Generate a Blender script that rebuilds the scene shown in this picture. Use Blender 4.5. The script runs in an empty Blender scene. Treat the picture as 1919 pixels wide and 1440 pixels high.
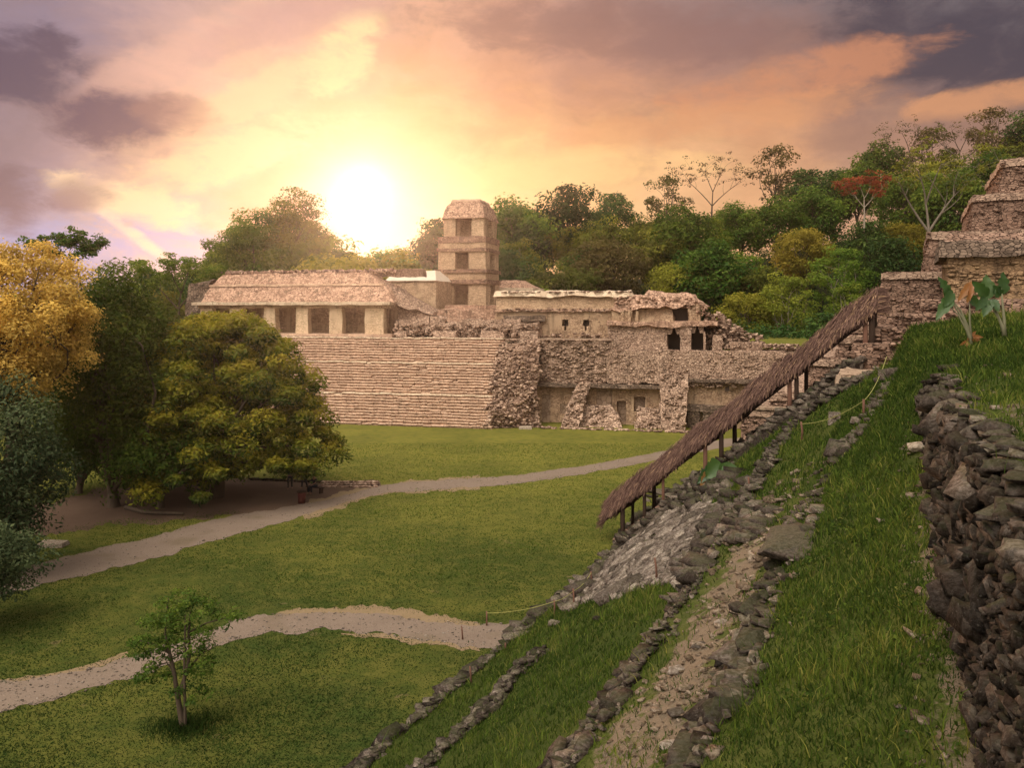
import bpy, math, random
import numpy as np
from mathutils import Vector

scene = bpy.context.scene
COL = scene.collection
R = math.radians
rng = np.random.default_rng(7)
random.seed(7)

# ------------------------------------------------------------------ camera
F = 1600.0            # focal length in photograph pixels (1919 wide)
HOR = 578.0           # photograph row of the horizon
EYE = 13.6            # eye height above the plaza
cam_d = bpy.data.cameras.new("camera")
cam = bpy.data.objects.new("camera", cam_d)
COL.objects.link(cam)
cam.location = (0, 0, EYE)
cam.rotation_euler = (R(90), 0, 0)
cam_d.sensor_width = 36.0
cam_d.lens = 36.0 * F / 1919.0
cam_d.shift_y = -(720.0 - HOR) / 1919.0
cam_d.clip_start = 0.1
cam_d.clip_end = 6000
scene.camera = cam

# ------------------------------------------------------------------ light
SUN_AZ = math.atan((680 - 960) / F)          # the sun stands over the gallery roof
SUN_EL = math.atan((HOR - 365) / F)
sun_d = bpy.data.lights.new("sun", 'SUN')
sun_d.energy = SUN_E = 3.6
sun_d.angle = R(1.5)
sun_d.color = (1.0, 0.62, 0.40)
sun = bpy.data.objects.new("sun", sun_d)
COL.objects.link(sun)
sdir = Vector((math.sin(SUN_AZ) * math.cos(SUN_EL), math.cos(SUN_AZ) * math.cos(SUN_EL), math.sin(SUN_EL)))
sun.rotation_euler = sdir.to_track_quat('Z', 'Y').to_euler()
sun.location = (0, 0, 60)

scene.view_settings.view_transform = 'Standard'
scene.view_settings.look = 'None'
scene.view_settings.exposure = EXPOSURE = 0.0
scene.view_settings.gamma = 1.0
scene.cycles.use_denoising = True
scene.cycles.max_bounces = 6
scene.cycles.diffuse_bounces = 3
scene.cycles.glossy_bounces = 2
scene.cycles.transmission_bounces = 3
scene.cycles.volume_bounces = 1
scene.cycles.transparent_max_bounces = 6
scene.cycles.sample_clamp_indirect = 4.0


# ------------------------------------------------------------------ node helper
class NT:
    def __init__(s, tree):
        s.t = tree; s.n = tree.nodes; s.l = tree.links

    def node(s, typ, ins=None, **props):
        n = s.n.new(typ)
        for k, v in props.items():
            setattr(n, k, v)
        if ins:
            for k, v in ins.items():
                s.put(n.inputs[k], v)
        return n

    def put(s, sock, v):
        if isinstance(v, bpy.types.NodeSocket):
            s.l.new(v, sock)
        elif isinstance(v, (tuple, list)) and len(v) == 3 and sock.type == 'RGBA':
            sock.default_value = (*v, 1)
        else:
            sock.default_value = v

    def math(s, op, a, b=0.0, c=None, clamp=False):
        n = s.node('ShaderNodeMath', {0: a, 1: b}, operation=op, use_clamp=clamp)
        if c is not None:
            s.put(n.inputs[2], c)
        return n.outputs[0]

    def vmath(s, op, a, b=(0, 0, 0), scale=None):
        n = s.node('ShaderNodeVectorMath', {0: a, 1: b}, operation=op)
        if scale is not None:
            s.put(n.inputs['Scale'], scale)
        return n.outputs['Value'] if op in ('DOT_PRODUCT', 'LENGTH') else n.outputs[0]

    def mix(s, f, a, b, blend='MIX'):
        n = s.n.new('ShaderNodeMix'); n.data_type = 'RGBA'; n.blend_type = blend
        s.put(n.inputs[0], f); s.put(n.inputs[6], a); s.put(n.inputs[7], b)
        return n.outputs[2]

    def noise(s, vec, scale, detail=4, rough=0.55, dist=0.0):
        n = s.node('ShaderNodeTexNoise', {'Vector': vec, 'Scale': scale, 'Detail': detail, 'Roughness': rough, 'Distortion': dist})
        return n.outputs['Fac'], n.outputs['Color']

    def ramp(s, fac, stops, interp='LINEAR'):
        n = s.n.new('ShaderNodeValToRGB'); n.color_ramp.interpolation = interp
        el = n.color_ramp.elements
        while len(el) < len(stops):
            el.new(0.5)
        for e, (p, c) in zip(el, stops):
            e.position = p
            e.color = (c, c, c, 1) if isinstance(c, (int, float)) else (*c, 1)
        s.put(n.inputs[0], fac)
        return n.outputs[0]

    def sstep(s, v, lo, hi):
        n = s.node('ShaderNodeMapRange', {0: v, 1: lo, 2: hi, 3: 0.0, 4: 1.0}, interpolation_type='SMOOTHSTEP')
        return n.outputs[0]


# ------------------------------------------------------------------ world: a sunset sky in world directions
def direction(px, py):
    v = Vector(((px - 960) / F, 1.0, (HOR - py) / F)); v.normalize(); return v


def lin(*rgb):
    return tuple((c / 255 / 12.92) if c / 255 <= 0.04045 else ((c / 255 + 0.055) / 1.055) ** 2.4 for c in rgb)


world = bpy.data.worlds.new("World")
scene.world = world
world.use_nodes = True
W = NT(world.node_tree)
for n in list(W.n):
    W.n.remove(n)
wout = W.node('ShaderNodeOutputWorld')
sky = W.node('ShaderNodeTexSky', sky_type='NISHITA', sun_disc=False, sun_elevation=SUN_EL, sun_rotation=SUN_AZ,
             air_density=1.5, dust_density=3.0, ozone_density=1.0)
tc = W.node('ShaderNodeTexCoord')
dirv = W.vmath('NORMALIZE', tc.outputs['Generated'])
# wind-drawn warp: noise in direction space, stretched along the horizon
mp = W.node('ShaderNodeMapping', {'Vector': dirv, 'Scale': (1.6, 1.6, 3.2)})
_, wc1 = W.noise(mp.outputs[0], 3.2, 6, 0.58, 0.6)
_, wc2 = W.noise(mp.outputs[0], 11.0, 5, 0.6, 0.3)
w1 = W.vmath('SUBTRACT', wc1, (0.5, 0.5, 0.5)); w2 = W.vmath('SUBTRACT', wc2, (0.5, 0.5, 0.5))
warp = W.vmath('ADD', W.vmath('SCALE', w1, scale=0.055), W.vmath('SCALE', w2, scale=0.085))
dw = W.vmath('NORMALIZE', W.vmath('ADD', dirv, warp))
# colour masses of the cloud deck: (direction, tightness, colour)
MASS = [(p, k, lin(*c)) for k, row in (
    (520, [((40, 30), (128, 110, 128)), ((160, 30), (146, 126, 142)), ((320, 30), (188, 152, 152)), ((480, 30), (204, 160, 152)), ((640, 30), (210, 162, 144)), ((800, 30), (222, 164, 136)),
           ((960, 30), (204, 146, 124)), ((1120, 30), (160, 114, 106)), ((1280, 30), (134, 99, 99)), ((1440, 30), (114, 90, 96)), ((1600, 30), (95, 78, 88)), ((1760, 40), (80, 71, 84)), ((1920, 20), (70, 65, 80)),
           ((-80, 200), (130, 110, 125)), ((2040, 120), (95, 80, 88))]),
    (800, [((40, 130), (112, 88, 94)), ((160, 130), (170, 140, 148)), ((320, 130), (228, 176, 154)), ((480, 130), (242, 190, 150)), ((640, 130), (236, 180, 138)), ((800, 130), (226, 164, 122)), ((960, 130), (204, 142, 110)),
           ((1120, 130), (188, 131, 106)), ((1280, 130), (160, 113, 100)), ((1440, 120), (176, 123, 101)), ((1600, 130), (128, 95, 94)), ((1760, 120), (88, 74, 84)), ((1900, 120), (84, 72, 84))]),
    (1000, [((40, 225), (162, 138, 148)), ((130, 215), (112, 86, 94)), ((230, 225), (124, 94, 98)), ((310, 250), (178, 136, 128)), ((400, 230), (238, 186, 150)), ((520, 230), (242, 190, 142)), ((640, 220), (236, 180, 130)),
           ((800, 230), (242, 180, 122)), ((960, 230), (226, 158, 110)), ((1120, 230), (216, 149, 106)), ((1280, 230), (210, 146, 104)), ((1440, 230), (204, 142, 104)), ((1600, 220), (166, 120, 101)), ((1760, 210), (140, 105, 98)), ((1900, 200), (172, 126, 100))]),
    (1000, [((30, 345), (120, 98, 112)), ((130, 330), (172, 144, 152)), ((160, 375), (140, 112, 122)), ((250, 330), (238, 192, 158)), ((370, 330), (242, 192, 152)), ((480, 330), (224, 168, 134)), ((800, 320), (244, 190, 134)),
           ((960, 320), (248, 196, 130)), ((1120, 320), (242, 190, 130)), ((1280, 310), (232, 178, 128)), ((1450, 300), (218, 160, 116)), ((1700, 290), (196, 146, 116)), ((1900, 290), (180, 140, 118))]),
    (1500, [((40, 420), (146, 142, 174)), ((110, 400), (160, 146, 168)), ((200, 400), (246, 204, 168)), ((255, 450), (238, 200, 172)), ((320, 490), (228, 190, 172)), ((310, 415), (176, 152, 172)), ((400, 410), (206, 168, 158)), ((170, 455), (160, 152, 186)),
           ((300, 540), (200, 180, 196)), ((90, 500), (168, 162, 194)), ((230, 510), (176, 166, 200)), ((480, 420), (236, 184, 134)), ((380, 470), (196, 172, 186))]),
    (300, [((480, 560), (236, 184, 134)), ((800, 520), (255, 206, 140)), ((1100, 500), (240, 188, 128)), ((1400, 470), (222, 166, 118)), ((1700, 440), (196, 146, 116)), ((1950, 420), (176, 134, 112)), ((60, 620), (170, 160, 188)), ((280, 620), (190, 172, 190))]),
) for p, c in row]
EXTRA = [  # unseen rest of the dome, with an added bright patch as key light
    (Vector((-0.40, -0.62, 1.0)), 16.0, (16.0, 14.4, 12.4)), (Vector((0.1, 0.35, 1)), 6.0, (0.75, 0.68, 0.62)),
    (Vector((0, -1, 0.5)), 6.0, (1.25, 1.12, 0.98)), (Vector((-1, -0.5, 0.35)), 6.0, (0.95, 0.84, 0.78)), (Vector((1, -0.5, 0.35)), 6.0, (0.55, 0.52, 0.52)),
    (Vector((0, -1, 0.1)), 6.0, (1.1, 0.92, 0.78)), (Vector((0.7, -0.3, 1)), 6.0, (0.8, 0.7, 0.62)),
    (Vector((0.2, 0.2, -1)), 5.0, (0.12, 0.11, 0.07)),
    (Vector((-1, 0.5, 0.3)), 14.0, (0.42, 0.33, 0.36)), (Vector((1, 0.5, 0.3)), 14.0, (0.25, 0.19, 0.19)),
]
num = None; den = None
for d, k, c in [(direction(*p), k, c) for p, k, c in MASS] + [(d.normalized(), k, c) for d, k, c in EXTRA]:
    dot = W.vmath('DOT_PRODUCT', dw, tuple(d))
    wgt = W.math('EXPONENT', W.math('MULTIPLY', W.math('SUBTRACT', dot, 1.0), float(k)))
    cc = W.vmath('SCALE', tuple(c), scale=wgt)
    num = cc if num is None else W.vmath('ADD', num, cc)
    den = wgt if den is None else W.math('ADD', den, wgt)
field = W.vmath('SCALE', num, scale=W.math('DIVIDE', 1.0, den))
# finer billows
mp2 = W.node('ShaderNodeMapping', {'Vector': W.vmath('ADD', dirv, W.vmath('SCALE', w1, scale=0.10)), 'Scale': (2.0, 2.0, 4.2)})
nf, _ = W.noise(mp2.outputs[0], 5.5, 8, 0.6, 0.4)
field = W.vmath('SCALE', field, scale=W.math('MULTIPLY_ADD', W.math('SUBTRACT', nf, 0.5), 0.55, 1.0))
# single cloud banks, placed in the sky by bearing and height: (photograph x, y, half width, half height, tilt, colour, weight)
sp_ = W.node('ShaderNodeSeparateXYZ', {0: dirv})
yy = W.math('MAXIMUM', sp_.outputs[1], 0.02)
gx = W.math('DIVIDE', sp_.outputs[0], yy); gz = W.math('DIVIDE', sp_.outputs[2], yy)
front = W.sstep(sp_.outputs[1], 0.05, 0.3)
mp3 = W.node('ShaderNodeMapping', {'Vector': dirv, 'Rotation': (0, R(-18), 0), 'Scale': (2.2, 2.2, 4.4)})
cn1, _ = W.noise(mp3.outputs[0], 6.0, 9, 0.62, 0.5)
cn2, _ = W.noise(W.vmath('ADD', mp3.outputs[0], (7, 3, 1)), 14.0, 8, 0.65, 0.3)
cn = W.math('ADD', W.math('MULTIPLY', W.math('SUBTRACT', cn1, 0.5), 4.6), W.math('MULTIPLY', W.math('SUBTRACT', cn2, 0.5), 2.2))
BANKS = [(90, 475, 160, 60, 10, (150, 158, 206), .8), (315, 445, 130, 50, -20, (160, 158, 208), .85), (60, 60, 170, 50, 0, (140, 126, 148), .6),
         (260, 385, 150, 34, -14, (255, 218, 172), .95), (440, 290, 190, 44, 18, (255, 214, 162), .75), (640, 100, 80, 50, 50, (255, 220, 164), .8), (450, 190, 170, 34, 30, (252, 204, 158), .75),
         (300, 110, 200, 40, 28, (232, 180, 160), .5), (265, 450, 90, 12, -36, (255, 216, 186), .95), (560, 30, 220, 40, 20, (196, 148, 146), .5),
         (205, 225, 125, 52, -4, (92, 74, 98), 1.0), (45, 125, 105, 70, 8, (86, 74, 98), 1.0), (150, 368, 60, 28, 4, (128, 102, 114), .75), (10, 375, 70, 60, 0, (112, 90, 104), .8), (335, 215, 75, 34, -10, (154, 114, 110), .6), (500, 345, 80, 26, 20, (222, 170, 132), .6),
         (1180, 60, 330, 60, -4, (138, 102, 99), .6), (1810, 85, 260, 95, -14, (71, 64, 78), .9), (1500, 140, 230, 40, 14, (208, 140, 104), .8), (1840, 188, 180, 26, 10, (212, 150, 110), .9), (1350, 225, 300, 36, 8, (222, 154, 108), .5), (1060, 320, 300, 34, 4, (255, 208, 140), .5), (1690, 250, 200, 26, 6, (160, 120, 104), .5)]
for bx, by, rx, ry_, tl, col, wt in BANKS:
    cx, cz = (bx - 960) / F, (HOR - by) / F
    ct, st_ = math.cos(R(tl)), math.sin(R(tl))
    dx = W.math('SUBTRACT', gx, cx); dz = W.math('SUBTRACT', gz, cz)
    u_ = W.math('MULTIPLY_ADD', dx, ct * F / rx, W.math('MULTIPLY', dz, st_ * F / rx))
    v_ = W.math('MULTIPLY_ADD', dz, ct * F / ry_, W.math('MULTIPLY', dx, -st_ * F / ry_))
    d2 = W.math('MULTIPLY_ADD', u_, u_, W.math('MULTIPLY', v_, v_))
    mk_ = W.sstep(W.math('SUBTRACT', W.math('ADD', 1.0, cn), d2), -0.85, 1.0)
    field = W.mix(W.math('MULTIPLY', W.math('MULTIPLY', mk_, front), wt), field, lin(*col))
# the sun and its aureole behind thin cloud
sd = W.vmath('DOT_PRODUCT', dirv, tuple(sdir))
ang = W.math('SUBTRACT', 1.0, sd)


def halo(width_deg, col):
    return W.vmath('SCALE', col, scale=W.math('EXPONENT', W.math('MULTIPLY', theta, -1.0 / R(width_deg))))


theta = W.math('ARCCOSINE', W.math('MINIMUM', sd, 0.999999))
HALO = [(1.0, (2.2, 2.0, 1.75)), (3.4, (0.13, 0.085, 0.05)), (8.0, (0.03, 0.016, 0.006))]
for wd, c in HALO:
    field = W.vmath('ADD', field, halo(wd, c))
total = W.vmath('ADD', field, W.vmath('SCALE', sky.outputs[0], scale=0.003))
wbg = W.node('ShaderNodeBackground', {'Color': total, 'Strength': 1.0})
W.l.new(wbg.outputs[0], wout.inputs['Surface'])
world.cycles.sampling_method = 'MANUAL'
world.cycles.sample_map_resolution = 1024


# ------------------------------------------------------------------ object helpers
def tag(o, label=None, cat=None, group=None, kind=None):
    if label: o["label"] = label
    if cat: o["category"] = cat
    if group: o["group"] = group
    if kind: o["kind"] = kind
    return o


def empty(name, loc, label=None, cat=None, group=None):
    o = bpy.data.objects.new(name, None)
    o.location = loc
    o.empty_display_size = 0.3
    COL.objects.link(o)
    return tag(o, label, cat, group)


def np_mesh(name, V, Q=None, T=None, mats=(), midx=None, smooth=False, attr=None):
    """a mesh from numpy arrays: quads Q (n,4) and triangles T (m,3)"""
    me = bpy.data.meshes.new(name)
    V = np.asarray(V, dtype=np.float32)
    Q = np.zeros((0, 4), int) if Q is None or len(Q) == 0 else np.asarray(Q, int)
    T = np.zeros((0, 3), int) if T is None or len(T) == 0 else np.asarray(T, int)
    me.vertices.add(len(V)); me.vertices.foreach_set("co", V.ravel())
    nl = Q.size + T.size; nf = len(Q) + len(T)
    me.loops.add(nl)
    me.loops.foreach_set("vertex_index", np.concatenate([Q.ravel(), T.ravel()]).astype(np.int32))
    me.polygons.add(nf)
    st = np.concatenate([np.arange(len(Q)) * 4, Q.size + np.arange(len(T)) * 3]).astype(np.int32)
    me.polygons.foreach_set("loop_start", st)
    if smooth:
        me.polygons.foreach_set("use_smooth", np.ones(nf, bool))
    for m in mats:
        me.materials.append(m)
    if midx is not None:
        me.polygons.foreach_set("material_index", np.asarray(midx, np.int32))
    if attr is not None:
        a = me.attributes.new("tint", 'FLOAT', 'POINT')
        a.data.foreach_set("value", np.asarray(attr, np.float32))
    me.update(calc_edges=True)
    me.validate()
    return me


class MB:
    """collects pieces and builds ONE mesh object"""
    def __init__(s):
        s.V = []; s.Q = []; s.T = []; s.A = []; s.n = 0

    def add(s, V, Q=None, T=None, tint=None):
        V = np.asarray(V, float).reshape(-1, 3)
        if Q is not None and len(Q): s.Q.append(np.asarray(Q, int).reshape(-1, 4) + s.n)
        if T is not None and len(T): s.T.append(np.asarray(T, int).reshape(-1, 3) + s.n)
        if tint is None: tint = rng.random()
        s.A.append(np.broadcast_to(np.asarray(tint, float), (len(V),)))
        s.V.append(V); s.n += len(V)
        return s

    def build(s, name, mat, parent=None, smooth=False, loc=None):
        V = np.concatenate(s.V)
        p = np.array(parent.location) if parent is not None else (np.array(loc) if loc is not None else np.zeros(3))
        me = np_mesh(name, V - p, np.concatenate(s.Q) if s.Q else None, np.concatenate(s.T) if s.T else None,
                     mat if isinstance(mat, (list, tuple)) else [mat], smooth=smooth, attr=np.concatenate(s.A))
        o = bpy.data.objects.new(name, me)
        COL.objects.link(o)
        if parent is not None:
            o.parent = parent
        elif loc is not None:
            o.location = loc
        return o


# value noise on 3-D points (numpy), for displacing masonry and terrain
_perm = np.random.default_rng(3).random((64, 64, 64))


def vnoise(P, scale):
    P = np.asarray(P, float) * scale
    i = np.floor(P).astype(int); f = P - i
    f = f * f * (3 - 2 * f)
    out = 0
    for dx in (0, 1):
        for dy in (0, 1):
            for dz in (0, 1):
                w = (f[..., 0] if dx else 1 - f[..., 0]) * (f[..., 1] if dy else 1 - f[..., 1]) * (f[..., 2] if dz else 1 - f[..., 2])
                out = out + w * _perm[(i[..., 0] + dx) % 64, (i[..., 1] + dy) % 64, (i[..., 2] + dz) % 64]
    return out - 0.5


def fbm(P, scale, octv=3):
    return sum(vnoise(np.asarray(P) + 17.3 * k, scale * 2 ** k) / 2 ** k for k in range(octv))


def grid(nu, nv):
    """quads of an (nu+1)x(nv+1) grid laid out row by row in u"""
    i = np.arange(nu)[:, None] * (nv + 1) + np.arange(nv)[None, :]
    return np.stack([i, i + nv + 1, i + nv + 2, i + 1], -1).reshape(-1, 4)


def patch(c00, c10, c11, c01, step):
    """bilinear subdivided quad"""
    c00, c10, c11, c01 = [np.asarray(c, float) for c in (c00, c10, c11, c01)]
    nu = max(1, int(round(max(np.linalg.norm(c10 - c00), np.linalg.norm(c11 - c01)) / step)))
    nv = max(1, int(round(max(np.linalg.norm(c01 - c00), np.linalg.norm(c11 - c10)) / step)))
    nu = min(nu, 140); nv = min(nv, 80)
    u = np.linspace(0, 1, nu + 1)[:, None, None]; v = np.linspace(0, 1, nv + 1)[None, :, None]
    P = (1 - u) * (1 - v) * c00 + u * (1 - v) * c10 + u * v * c11 + (1 - u) * v * c01
    return P.reshape(-1, 3), grid(nu, nv)


def rough(mb, C, step=0.5, amp=0.05, faces="fblrt", freq=0.9, tint=None):
    """a block of masonry from its 8 corners C (bottom f-l, f-r, b-r, b-l, then top), faces subdivided and roughened"""
    C = [np.asarray(c, float) for c in C]
    F8 = {"f": (0, 1, 5, 4), "r": (1, 2, 6, 5), "b": (2, 3, 7, 6), "l": (3, 0, 4, 7), "t": (4, 5, 6, 7), "d": (3, 2, 1, 0)}
    ctr = sum(C) / 8
    tint = rng.random() if tint is None else tint
    for f in faces:
        P, Q = patch(*[C[i] for i in F8[f]], step)
        if amp:
            n = np.stack([fbm(P + o, freq, 3) for o in (0, 31.7, 73.1)], -1)
            P = P + n * amp * 2
        mb.add(P, Q, tint=tint)
    return mb


def tube(mb, pts, rad, seg=7, cap=True, tint=None, wob=0.0):
    pts = np.asarray(pts, float); n = len(pts)
    rad = np.broadcast_to(np.asarray(rad, float), (n,))
    t = np.gradient(pts, axis=0); t /= np.linalg.norm(t, axis=1)[:, None] + 1e-9
    ref = np.array([0, 0, 1.0]) if abs(t[:, 2]).mean() < 0.8 else np.array([1.0, 0, 0])
    a = np.cross(t, ref); a /= np.linalg.norm(a, axis=1)[:, None] + 1e-9
    b = np.cross(t, a)
    th = np.linspace(0, 2 * np.pi, seg, endpoint=False)
    V = pts[:, None, :] + rad[:, None, None] * (np.cos(th)[None, :, None] * a[:, None, :] + np.sin(th)[None, :, None] * b[:, None, :])
    if wob: V = V + (vnoise(V, 2.1)[..., None]) * wob
    V = V.reshape(-1, 3)
    Q = []
    for i in range(n - 1):
        for j in range(seg):
            k = (j + 1) % seg
            Q.append((i * seg + j, i * seg + k, (i + 1) * seg + k, (i + 1) * seg + j))
    T = []
    if cap:
        m = len(V); V = np.vstack([V, pts[0], pts[-1]])
        for j in range(seg):
            k = (j + 1) % seg
            T.append((m, k, j)); T.append((m + 1, (n - 1) * seg + j, (n - 1) * seg + k))
    mb.add(V, Q, T, tint=tint)
    return mb


def ico(sub):
    t = (1 + 5 ** .5) / 2
    v = [(-1, t, 0), (1, t, 0), (-1, -t, 0), (1, -t, 0), (0, -1, t), (0, 1, t), (0, -1, -t), (0, 1, -t), (t, 0, -1), (t, 0, 1), (-t, 0, -1), (-t, 0, 1)]
    f = [(0, 11, 5), (0, 5, 1), (0, 1, 7), (0, 7, 10), (0, 10, 11), (1, 5, 9), (5, 11, 4), (11, 10, 2), (10, 7, 6), (7, 1, 8), (3, 9, 4), (3, 4, 2), (3, 2, 6), (3, 6, 8), (3, 8, 9), (4, 9, 5), (2, 4, 11), (6, 2, 10), (8, 6, 7), (9, 8, 1)]
    v = [np.array(p) / np.linalg.norm(p) for p in v]
    for _ in range(sub):
        cache = {}; nf = []

        def mid(a, b):
            k = (min(a, b), max(a, b))
            if k not in cache:
                m = v[a] + v[b]; v.append(m / np.linalg.norm(m)); cache[k] = len(v) - 1
            return cache[k]
        for a, b, c in f:
            x, y, z = mid(a, b), mid(b, c), mid(c, a)
            nf += [(a, x, z), (b, y, x), (c, z, y), (x, y, z)]
        f = nf
    return np.array(v), np.array(f)


ICO = {k: ico(k) for k in (1, 2, 3)}


def stone_shape(r, sub=2):
    """an angular broken stone: the convex hull of points strewn on a rounded box, large ones roughened"""
    import bmesh
    k = {1: 9, 2: 12, 3: 15}[sub]
    D = r.normal(size=(k, 3)); D /= np.linalg.norm(D, axis=1)[:, None]
    P = np.sign(D) * np.abs(D) ** .55 * r.uniform(.78, 1.12, (k, 1))
    bm = bmesh.new()
    for p in P: bm.verts.new(p)
    res = bmesh.ops.convex_hull(bm, input=bm.verts)
    bmesh.ops.delete(bm, geom=[v for v in bm.verts if not v.link_faces], context='VERTS')
    if sub == 3:
        bmesh.ops.subdivide_edges(bm, edges=bm.edges[:], cuts=2, use_grid_fill=True)
    bmesh.ops.triangulate(bm, faces=bm.faces[:])
    bm.normal_update()
    bm.verts.ensure_lookup_table(); bm.verts.index_update()
    V = np.array([v.co for v in bm.verts]); T = np.array([[v.index for v in f.verts] for f in bm.faces])
    bm.free()
    if sub == 3: V = V * (1 + vnoise(V + r.random(3) * 40, 2.3) * .16)[:, None] + r.normal(size=V.shape) * .022
    return V, T


_rs = np.random.default_rng(11)
STONES = {s: [stone_shape(_rs, s) for _ in range(14)] for s in (1, 2, 3)}


def rotm(yaw, tilt_x=0.0, tilt_y=0.0):
    cz, sz = np.cos(yaw), np.sin(yaw); cx, sx = np.cos(tilt_x), np.sin(tilt_x); cy, sy = np.cos(tilt_y), np.sin(tilt_y)
    Z = np.array([[cz, -sz, 0], [sz, cz, 0], [0, 0, 1]]); X = np.array([[1, 0, 0], [0, cx, -sx], [0, sx, cx]]); Y = np.array([[cy, 0, sy], [0, 1, 0], [-sy, 0, cy]])
    return Z @ X @ Y


def stone(mb, pos, size, yaw=0.0, tx=0.0, ty=0.0, sub=2, r=rng, M=None, tint=None):
    P, T = STONES[sub][r.integers(14)]
    m = rotm(yaw, tx, ty) if M is None else M
    mb.add((P * (np.asarray(size) / 2)) @ m.T + np.asarray(pos), None, T, tint=r.random() if tint is None else tint)


# ------------------------------------------------------------------ materials
def new_mat(name):
    m = bpy.data.materials.new(name); m.use_nodes = True
    t = NT(m.node_tree)
    for n in list(t.n): t.n.remove(n)
    out = t.node('ShaderNodeOutputMaterial')
    return m, t, out


def bsdf(t, out, col, rough=0.9, normal=None, spec=0.2):
    b = t.node('ShaderNodeBsdfPrincipled', {'Base Color': col, 'Roughness': rough, 'Specular IOR Level': spec})
    if normal is not None: t.l.new(normal, b.inputs['Normal'])
    t.l.new(b.outputs[0], out.inputs[0])
    return b


def bump(t, h, dist, strength=1.0):
    return t.node('ShaderNodeBump', {'Height': h, 'Distance': dist, 'Strength': strength}).outputs[0]


def position(t):
    return t.node('ShaderNodeNewGeometry').outputs['Position']


def tintf(t):
    return t.node('ShaderNodeAttribute', attribute_name="tint").outputs['Fac']


PAL_TH = R(13.3)


def masonry_mat(name, light, mid, dark, mortar, sc=2.6, zst=2.2, joint=0.06, stain=0.5, plaster=0.0, bumpd=0.06, rot=PAL_TH, pl_col=None, lich=0.35, warm=(1.0, 0.93, 0.84)):
    """coursed rubble masonry: stones from a stretched voronoi, weather stains, lichen, optional plaster patches"""
    m, t, out = new_mat(name)
    p = position(t)
    pr = t.node('ShaderNodeMapping', {'Vector': p, 'Rotation': (0, 0, rot), 'Scale': (1, 1, zst)}).outputs[0]
    _, nc = t.noise(p, 1.7, 3, 0.6)
    pw = t.vmath('ADD', pr, t.vmath('SCALE', t.vmath('SUBTRACT', nc, (.5, .5, .5)), scale=0.5))
    v1 = t.node('ShaderNodeTexVoronoi', {'Vector': pw, 'Scale': sc, 'Randomness': 0.85}, feature='F1')
    v2 = t.node('ShaderNodeTexVoronoi', {'Vector': pw, 'Scale': sc, 'Randomness': 0.85}, feature='DISTANCE_TO_EDGE')
    sep = t.node('ShaderNodeSeparateColor', {0: v1.outputs['Color']}).outputs[0]
    c = t.ramp(sep, [(0.0, dark), (0.45, mid), (1.0, light)])
    nfine, _ = t.noise(p, 6.0, 5, 0.65)
    c = t.mix(t.math('MULTIPLY', nfine, 0.55), c, mid)
    edge = t.sstep(v2.outputs[0], joint * 0.3, joint)
    c = t.mix(edge, mortar, c)
    if plaster:
        nb, _ = t.noise(p, 0.55, 5, 0.6)
        pf = t.sstep(nb, 0.62 - plaster * 0.32, 0.70 - plaster * 0.30)
        pc = t.mix(nfine, tuple(x * .8 for x in (pl_col or light)), pl_col or light)
        c = t.mix(t.math('MULTIPLY', pf, 0.85), c, pc)
    # weather: dark streaks running down, lichen blotches
    ps = t.node('ShaderNodeMapping', {'Vector': p, 'Scale': (1.3, 1.3, 0.22)}).outputs[0]
    ns, _ = t.noise(ps, 1.1, 6, 0.65)
    c = t.mix(t.math('MULTIPLY', t.sstep(ns, 0.50, 0.72), stain), c, (0.055, 0.045, 0.038))
    nl, _ = t.noise(p, 0.9, 8, 0.7)
    c = t.mix(t.math('MULTIPLY', t.sstep(nl, 0.56, 0.68), lich), c, (0.075, 0.06, 0.05))
    tv = tintf(t)
    c = t.mix(0.30, c, t.mix(tv, (0.25, 0.2, 0.17), (1.0, 1.0, 1.0)), 'MULTIPLY')
    c = t.mix(1.0, c, warm, 'MULTIPLY')
    h = t.math('ADD', t.math('MULTIPLY', edge, 0.7), t.math('MULTIPLY', nfine, 0.8))
    bsdf(t, out, c, 0.95, bump(t, h, bumpd), 0.03)
    return m


def rubble_mat(name, cols, lichen=0.4, moss=0.0, fine=14.0, bumpd=0.045):
    """single broken limestone pieces, each with its own tone (point attribute)"""
    m, t, out = new_mat(name)
    p = position(t)
    c = t.ramp(tintf(t), [(i / (len(cols) - 1), k) for i, k in enumerate(cols)])
    n1, _ = t.noise(p, fine, 6, 0.7)
    c = t.mix(t.sstep(n1, 0.38, 0.66), t.mix(1.0, c, (0.40, 0.36, 0.33), 'MULTIPLY'), c)
    n2, _ = t.noise(p, fine * 0.35, 6, 0.7)
    c = t.mix(t.math('MULTIPLY', t.sstep(n2, 0.52, 0.66), lichen), c, (0.05, 0.045, 0.04))
    n4, _ = t.noise(p, fine * 1.9, 3, 0.6)
    c = t.mix(t.math('MULTIPLY', t.sstep(n4, 0.60, 0.74), 0.22), c, (0.34, 0.31, 0.26))
    if moss:
        nz = t.node('ShaderNodeSeparateXYZ', {0: t.node('ShaderNodeNewGeometry').outputs['Normal']}).outputs[2]
        n3, _ = t.noise(p, 2.3, 5, 0.65)
        mf = t.math('MULTIPLY', t.sstep(t.math('ADD', t.math('MULTIPLY', nz, 0.35), n3), 0.62, 0.82), moss)
        c = t.mix(mf, c, (0.05, 0.065, 0.018))
    bsdf(t, out, c, 0.92, bump(t, t.math('ADD', n1, t.math('MULTIPLY', n2, 0.6)), bumpd), 0.03)
    return m


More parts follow.
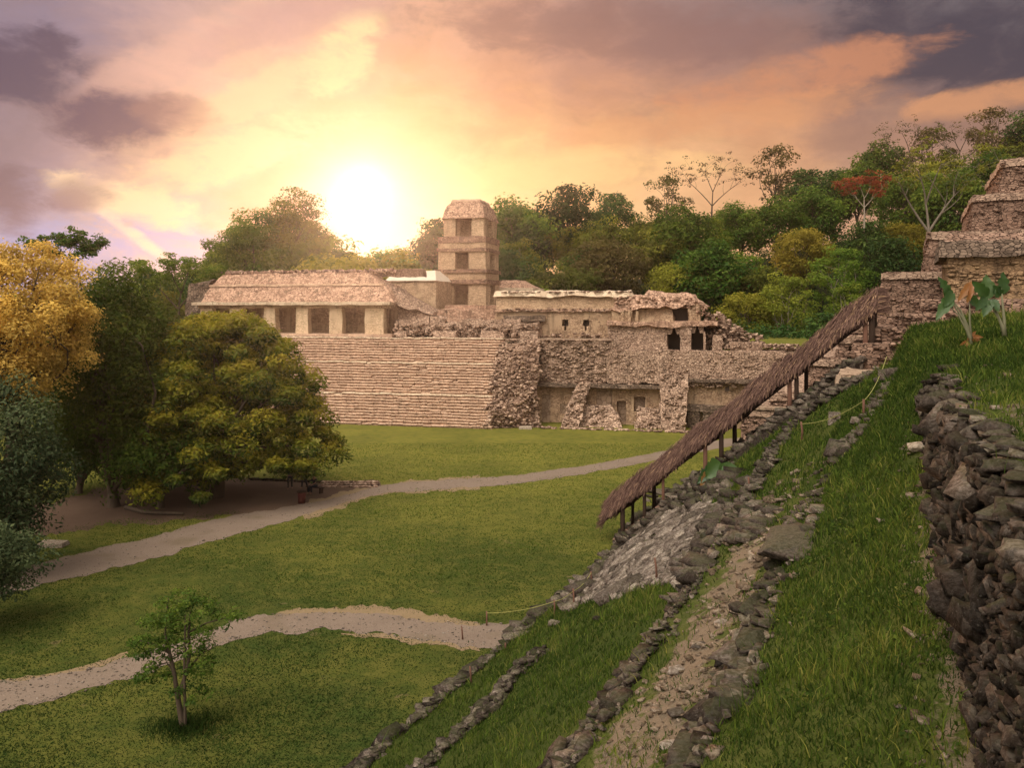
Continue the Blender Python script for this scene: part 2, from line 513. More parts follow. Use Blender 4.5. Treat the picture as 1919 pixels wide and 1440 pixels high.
def leaf_mat(name, cols, trans=0.35, hue=0.05, rough=0.6):
    """leaves: tint runs from dark to bright leaf tones; every copy of a tree shifts a little"""
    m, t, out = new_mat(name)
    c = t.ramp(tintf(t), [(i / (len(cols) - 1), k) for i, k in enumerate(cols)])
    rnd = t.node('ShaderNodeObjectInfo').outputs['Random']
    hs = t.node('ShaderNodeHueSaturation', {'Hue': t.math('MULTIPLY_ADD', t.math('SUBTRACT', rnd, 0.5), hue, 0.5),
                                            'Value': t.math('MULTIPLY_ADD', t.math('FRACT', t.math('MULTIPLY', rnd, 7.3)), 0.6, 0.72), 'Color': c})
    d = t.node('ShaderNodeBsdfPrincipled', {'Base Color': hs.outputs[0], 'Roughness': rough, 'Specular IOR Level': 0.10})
    tr = t.node('ShaderNodeBsdfTranslucent', {'Color': t.mix(0.6, hs.outputs[0], (0.55, 0.50, 0.06), 'MIX')})
    tr.inputs['Color'].default_value = (1, 1, 1, 1)
    mx = t.node('ShaderNodeMixShader', {0: trans, 1: d.outputs[0], 2: tr.outputs[0]})
    tcol = t.vmath('SCALE', hs.outputs[0], scale=1.6)
    t.l.new(tcol, tr.inputs['Color'])
    t.l.new(mx.outputs[0], out.inputs[0])
    return m


def bark_mat(name, a, b, sc=6.0):
    m, t, out = new_mat(name)
    p = t.node('ShaderNodeMapping', {'Vector': position(t), 'Scale': (1, 1, 0.25)}).outputs[0]
    n, _ = t.noise(p, sc, 6, 0.7)
    bsdf(t, out, t.mix(n, a, b), 0.95, bump(t, n, 0.03), 0.1)
    return m


MAT = {}
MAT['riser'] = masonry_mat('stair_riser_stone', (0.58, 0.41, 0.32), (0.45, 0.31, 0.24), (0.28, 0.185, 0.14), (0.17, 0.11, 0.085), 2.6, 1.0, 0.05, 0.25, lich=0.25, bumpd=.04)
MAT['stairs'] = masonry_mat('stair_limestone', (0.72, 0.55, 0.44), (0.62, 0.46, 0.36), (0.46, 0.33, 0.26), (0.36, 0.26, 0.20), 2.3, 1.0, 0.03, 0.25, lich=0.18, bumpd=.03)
MAT['coping'] = masonry_mat('pale_coping', (0.80, 0.70, 0.56), (0.68, 0.57, 0.45), (0.50, 0.41, 0.32), (0.40, 0.32, 0.25), 1.5, 1.2, 0.03, 0.15, lich=0.12)
MAT['rubble_face'] = masonry_mat('palace_rubble_masonry', (0.72, 0.56, 0.46), (0.51, 0.38, 0.305), (0.25, 0.175, 0.14), (0.11, 0.075, 0.06), 3.6, 1.8, 0.08, 0.40, bumpd=0.10)
MAT['pier'] = masonry_mat('pale_pier_plaster', (0.86, 0.71, 0.53), (0.74, 0.59, 0.43), (0.56, 0.43, 0.31), (0.44, 0.33, 0.24), 3.0, 2.0, 0.05, 0.22, plaster=0.4, pl_col=(0.86, 0.70, 0.52), lich=0.18)
MAT['plaster'] = masonry_mat('weathered_plaster_wall', (0.62, 0.47, 0.345), (0.48, 0.355, 0.255), (0.31, 0.22, 0.155), (0.19, 0.13, 0.095), 3.2, 1.8, 0.06, 0.5, plaster=0.42, pl_col=(0.60, 0.46, 0.33), lich=0.45)
MAT['cream'] = masonry_mat('cream_plaster', (0.78, 0.61, 0.45), (0.62, 0.47, 0.335), (0.42, 0.30, 0.21), (0.30, 0.21, 0.15), 3.4, 2.0, 0.06, 0.25, plaster=0.22, pl_col=(0.78, 0.61, 0.44), lich=0.28)
MAT['roofstone'] = masonry_mat('weathered_roof_stone', (0.66, 0.47, 0.37), (0.49, 0.335, 0.26), (0.26, 0.165, 0.125), (0.15, 0.095, 0.075), 2.4, 1.4, 0.06, 0.55, lich=0.5)
MAT['band'] = masonry_mat('dark_tower_band', (0.44, 0.30, 0.235), (0.30, 0.195, 0.15), (0.17, 0.11, 0.085), (0.10, 0.065, 0.05), 2.4, 1.4, 0.06, 0.45, lich=0.4)
MAT['whitecap'] = masonry_mat('limewashed_roof', (0.80, 0.75, 0.68), (0.74, 0.68, 0.6), (0.66, 0.6, 0.52), (0.6, 0.54, 0.46), 1.2, 1.0, 0.02, 0.12, plaster=1.0, pl_col=(0.8, 0.75, 0.68), lich=0.08)
MAT['pyramid'] = masonry_mat('pyramid_coursed_stone', (0.46, 0.33, 0.27), (0.30, 0.205, 0.165), (0.15, 0.10, 0.08), (0.06, 0.04, 0.034), 3.0, 2.6, 0.08, 0.40, bumpd=0.12, rot=R(25))
MAT['tanwall'] = masonry_mat('tan_plastered_block', (0.44, 0.31, 0.20), (0.34, 0.235, 0.15), (0.23, 0.155, 0.10), (0.15, 0.10, 0.065), 3.4, 1.8, 0.05, 0.45, plaster=0.35, pl_col=(0.44, 0.31, 0.19), lich=0.2, rot=R(25))
MAT['darkstone'] = masonry_mat('blackened_cornice', (0.34, 0.27, 0.22), (0.20, 0.155, 0.13), (0.10, 0.08, 0.065), (0.05, 0.04, 0.034), 2.6, 2.0, 0.08, 0.6)
MAT['paving'] = masonry_mat('worn_paving', (0.44, 0.35, 0.28), (0.36, 0.28, 0.22), (0.26, 0.195, 0.155), (0.22, 0.16, 0.12), 1.8, 1.0, 0.06, 0.2, lich=0.25)
MAT['stone_pal'] = rubble_mat('palace_loose_stone', [(0.16, 0.104, 0.078), (0.36, 0.243, 0.18), (0.53, 0.37, 0.275), (0.70, 0.52, 0.39)], 0.3, 0, 5.0, 0.04)
MAT['stone_path'] = rubble_mat('grey_limestone_rubble', [(0.04, 0.032, 0.027), (0.095, 0.076, 0.063), (0.155, 0.126, 0.105), (0.28, 0.233, 0.192)], 0.7, 0.3)
MAT['stone_wall'] = rubble_mat('dark_wall_stone', [(0.022, 0.018, 0.015), (0.045, 0.036, 0.029), (0.075, 0.06, 0.049), (0.15, 0.122, 0.10)], 0.5, 0.12)
MAT['stone_cob'] = rubble_mat('pale_cobbles', [(0.11, 0.09, 0.075), (0.21, 0.172, 0.145), (0.31, 0.26, 0.22), (0.43, 0.37, 0.31)], 0.5, 0.1)
MAT['stone_pale'] = rubble_mat('pale_loose_stone', [(0.34, 0.28, 0.22), (0.44, 0.37, 0.29), (0.54, 0.46, 0.36)], 0.25, 0.0)


def flat_mat(name, col, rough=0.8, var=0.25, sc=5.0, bumpd=0.0, spec=0.1):
    m, t, out = new_mat(name)
    n, _ = t.noise(position(t), sc, 5, 0.6)
    c = t.mix(n, tuple(x * (1 - var) for x in col), tuple(min(1, x * (1 + var)) for x in col))
    bsdf(t, out, c, rough, bump(t, n, bumpd) if bumpd else None, spec)
    return m


MAT['wood'] = bark_mat('dark_timber', (0.022, 0.014, 0.011), (0.055, 0.034, 0.024), 9)
MAT['wood_red'] = bark_mat('red_brown_timber', (0.10, 0.05, 0.035), (0.19, 0.10, 0.07), 9)
MAT['bark'] = bark_mat('brown_bark', (0.05, 0.035, 0.025), (0.12, 0.09, 0.065))
MAT['bark_pale'] = bark_mat('pale_bark', (0.20, 0.16, 0.12), (0.34, 0.29, 0.22))
MAT['rope'] = flat_mat('yellow_green_rope', (0.28, 0.27, 0.09), 0.9)
MAT['dark'] = flat_mat('recess_shade', (0.10, 0.075, 0.06), 0.95)  # shade of niches, holes and openings put into the colour


# ------------------------------------------------------------------ terrain
SA, CA = math.sin(R(24.8)), math.cos(R(24.8))     # the terraces run 24.8 degrees right of the view


def st2w(s, t):
    s = np.asarray(s, float); t = np.asarray(t, float)
    return SA * s + CA * t, CA * s - SA * t


def w2st(x, y):
    return SA * np.asarray(x) + CA * np.asarray(y), CA * np.asarray(x) - SA * np.asarray(y)


# cross-sections of the terraced hillside: knots (t, height relative to the eye)
_SEC_S = [-6, 6, 14, 22, 29, 36, 44, 60, 80]
_SEC = [
    [(-17, -13.6), (-14.7, -13.6), (-14.0, -13.0), (-11.5, -12.4), (-10.7, -11.7), (-5.2, -7.8), (-4.6, -6.7), (-2.5, -5.9), (-2.0, -5.2), (.70, -4.3), (.95, -1.80), (3, -1.4), (8, -.6), (24, 1.4)],
    [(-17, -13.6), (-14.7, -13.6), (-14.0, -13.0), (-11.5, -12.4), (-10.7, -11.7), (-5.2, -7.7), (-4.6, -6.6), (-2.5, -5.75), (-2.0, -5.0), (.70, -4.0), (.95, -1.75), (3, -1.4), (8, -.6), (24, 1.4)],
    [(-17, -13.6), (-14.7, -13.6), (-14.0, -13.0), (-11.5, -12.3), (-10.7, -11.6), (-5.1, -7.6), (-4.5, -6.5), (-2.4, -5.4), (-1.95, -4.8), (.58, -3.35), (.84, -1.72), (3, -1.35), (8, -.6), (24, 1.2)],
    [(-17, -13.6), (-14.7, -13.6), (-14.0, -13.0), (-11.5, -12.1), (-10.7, -11.4), (-5.1, -7.3), (-4.5, -6.2), (-2.4, -5.0), (-1.85, -4.4), (.48, -2.65), (.75, -1.70), (3, -1.2), (8, -.5), (24, 1.0)],
    [(-17, -13.6), (-14.7, -13.6), (-14.0, -13.0), (-11.5, -11.7), (-10.8, -11.0), (-5.1, -6.9), (-4.6, -5.9), (-2.5, -4.5), (-1.7, -3.8), (.10, -2.0), (.50, -1.50), (3, -.85), (8, -.35), (24, 1.0)],
    [(-17, -13.6), (-14.7, -13.6), (-14.0, -13.0), (-11.5, -11.0), (-10.8, -10.4), (-5.1, -6.3), (-4.7, -5.6), (-2.6, -3.6), (-1.5, -3.0), (-.55, -2.2), (.15, -.75), (2.5, -.35), (8, -.1), (24, 1.0)],
    [(-17, -13.6), (-14.7, -13.6), (-14.0, -13.0), (-11.4, -10.8), (-10.8, -10.3), (-5.1, -5.6), (-4.7, -5.1), (-2.8, -3.6), (-1.6, -3.2), (-.6, -3.0), (.1, -2.4), (2.2, -1.0), (8, -.6), (24, 1.0)],
    [(-17, -13.6), (-14.7, -13.6), (-14.0, -13.0), (-11.4, -10.8), (-10.8, -10.3), (-5.1, -5.8), (-4.7, -5.4), (-2.8, -4.0), (-1.6, -3.6), (-.6, -3.4), (.1, -3.0), (2.2, -2.4), (8, -2.2), (24, -1.5)],
    [(-17, -13.6), (-14.7, -13.6), (-14.0, -13.2), (-11.4, -12.0), (-10.8, -11.7), (-5.1, -9), (-4.7, -8.8), (-2.8, -8), (-1.6, -7), (-.6, -6.5), (.1, -6), (2.2, -5.4), (8, -5), (24, -4)],
]
_SEC = np.array(_SEC)
_SEC_S = np.array(_SEC_S, float)


def hill_dz(s, t):
    """height of the hillside above or below the eye, without the small lumps"""
    s = np.asarray(s, float); t = np.asarray(t, float)
    shp = np.broadcast(s, t).shape
    s = np.broadcast_to(s, shp).ravel(); t = np.broadcast_to(t, shp).ravel()
    sc = np.clip(s, _SEC_S[0], _SEC_S[-1] - 1e-6)
    i = np.clip(np.searchsorted(_SEC_S, sc, side='right') - 1, 0, len(_SEC_S) - 2)
    f = (sc - _SEC_S[i]) / (_SEC_S[i + 1] - _SEC_S[i])
    f = f * f * (3 - 2 * f) * 0.4 + f * 0.6
    K = _SEC[i] * (1 - f)[:, None, None] + _SEC[i + 1] * f[:, None, None]      # (n, knots, 2)
    out = K[:, 0, 1].copy()
    for k in range(K.shape[1] - 1):
        t0, z0, t1, z1 = K[:, k, 0], K[:, k, 1], K[:, k + 1, 0], K[:, k + 1, 1]
        m = (t >= t0)
        g = np.clip((t - t0) / (t1 - t0), 0, 1)
        out = np.where(m, z0 + (z1 - z0) * g, out)
    return out.reshape(shp)


def knot(s, k):
    """(t, dz) of knot k at distance s"""
    s = float(np.clip(s, _SEC_S[0], _SEC_S[-1] - 1e-6))
    i = int(np.clip(np.searchsorted(_SEC_S, s, side='right') - 1, 0, len(_SEC_S) - 2))
    f = (s - _SEC_S[i]) / (_SEC_S[i + 1] - _SEC_S[i]); f = f * f * (3 - 2 * f) * 0.4 + f * 0.6
    return _SEC[i, k] * (1 - f) + _SEC[i + 1, k] * f


def hill_z(x, y):
    """world height of ground at x, y (hillside or plaza), lumps included"""
    s, t = w2st(x, y)
    z = EYE + hill_dz(s, t)
    P = np.stack([np.asarray(x, float), np.asarray(y, float), np.zeros_like(np.asarray(x, float))], -1)
    lump = fbm(P, 0.55, 3) * 0.22 + fbm(P + 50, 2.4, 2) * 0.07
    f = np.clip((t + 14.6) / 1.5, 0, 1)
    kw = np.interp(s, _SEC_S, _SEC[:, 9, 0])
    f = f * (1 - .9 * np.exp(-((t - kw - .12) / .35) ** 2) * np.clip((27 - s) / 3, 0, 1))      # the retaining wall's face stays true
    z = z + lump * f
    return np.where(t < -15.5, 0.0, z)


def hit(px, py, y0=3.0, y1=140.0):
    """first point of the ground (hillside or plaza) seen at a photograph pixel"""
    Y = np.arange(y0, y1, 0.03)
    X = (px - 960) / F * Y
    Z = EYE + (HOR - py) / F * Y
    g = hill_z(X, Y)
    b = np.nonzero(Z <= g)[0]
    k = b[0] if len(b) else len(Y) - 1
    return np.array([X[k], Y[k], g[k]])


def plaza(px, py):
    Y = F * EYE / (py - HOR)
    return np.array([(px - 960) / F * Y, Y, 0.0])


def at(px, py, Y):
    return np.array([(px - 960) / F * Y, Y, EYE + (HOR - py) / F * Y])


def lawn_nodes(t, p, wear=0.5):
    shade_fade = t.sstep(t.node('ShaderNodeSeparateXYZ', {0: p}).outputs[1], 30.0, 80.0)      # green to yellow with distance, foreground shade painted in as darker near turf
    n1, _ = t.noise(p, 0.12, 5, 0.6)
    n2, _ = t.noise(p, 1.1, 6, 0.65)
    n3, _ = t.noise(p, 9.0, 4, 0.75)
    c = t.mix(t.math('ADD', t.math('MULTIPLY', t.sstep(n1, 0.36, 0.64), 0.38), t.math('MULTIPLY', shade_fade, 0.62)), (0.026, 0.044, 0.008), (0.170, 0.158, 0.028))
    c = t.mix(t.math('MULTIPLY', t.sstep(n2, 0.42, 0.72), 0.40), c, (0.15, 0.135, 0.034))
    c = t.mix(t.math('MULTIPLY', t.sstep(n2, 0.55, 0.30), 0.5), c, (0.035, 0.06, 0.012))
    c = t.mix(t.math('MULTIPLY', t.sstep(n3, 0.4, 0.75), 0.5), c, (0.10, 0.10, 0.026))
    ns, _ = t.noise(t.vmath('ADD', p, (31, 7, 0)), 0.45, 7, 0.7)
    c = t.mix(t.math('MULTIPLY', t.sstep(ns, 0.62, 0.72), wear), c, (0.22, 0.15, 0.085))
    return c, n2, n3


m, t, out = new_mat('mown_lawn')
p = position(t)
c, n2, n3 = lawn_nodes(t, p, 0.6)
bsdf(t, out, c, 0.95, bump(t, t.math('ADD', n3, t.math('MULTIPLY', n2, 1.5)), 0.05), 0.05)
MAT['lawn'] = m

m, t, out = new_mat('gravel_path')
p = position(t)
n1, _ = t.noise(p, 0.5, 6, 0.65); n2, _ = t.noise(p, 14, 4, 0.7); n3, _ = t.noise(p, 3.0, 5, 0.6)
c = t.mix(n1, (0.145, 0.108, 0.083), (0.22, 0.168, 0.130))
c = t.mix(t.math('MULTIPLY', t.sstep(n2, 0.45, 0.7), 0.5), c, (0.28, 0.22, 0.17))
c = t.mix(t.math('MULTIPLY', t.sstep(n3, 0.55, 0.75), 0.5), c, (0.12, 0.082, 0.058))
nr, _ = t.noise(p, 0.35, 3, 0.5)
c = t.mix(t.math('MULTIPLY', t.sstep(nr, 0.55, 0.75), 0.6), c, (0.13, 0.10, 0.06))
bsdf(t, out, c, 0.95, bump(t, n2, 0.03), 0.05)
MAT['path'] = m

m, t, out = new_mat('bare_earth')
p = position(t)
n1, _ = t.noise(p, 0.7, 6, 0.65); n2, _ = t.noise(p, 9, 4, 0.7)
c = t.mix(n1, (0.27, 0.19, 0.12), (0.18, 0.13, 0.07))
c = t.mix(t.math('MULTIPLY', t.sstep(n2, 0.5, 0.7), 0.6), c, (0.12, 0.12, 0.03))
bsdf(t, out, c, 0.95, bump(t, n2, 0.04), 0.05)
MAT['earth'] = m

m, t, out = new_mat('shade_darkened_soil')
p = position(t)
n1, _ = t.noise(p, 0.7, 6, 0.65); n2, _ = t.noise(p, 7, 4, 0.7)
c = t.mix(n1, (0.085, 0.054, 0.038), (0.135, 0.09, 0.064))  # real bare soil, with the tree shade darkened into its colour
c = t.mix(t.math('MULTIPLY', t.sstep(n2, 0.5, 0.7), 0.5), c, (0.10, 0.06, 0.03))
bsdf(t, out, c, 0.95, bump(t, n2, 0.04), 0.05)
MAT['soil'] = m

# hillside: grass, worn earth (attribute), all by position
m, t, out = new_mat('hillside_turf')
p = position(t)
c, n2, n3 = lawn_nodes(t, p, 0.25)
c = t.mix(0.6, c, (0.045, 0.062, 0.013))
e = tintf(t)
ne, _ = t.noise(p, 1.6, 6, 0.7)
ef = t.sstep(t.math('ADD', e, t.math('MULTIPLY', t.math('SUBTRACT', ne, 0.5), 1.5)), 0.44, 0.60)
n5, _ = t.noise(p, 5, 5, 0.65)
earth = t.mix(n5, (0.185, 0.142, 0.096), (0.10, 0.074, 0.050))
ng, _ = t.noise(p, 40, 3, 0.7)
earth = t.mix(t.math('MULTIPLY', t.sstep(ng, 0.52, 0.66), 0.5), earth, (0.27, 0.22, 0.165))
c = t.mix(ef, c, earth)
bsdf(t, out, c, 0.95, bump(t, t.math('ADD', n3, t.math('MULTIPLY', n5, 1.2)), 0.08), 0.05)
MAT['turf'] = m

# the plaza: one sheet to the horizon
g = MB()
xs = np.concatenate([[-700, -500, -250], np.linspace(-130, 130, 66), [250, 500, 700]])
ys = np.concatenate([[-200, -50], np.linspace(0, 130, 34), [250, 600, 900]])
XX, YY = np.meshgrid(xs, ys, indexing='ij')
ZZ = np.where((abs(XX) < 131) & (YY < 131) & (YY > -1), 0.0, 0.0)
g.add(np.stack([XX, YY, ZZ], -1).reshape(-1, 3), grid(len(xs) - 1, len(ys) - 1))
tag(g.build('ground', MAT['lawn']), kind='structure')

# hillside mesh in (s, t)
sv = np.concatenate([np.arange(-6, 26, 0.16), np.arange(26, 50, 0.26), np.arange(50, 80.1, 1.0)])
tv = np.concatenate([np.arange(-15.6, -5.4, 0.22), np.arange(-5.4, 1.3, 0.09), np.arange(1.3, 6, 0.25), np.arange(6, 24.1, 0.9)])
SS, TT = np.meshgrid(sv, tv, indexing='ij')
HX, HY = st2w(SS, TT)
HZ = hill_z(HX, HY)
HZ = HZ - 0.06 * np.clip((-13.9 - TT) / 0.6, 0, 1)
HZ = np.where(TT < -15.3, -0.15, HZ)


def wear_at(s, t):
    """how trodden the turf is: the stony path terrace, the foot of the big wall, the plain above it"""
    s = np.asarray(s, float); t = np.asarray(t, float)
    k6 = np.interp(s, _SEC_S, _SEC[:, 6, 0]); k7 = np.interp(s, _SEC_S, _SEC[:, 7, 0]); k9 = np.interp(s, _SEC_S, _SEC[:, 9, 0])
    u = (t - k6) / (k7 - k6)
    path = np.exp(-((u - 0.62) / 0.40) ** 2) * np.clip((25 - s) / 6, 0, 1) * 0.48
    path = path + np.exp(-((u - 0.5) / 0.5) ** 2) * 0.2 * np.clip((40 - s) / 10, 0, 1)
    foot = np.exp(-((t - k9 + 0.25) / 0.35) ** 2) * 0.48 * np.clip((24 - s) / 4, 0, 1)
    face = ((t > k9 - 0.05) & (t < k9 + 0.42) & (s < 24)) * 0.7
    top = np.exp(-((t - k9 - 0.9) / 0.7) ** 2) * 0.50 * np.clip((23 - s) / 6, 0, 1)
    return np.clip(path + foot + face + top, 0, 1)


hb = MB()
hb.add(np.stack([HX, HY, HZ], -1).reshape(-1, 3), grid(len(sv) - 1, len(tv) - 1), tint=wear_at(SS, TT).ravel())
hs_o = hb.build('hillside', MAT['turf'], smooth=True)
tag(hs_o, kind='structure')


# paths: ribbons between an upper and a lower edge given in the photograph, laid on the plaza
def ribbon(name, up, lo, mat, z, kind='structure', jag=0.25):
    up = np.array([plaza(*q) for q in up]); lo = np.array([plaza(*q) for q in lo])

    def res(P, n):
        d = np.concatenate([[0], np.cumsum(np.linalg.norm(np.diff(P, axis=0), axis=1))]); d /= d[-1]
        # smooth by cubic-ish resampling
        u = np.linspace(0, 1, n)
        Q = np.stack([np.interp(u, d, P[:, k]) for k in range(3)], -1)
        for _ in range(int(n / 5)):
            Q[1:-1] = (Q[:-2] + 2 * Q[1:-1] + Q[2:]) / 4
        return Q
    n = 420
    a = res(up, n); b = res(lo, n)
    P = np.stack([a + (b - a) * f for f in np.linspace(0, 1, 7)], 1)
    wob = np.stack([fbm(P[:, k] + 9 * k, 0.8, 3) * 1.6 + fbm(P[:, k] + 19 * k, 3.0, 2) * .9 for k in (0, 6)], 1) * jag * 1.6
    lim = .32 * np.linalg.norm(b - a, axis=1)[:, None]; wob = np.clip(wob, -lim, lim)
    nrm = (b - a); nrm /= np.linalg.norm(nrm, axis=1)[:, None] + 1e-6
    for k_ in range(7): P[:, k_] += nrm * (wob[:, 0:1] * (1 - k_ / 6) + wob[:, 1:2] * k_ / 6)
    P[..., 2] = z
    mb = MB(); mb.add(P.reshape(-1, 3), grid(n - 1, 6))
    o = mb.build(name, mat)
    return tag(o, kind=kind)


ribbon('shade_darkened_ground', [(-40, 985), (60, 950), (200, 915), (340, 898), (480, 897), (600, 904), (712, 903)],
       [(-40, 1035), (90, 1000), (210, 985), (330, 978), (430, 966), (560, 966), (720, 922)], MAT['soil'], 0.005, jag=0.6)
ribbon('upper_path', [(-60, 1092), (60, 1062), (110, 1046), (240, 1018), (330, 994), (420, 970), (500, 957), (600, 941), (680, 921), (720, 907), (800, 903), (950, 893), (1080, 876), (1180, 859), (1260, 843), (1340, 826), (1420, 815)],
       [(-60, 1128), (60, 1104), (110, 1089), (240, 1058), (330, 1035), (420, 1010), (500, 988), (580, 964), (660, 939), (720, 925), (800, 919), (950, 910), (1080, 892), (1180, 873), (1260, 857), (1340, 842), (1420, 830)], MAT['path'], 0.012)
ribbon('path_verge', [(560, 950), (600, 934), (660, 921), (740, 905), (900, 893)],
       [(572, 975), (610, 962), (670, 940), (740, 926), (900, 917)], MAT['earth'], 0.008, jag=0.5)
ribbon('lower_path', [(-60, 1292), (0, 1281), (120, 1262), (240, 1236), (300, 1216), (370, 1192), (440, 1164), (500, 1152), (600, 1148), (700, 1152), (790, 1162), (860, 1172), (930, 1171), (1040, 1162)],
       [(-60, 1352), (0, 1335), (120, 1307), (240, 1276), (300, 1254), (370, 1222), (440, 1200), (500, 1187), (600, 1182), (700, 1190), (790, 1200), (860, 1208), (930, 1218), (1000, 1235)], MAT['path'], 0.012)
ribbon('path_verge', [(450, 1162), (560, 1143), (680, 1138), (780, 1143), (860, 1160), (900, 1168)],
       [(450, 1172), (560, 1158), (680, 1160), (780, 1172), (860, 1180), (900, 1180)], MAT['earth'], 0.008, jag=0.35)
ribbon('path_verge', [(-20, 1280), (120, 1254), (200, 1232), (240, 1218)],
       [(-20, 1292), (120, 1270), (200, 1250), (240, 1242)], MAT['earth'], 0.008, jag=0.3)
ribbon('path_verge', [(640, 1186), (740, 1190), (830, 1200), (900, 1210)],
       [(640, 1192), (740, 1203), (830, 1213), (900, 1222)], MAT['earth'], 0.008, jag=0.3)


# ------------------------------------------------------------------ the palace, in its own frame (a right, b back, z up)
PC, PS = math.cos(PAL_TH), math.sin(PAL_TH)
PA = plaza(915, 805)


def pw(a, b, z):
    return np.array([PA[0] + a * PC + b * PS, PA[1] - a * PS + b * PC, z])


def pf(px, py, b):
    """palace coordinates (a, z) of a photograph pixel on the plane b"""
    k = (px - 960) / F
    a = (k * (PA[1] + b * PC) - PA[0] - b * PS) / (PC + k * PS)
    y = PA[1] - a * PS + b * PC
    return a, EYE + (HOR - py) / F * y


def pa(px, b): return pf(px, 600, b)[0]
def pz(px, py, b): return pf(px, py, b)[1]


def pbox(mb, a0, a1, b0, b1, z0, z1, step=0.5, amp=0.05, faces="fblrt", batter=0.0, inset=None, tint=None, freq=0.9):
    """block in the palace frame; batter leans every side in by that much at the top; inset = (l, r, f, b)"""
    l, r, f, k = inset if inset else (batter,) * 4
    C = [pw(a0, b0, z0), pw(a1, b0, z0), pw(a1, b1, z0), pw(a0, b1, z0),
         pw(a0 + l, b0 + f, z1), pw(a1 - r, b0 + f, z1), pw(a1 - r, b1 - k, z1), pw(a0 + l, b1 - k, z1)]
    return rough(mb, C, step, amp, faces, tint=tint, freq=freq)


def rubble_on(mb, fn, n, size, r=rng, sub=1, jitter=0.1):
    """n stones over a surface fn(u, v) -> point"""
    for _ in range(n):
        q = fn(r.random(), r.random())
        sz = size * r.uniform(0.5, 1.4) * np.array([1.25, 1.0, 0.75])
        stone(mb, q + r.normal(size=3) * jitter, sz, r.uniform(0, 6.3), r.normal() * .4, r.normal() * .4, sub, r)


# ---- stepped platform with the grand staircase
plat = empty('palace_platform', pw(-10, 5, 0), 'long stone palace platform with a wide staircase and ruined niche walls, standing on the lawn', 'platform')
NST = 31
TOPZ = 10.0
AL, BT = -58.0, 6.6
rise = TOPZ / NST
run = (BT - 1.0) / NST
bands = {10: 0.5, 21: 0.5}
st = MB(); rz = MB(); eds = {10: MB(), 21: MB(), 30: MB()}
b = 0.0
rs = np.random.default_rng(5)
for i in range(NST):
    z0, z1 = i * rise, (i + 1) * rise
    a = AL
    while a < 0.15 - 0.02 * i:
        w = rs.uniform(0.5, 1.5)
        a2 = min(a + w, 0.3 + 0.12 * rs.normal())
        if a2 - a > 0.12:
            db, dz = rs.normal() * 0.035, rs.normal() * 0.028
            tgt = eds.get(i, st)
            if rs.random() < 0.02: dz -= 0.15; db += 0.12
            zt = z1 + dz; zs = zt - .125
            C = [pw(a + .015, b + .13 + db, z0 - .12), pw(a2 - .015, b + .13 + db, z0 - .12), pw(a2 - .015, b + 1.3, z0 - .12), pw(a + .015, b + 1.3, z0 - .12),
                 pw(a + .03, b + .11 + db, zs), pw(a2 - .03, b + .11 + db, zs), pw(a2 - .03, b + 1.3, zs), pw(a + .03, b + 1.3, zs)]
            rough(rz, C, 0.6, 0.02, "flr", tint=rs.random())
            C = [pw(a + .01, b + db, zs), pw(a2 - .01, b + db, zs), pw(a2 - .01, b + 1.2, zs), pw(a + .01, b + 1.2, zs),
                 pw(a + .02, b + db + .03, zt), pw(a2 - .02, b + db + .03, zt), pw(a2 - .02, b + 1.2, zt), pw(a + .02, b + 1.2, zt)]
            rough(tgt, C, 0.6, 0.015, "flrtd", tint=rs.random())
        a = a2
    b += run + bands.get(i, 0)
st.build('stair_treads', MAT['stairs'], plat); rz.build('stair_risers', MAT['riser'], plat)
for ed in eds.values(): ed.build('stair_landing', MAT['coping'], plat)
core = MB()
pbox(core, AL, -0.5, 0.9, 14, 0, 0.6, 2, 0, "t")
# upper level: pavement of the platform, body
zr = 8.7                                                    # level of the right-hand terrace
aR = pa(1475, 6.5)
aM = pa(1145, 6.5)
body = MB()
pbox(body, AL, aM, 7.4, 44, 0, TOPZ - 0.06, 2.0, 0.08, "flrt")
body.build('platform_core', MAT['paving'], plat)

# rubble slope that was the staircase's right flank
slump = MB()
n_u, n_v = 46, 40
u = np.linspace(0, 1, n_u + 1)[:, None]; v = np.linspace(0, 1, n_v + 1)[None, :]
a1 = pa(1010, 5.6)
Aa = -0.3 + u * (a1 + 0.3) + 0 * v
foot = 0.25 + 3.6 * u ** 1.6                     # foot recedes to the right
head = 6.3 + 0 * u
Bb = foot + (head - foot) * v ** (1.0 + 0.9 * u)
Zz = -0.05 + (TOPZ - 0.15) * v ** (0.95 - 0.1 * u) + 0 * u
Psl = pw(0, 0, 0)[None, None, :] + 0
Pg = np.stack([PA[0] + Aa * PC + Bb * PS, PA[1] - Aa * PS + Bb * PC, Zz], -1)
Pg = Pg + np.stack([fbm(Pg + o, 0.6, 4) for o in (0, 40, 80)], -1) * 0.9
slump.add(Pg.reshape(-1, 3), grid(n_u, n_v))
for _ in range(1500):
    i, j = rs.integers(0, n_u), rs.integers(0, n_v)
    sz = rs.uniform(0.22, 0.6) * np.array([1.3, 1, .75])
    stone(slump, Pg[i, j] + rs.normal(size=3) * .12, sz, rs.uniform(0, 6.3), rs.normal() * .3, rs.normal() * .3, 1, rs)
slump.build('rubble_slope', MAT['stone_pal'], plat)

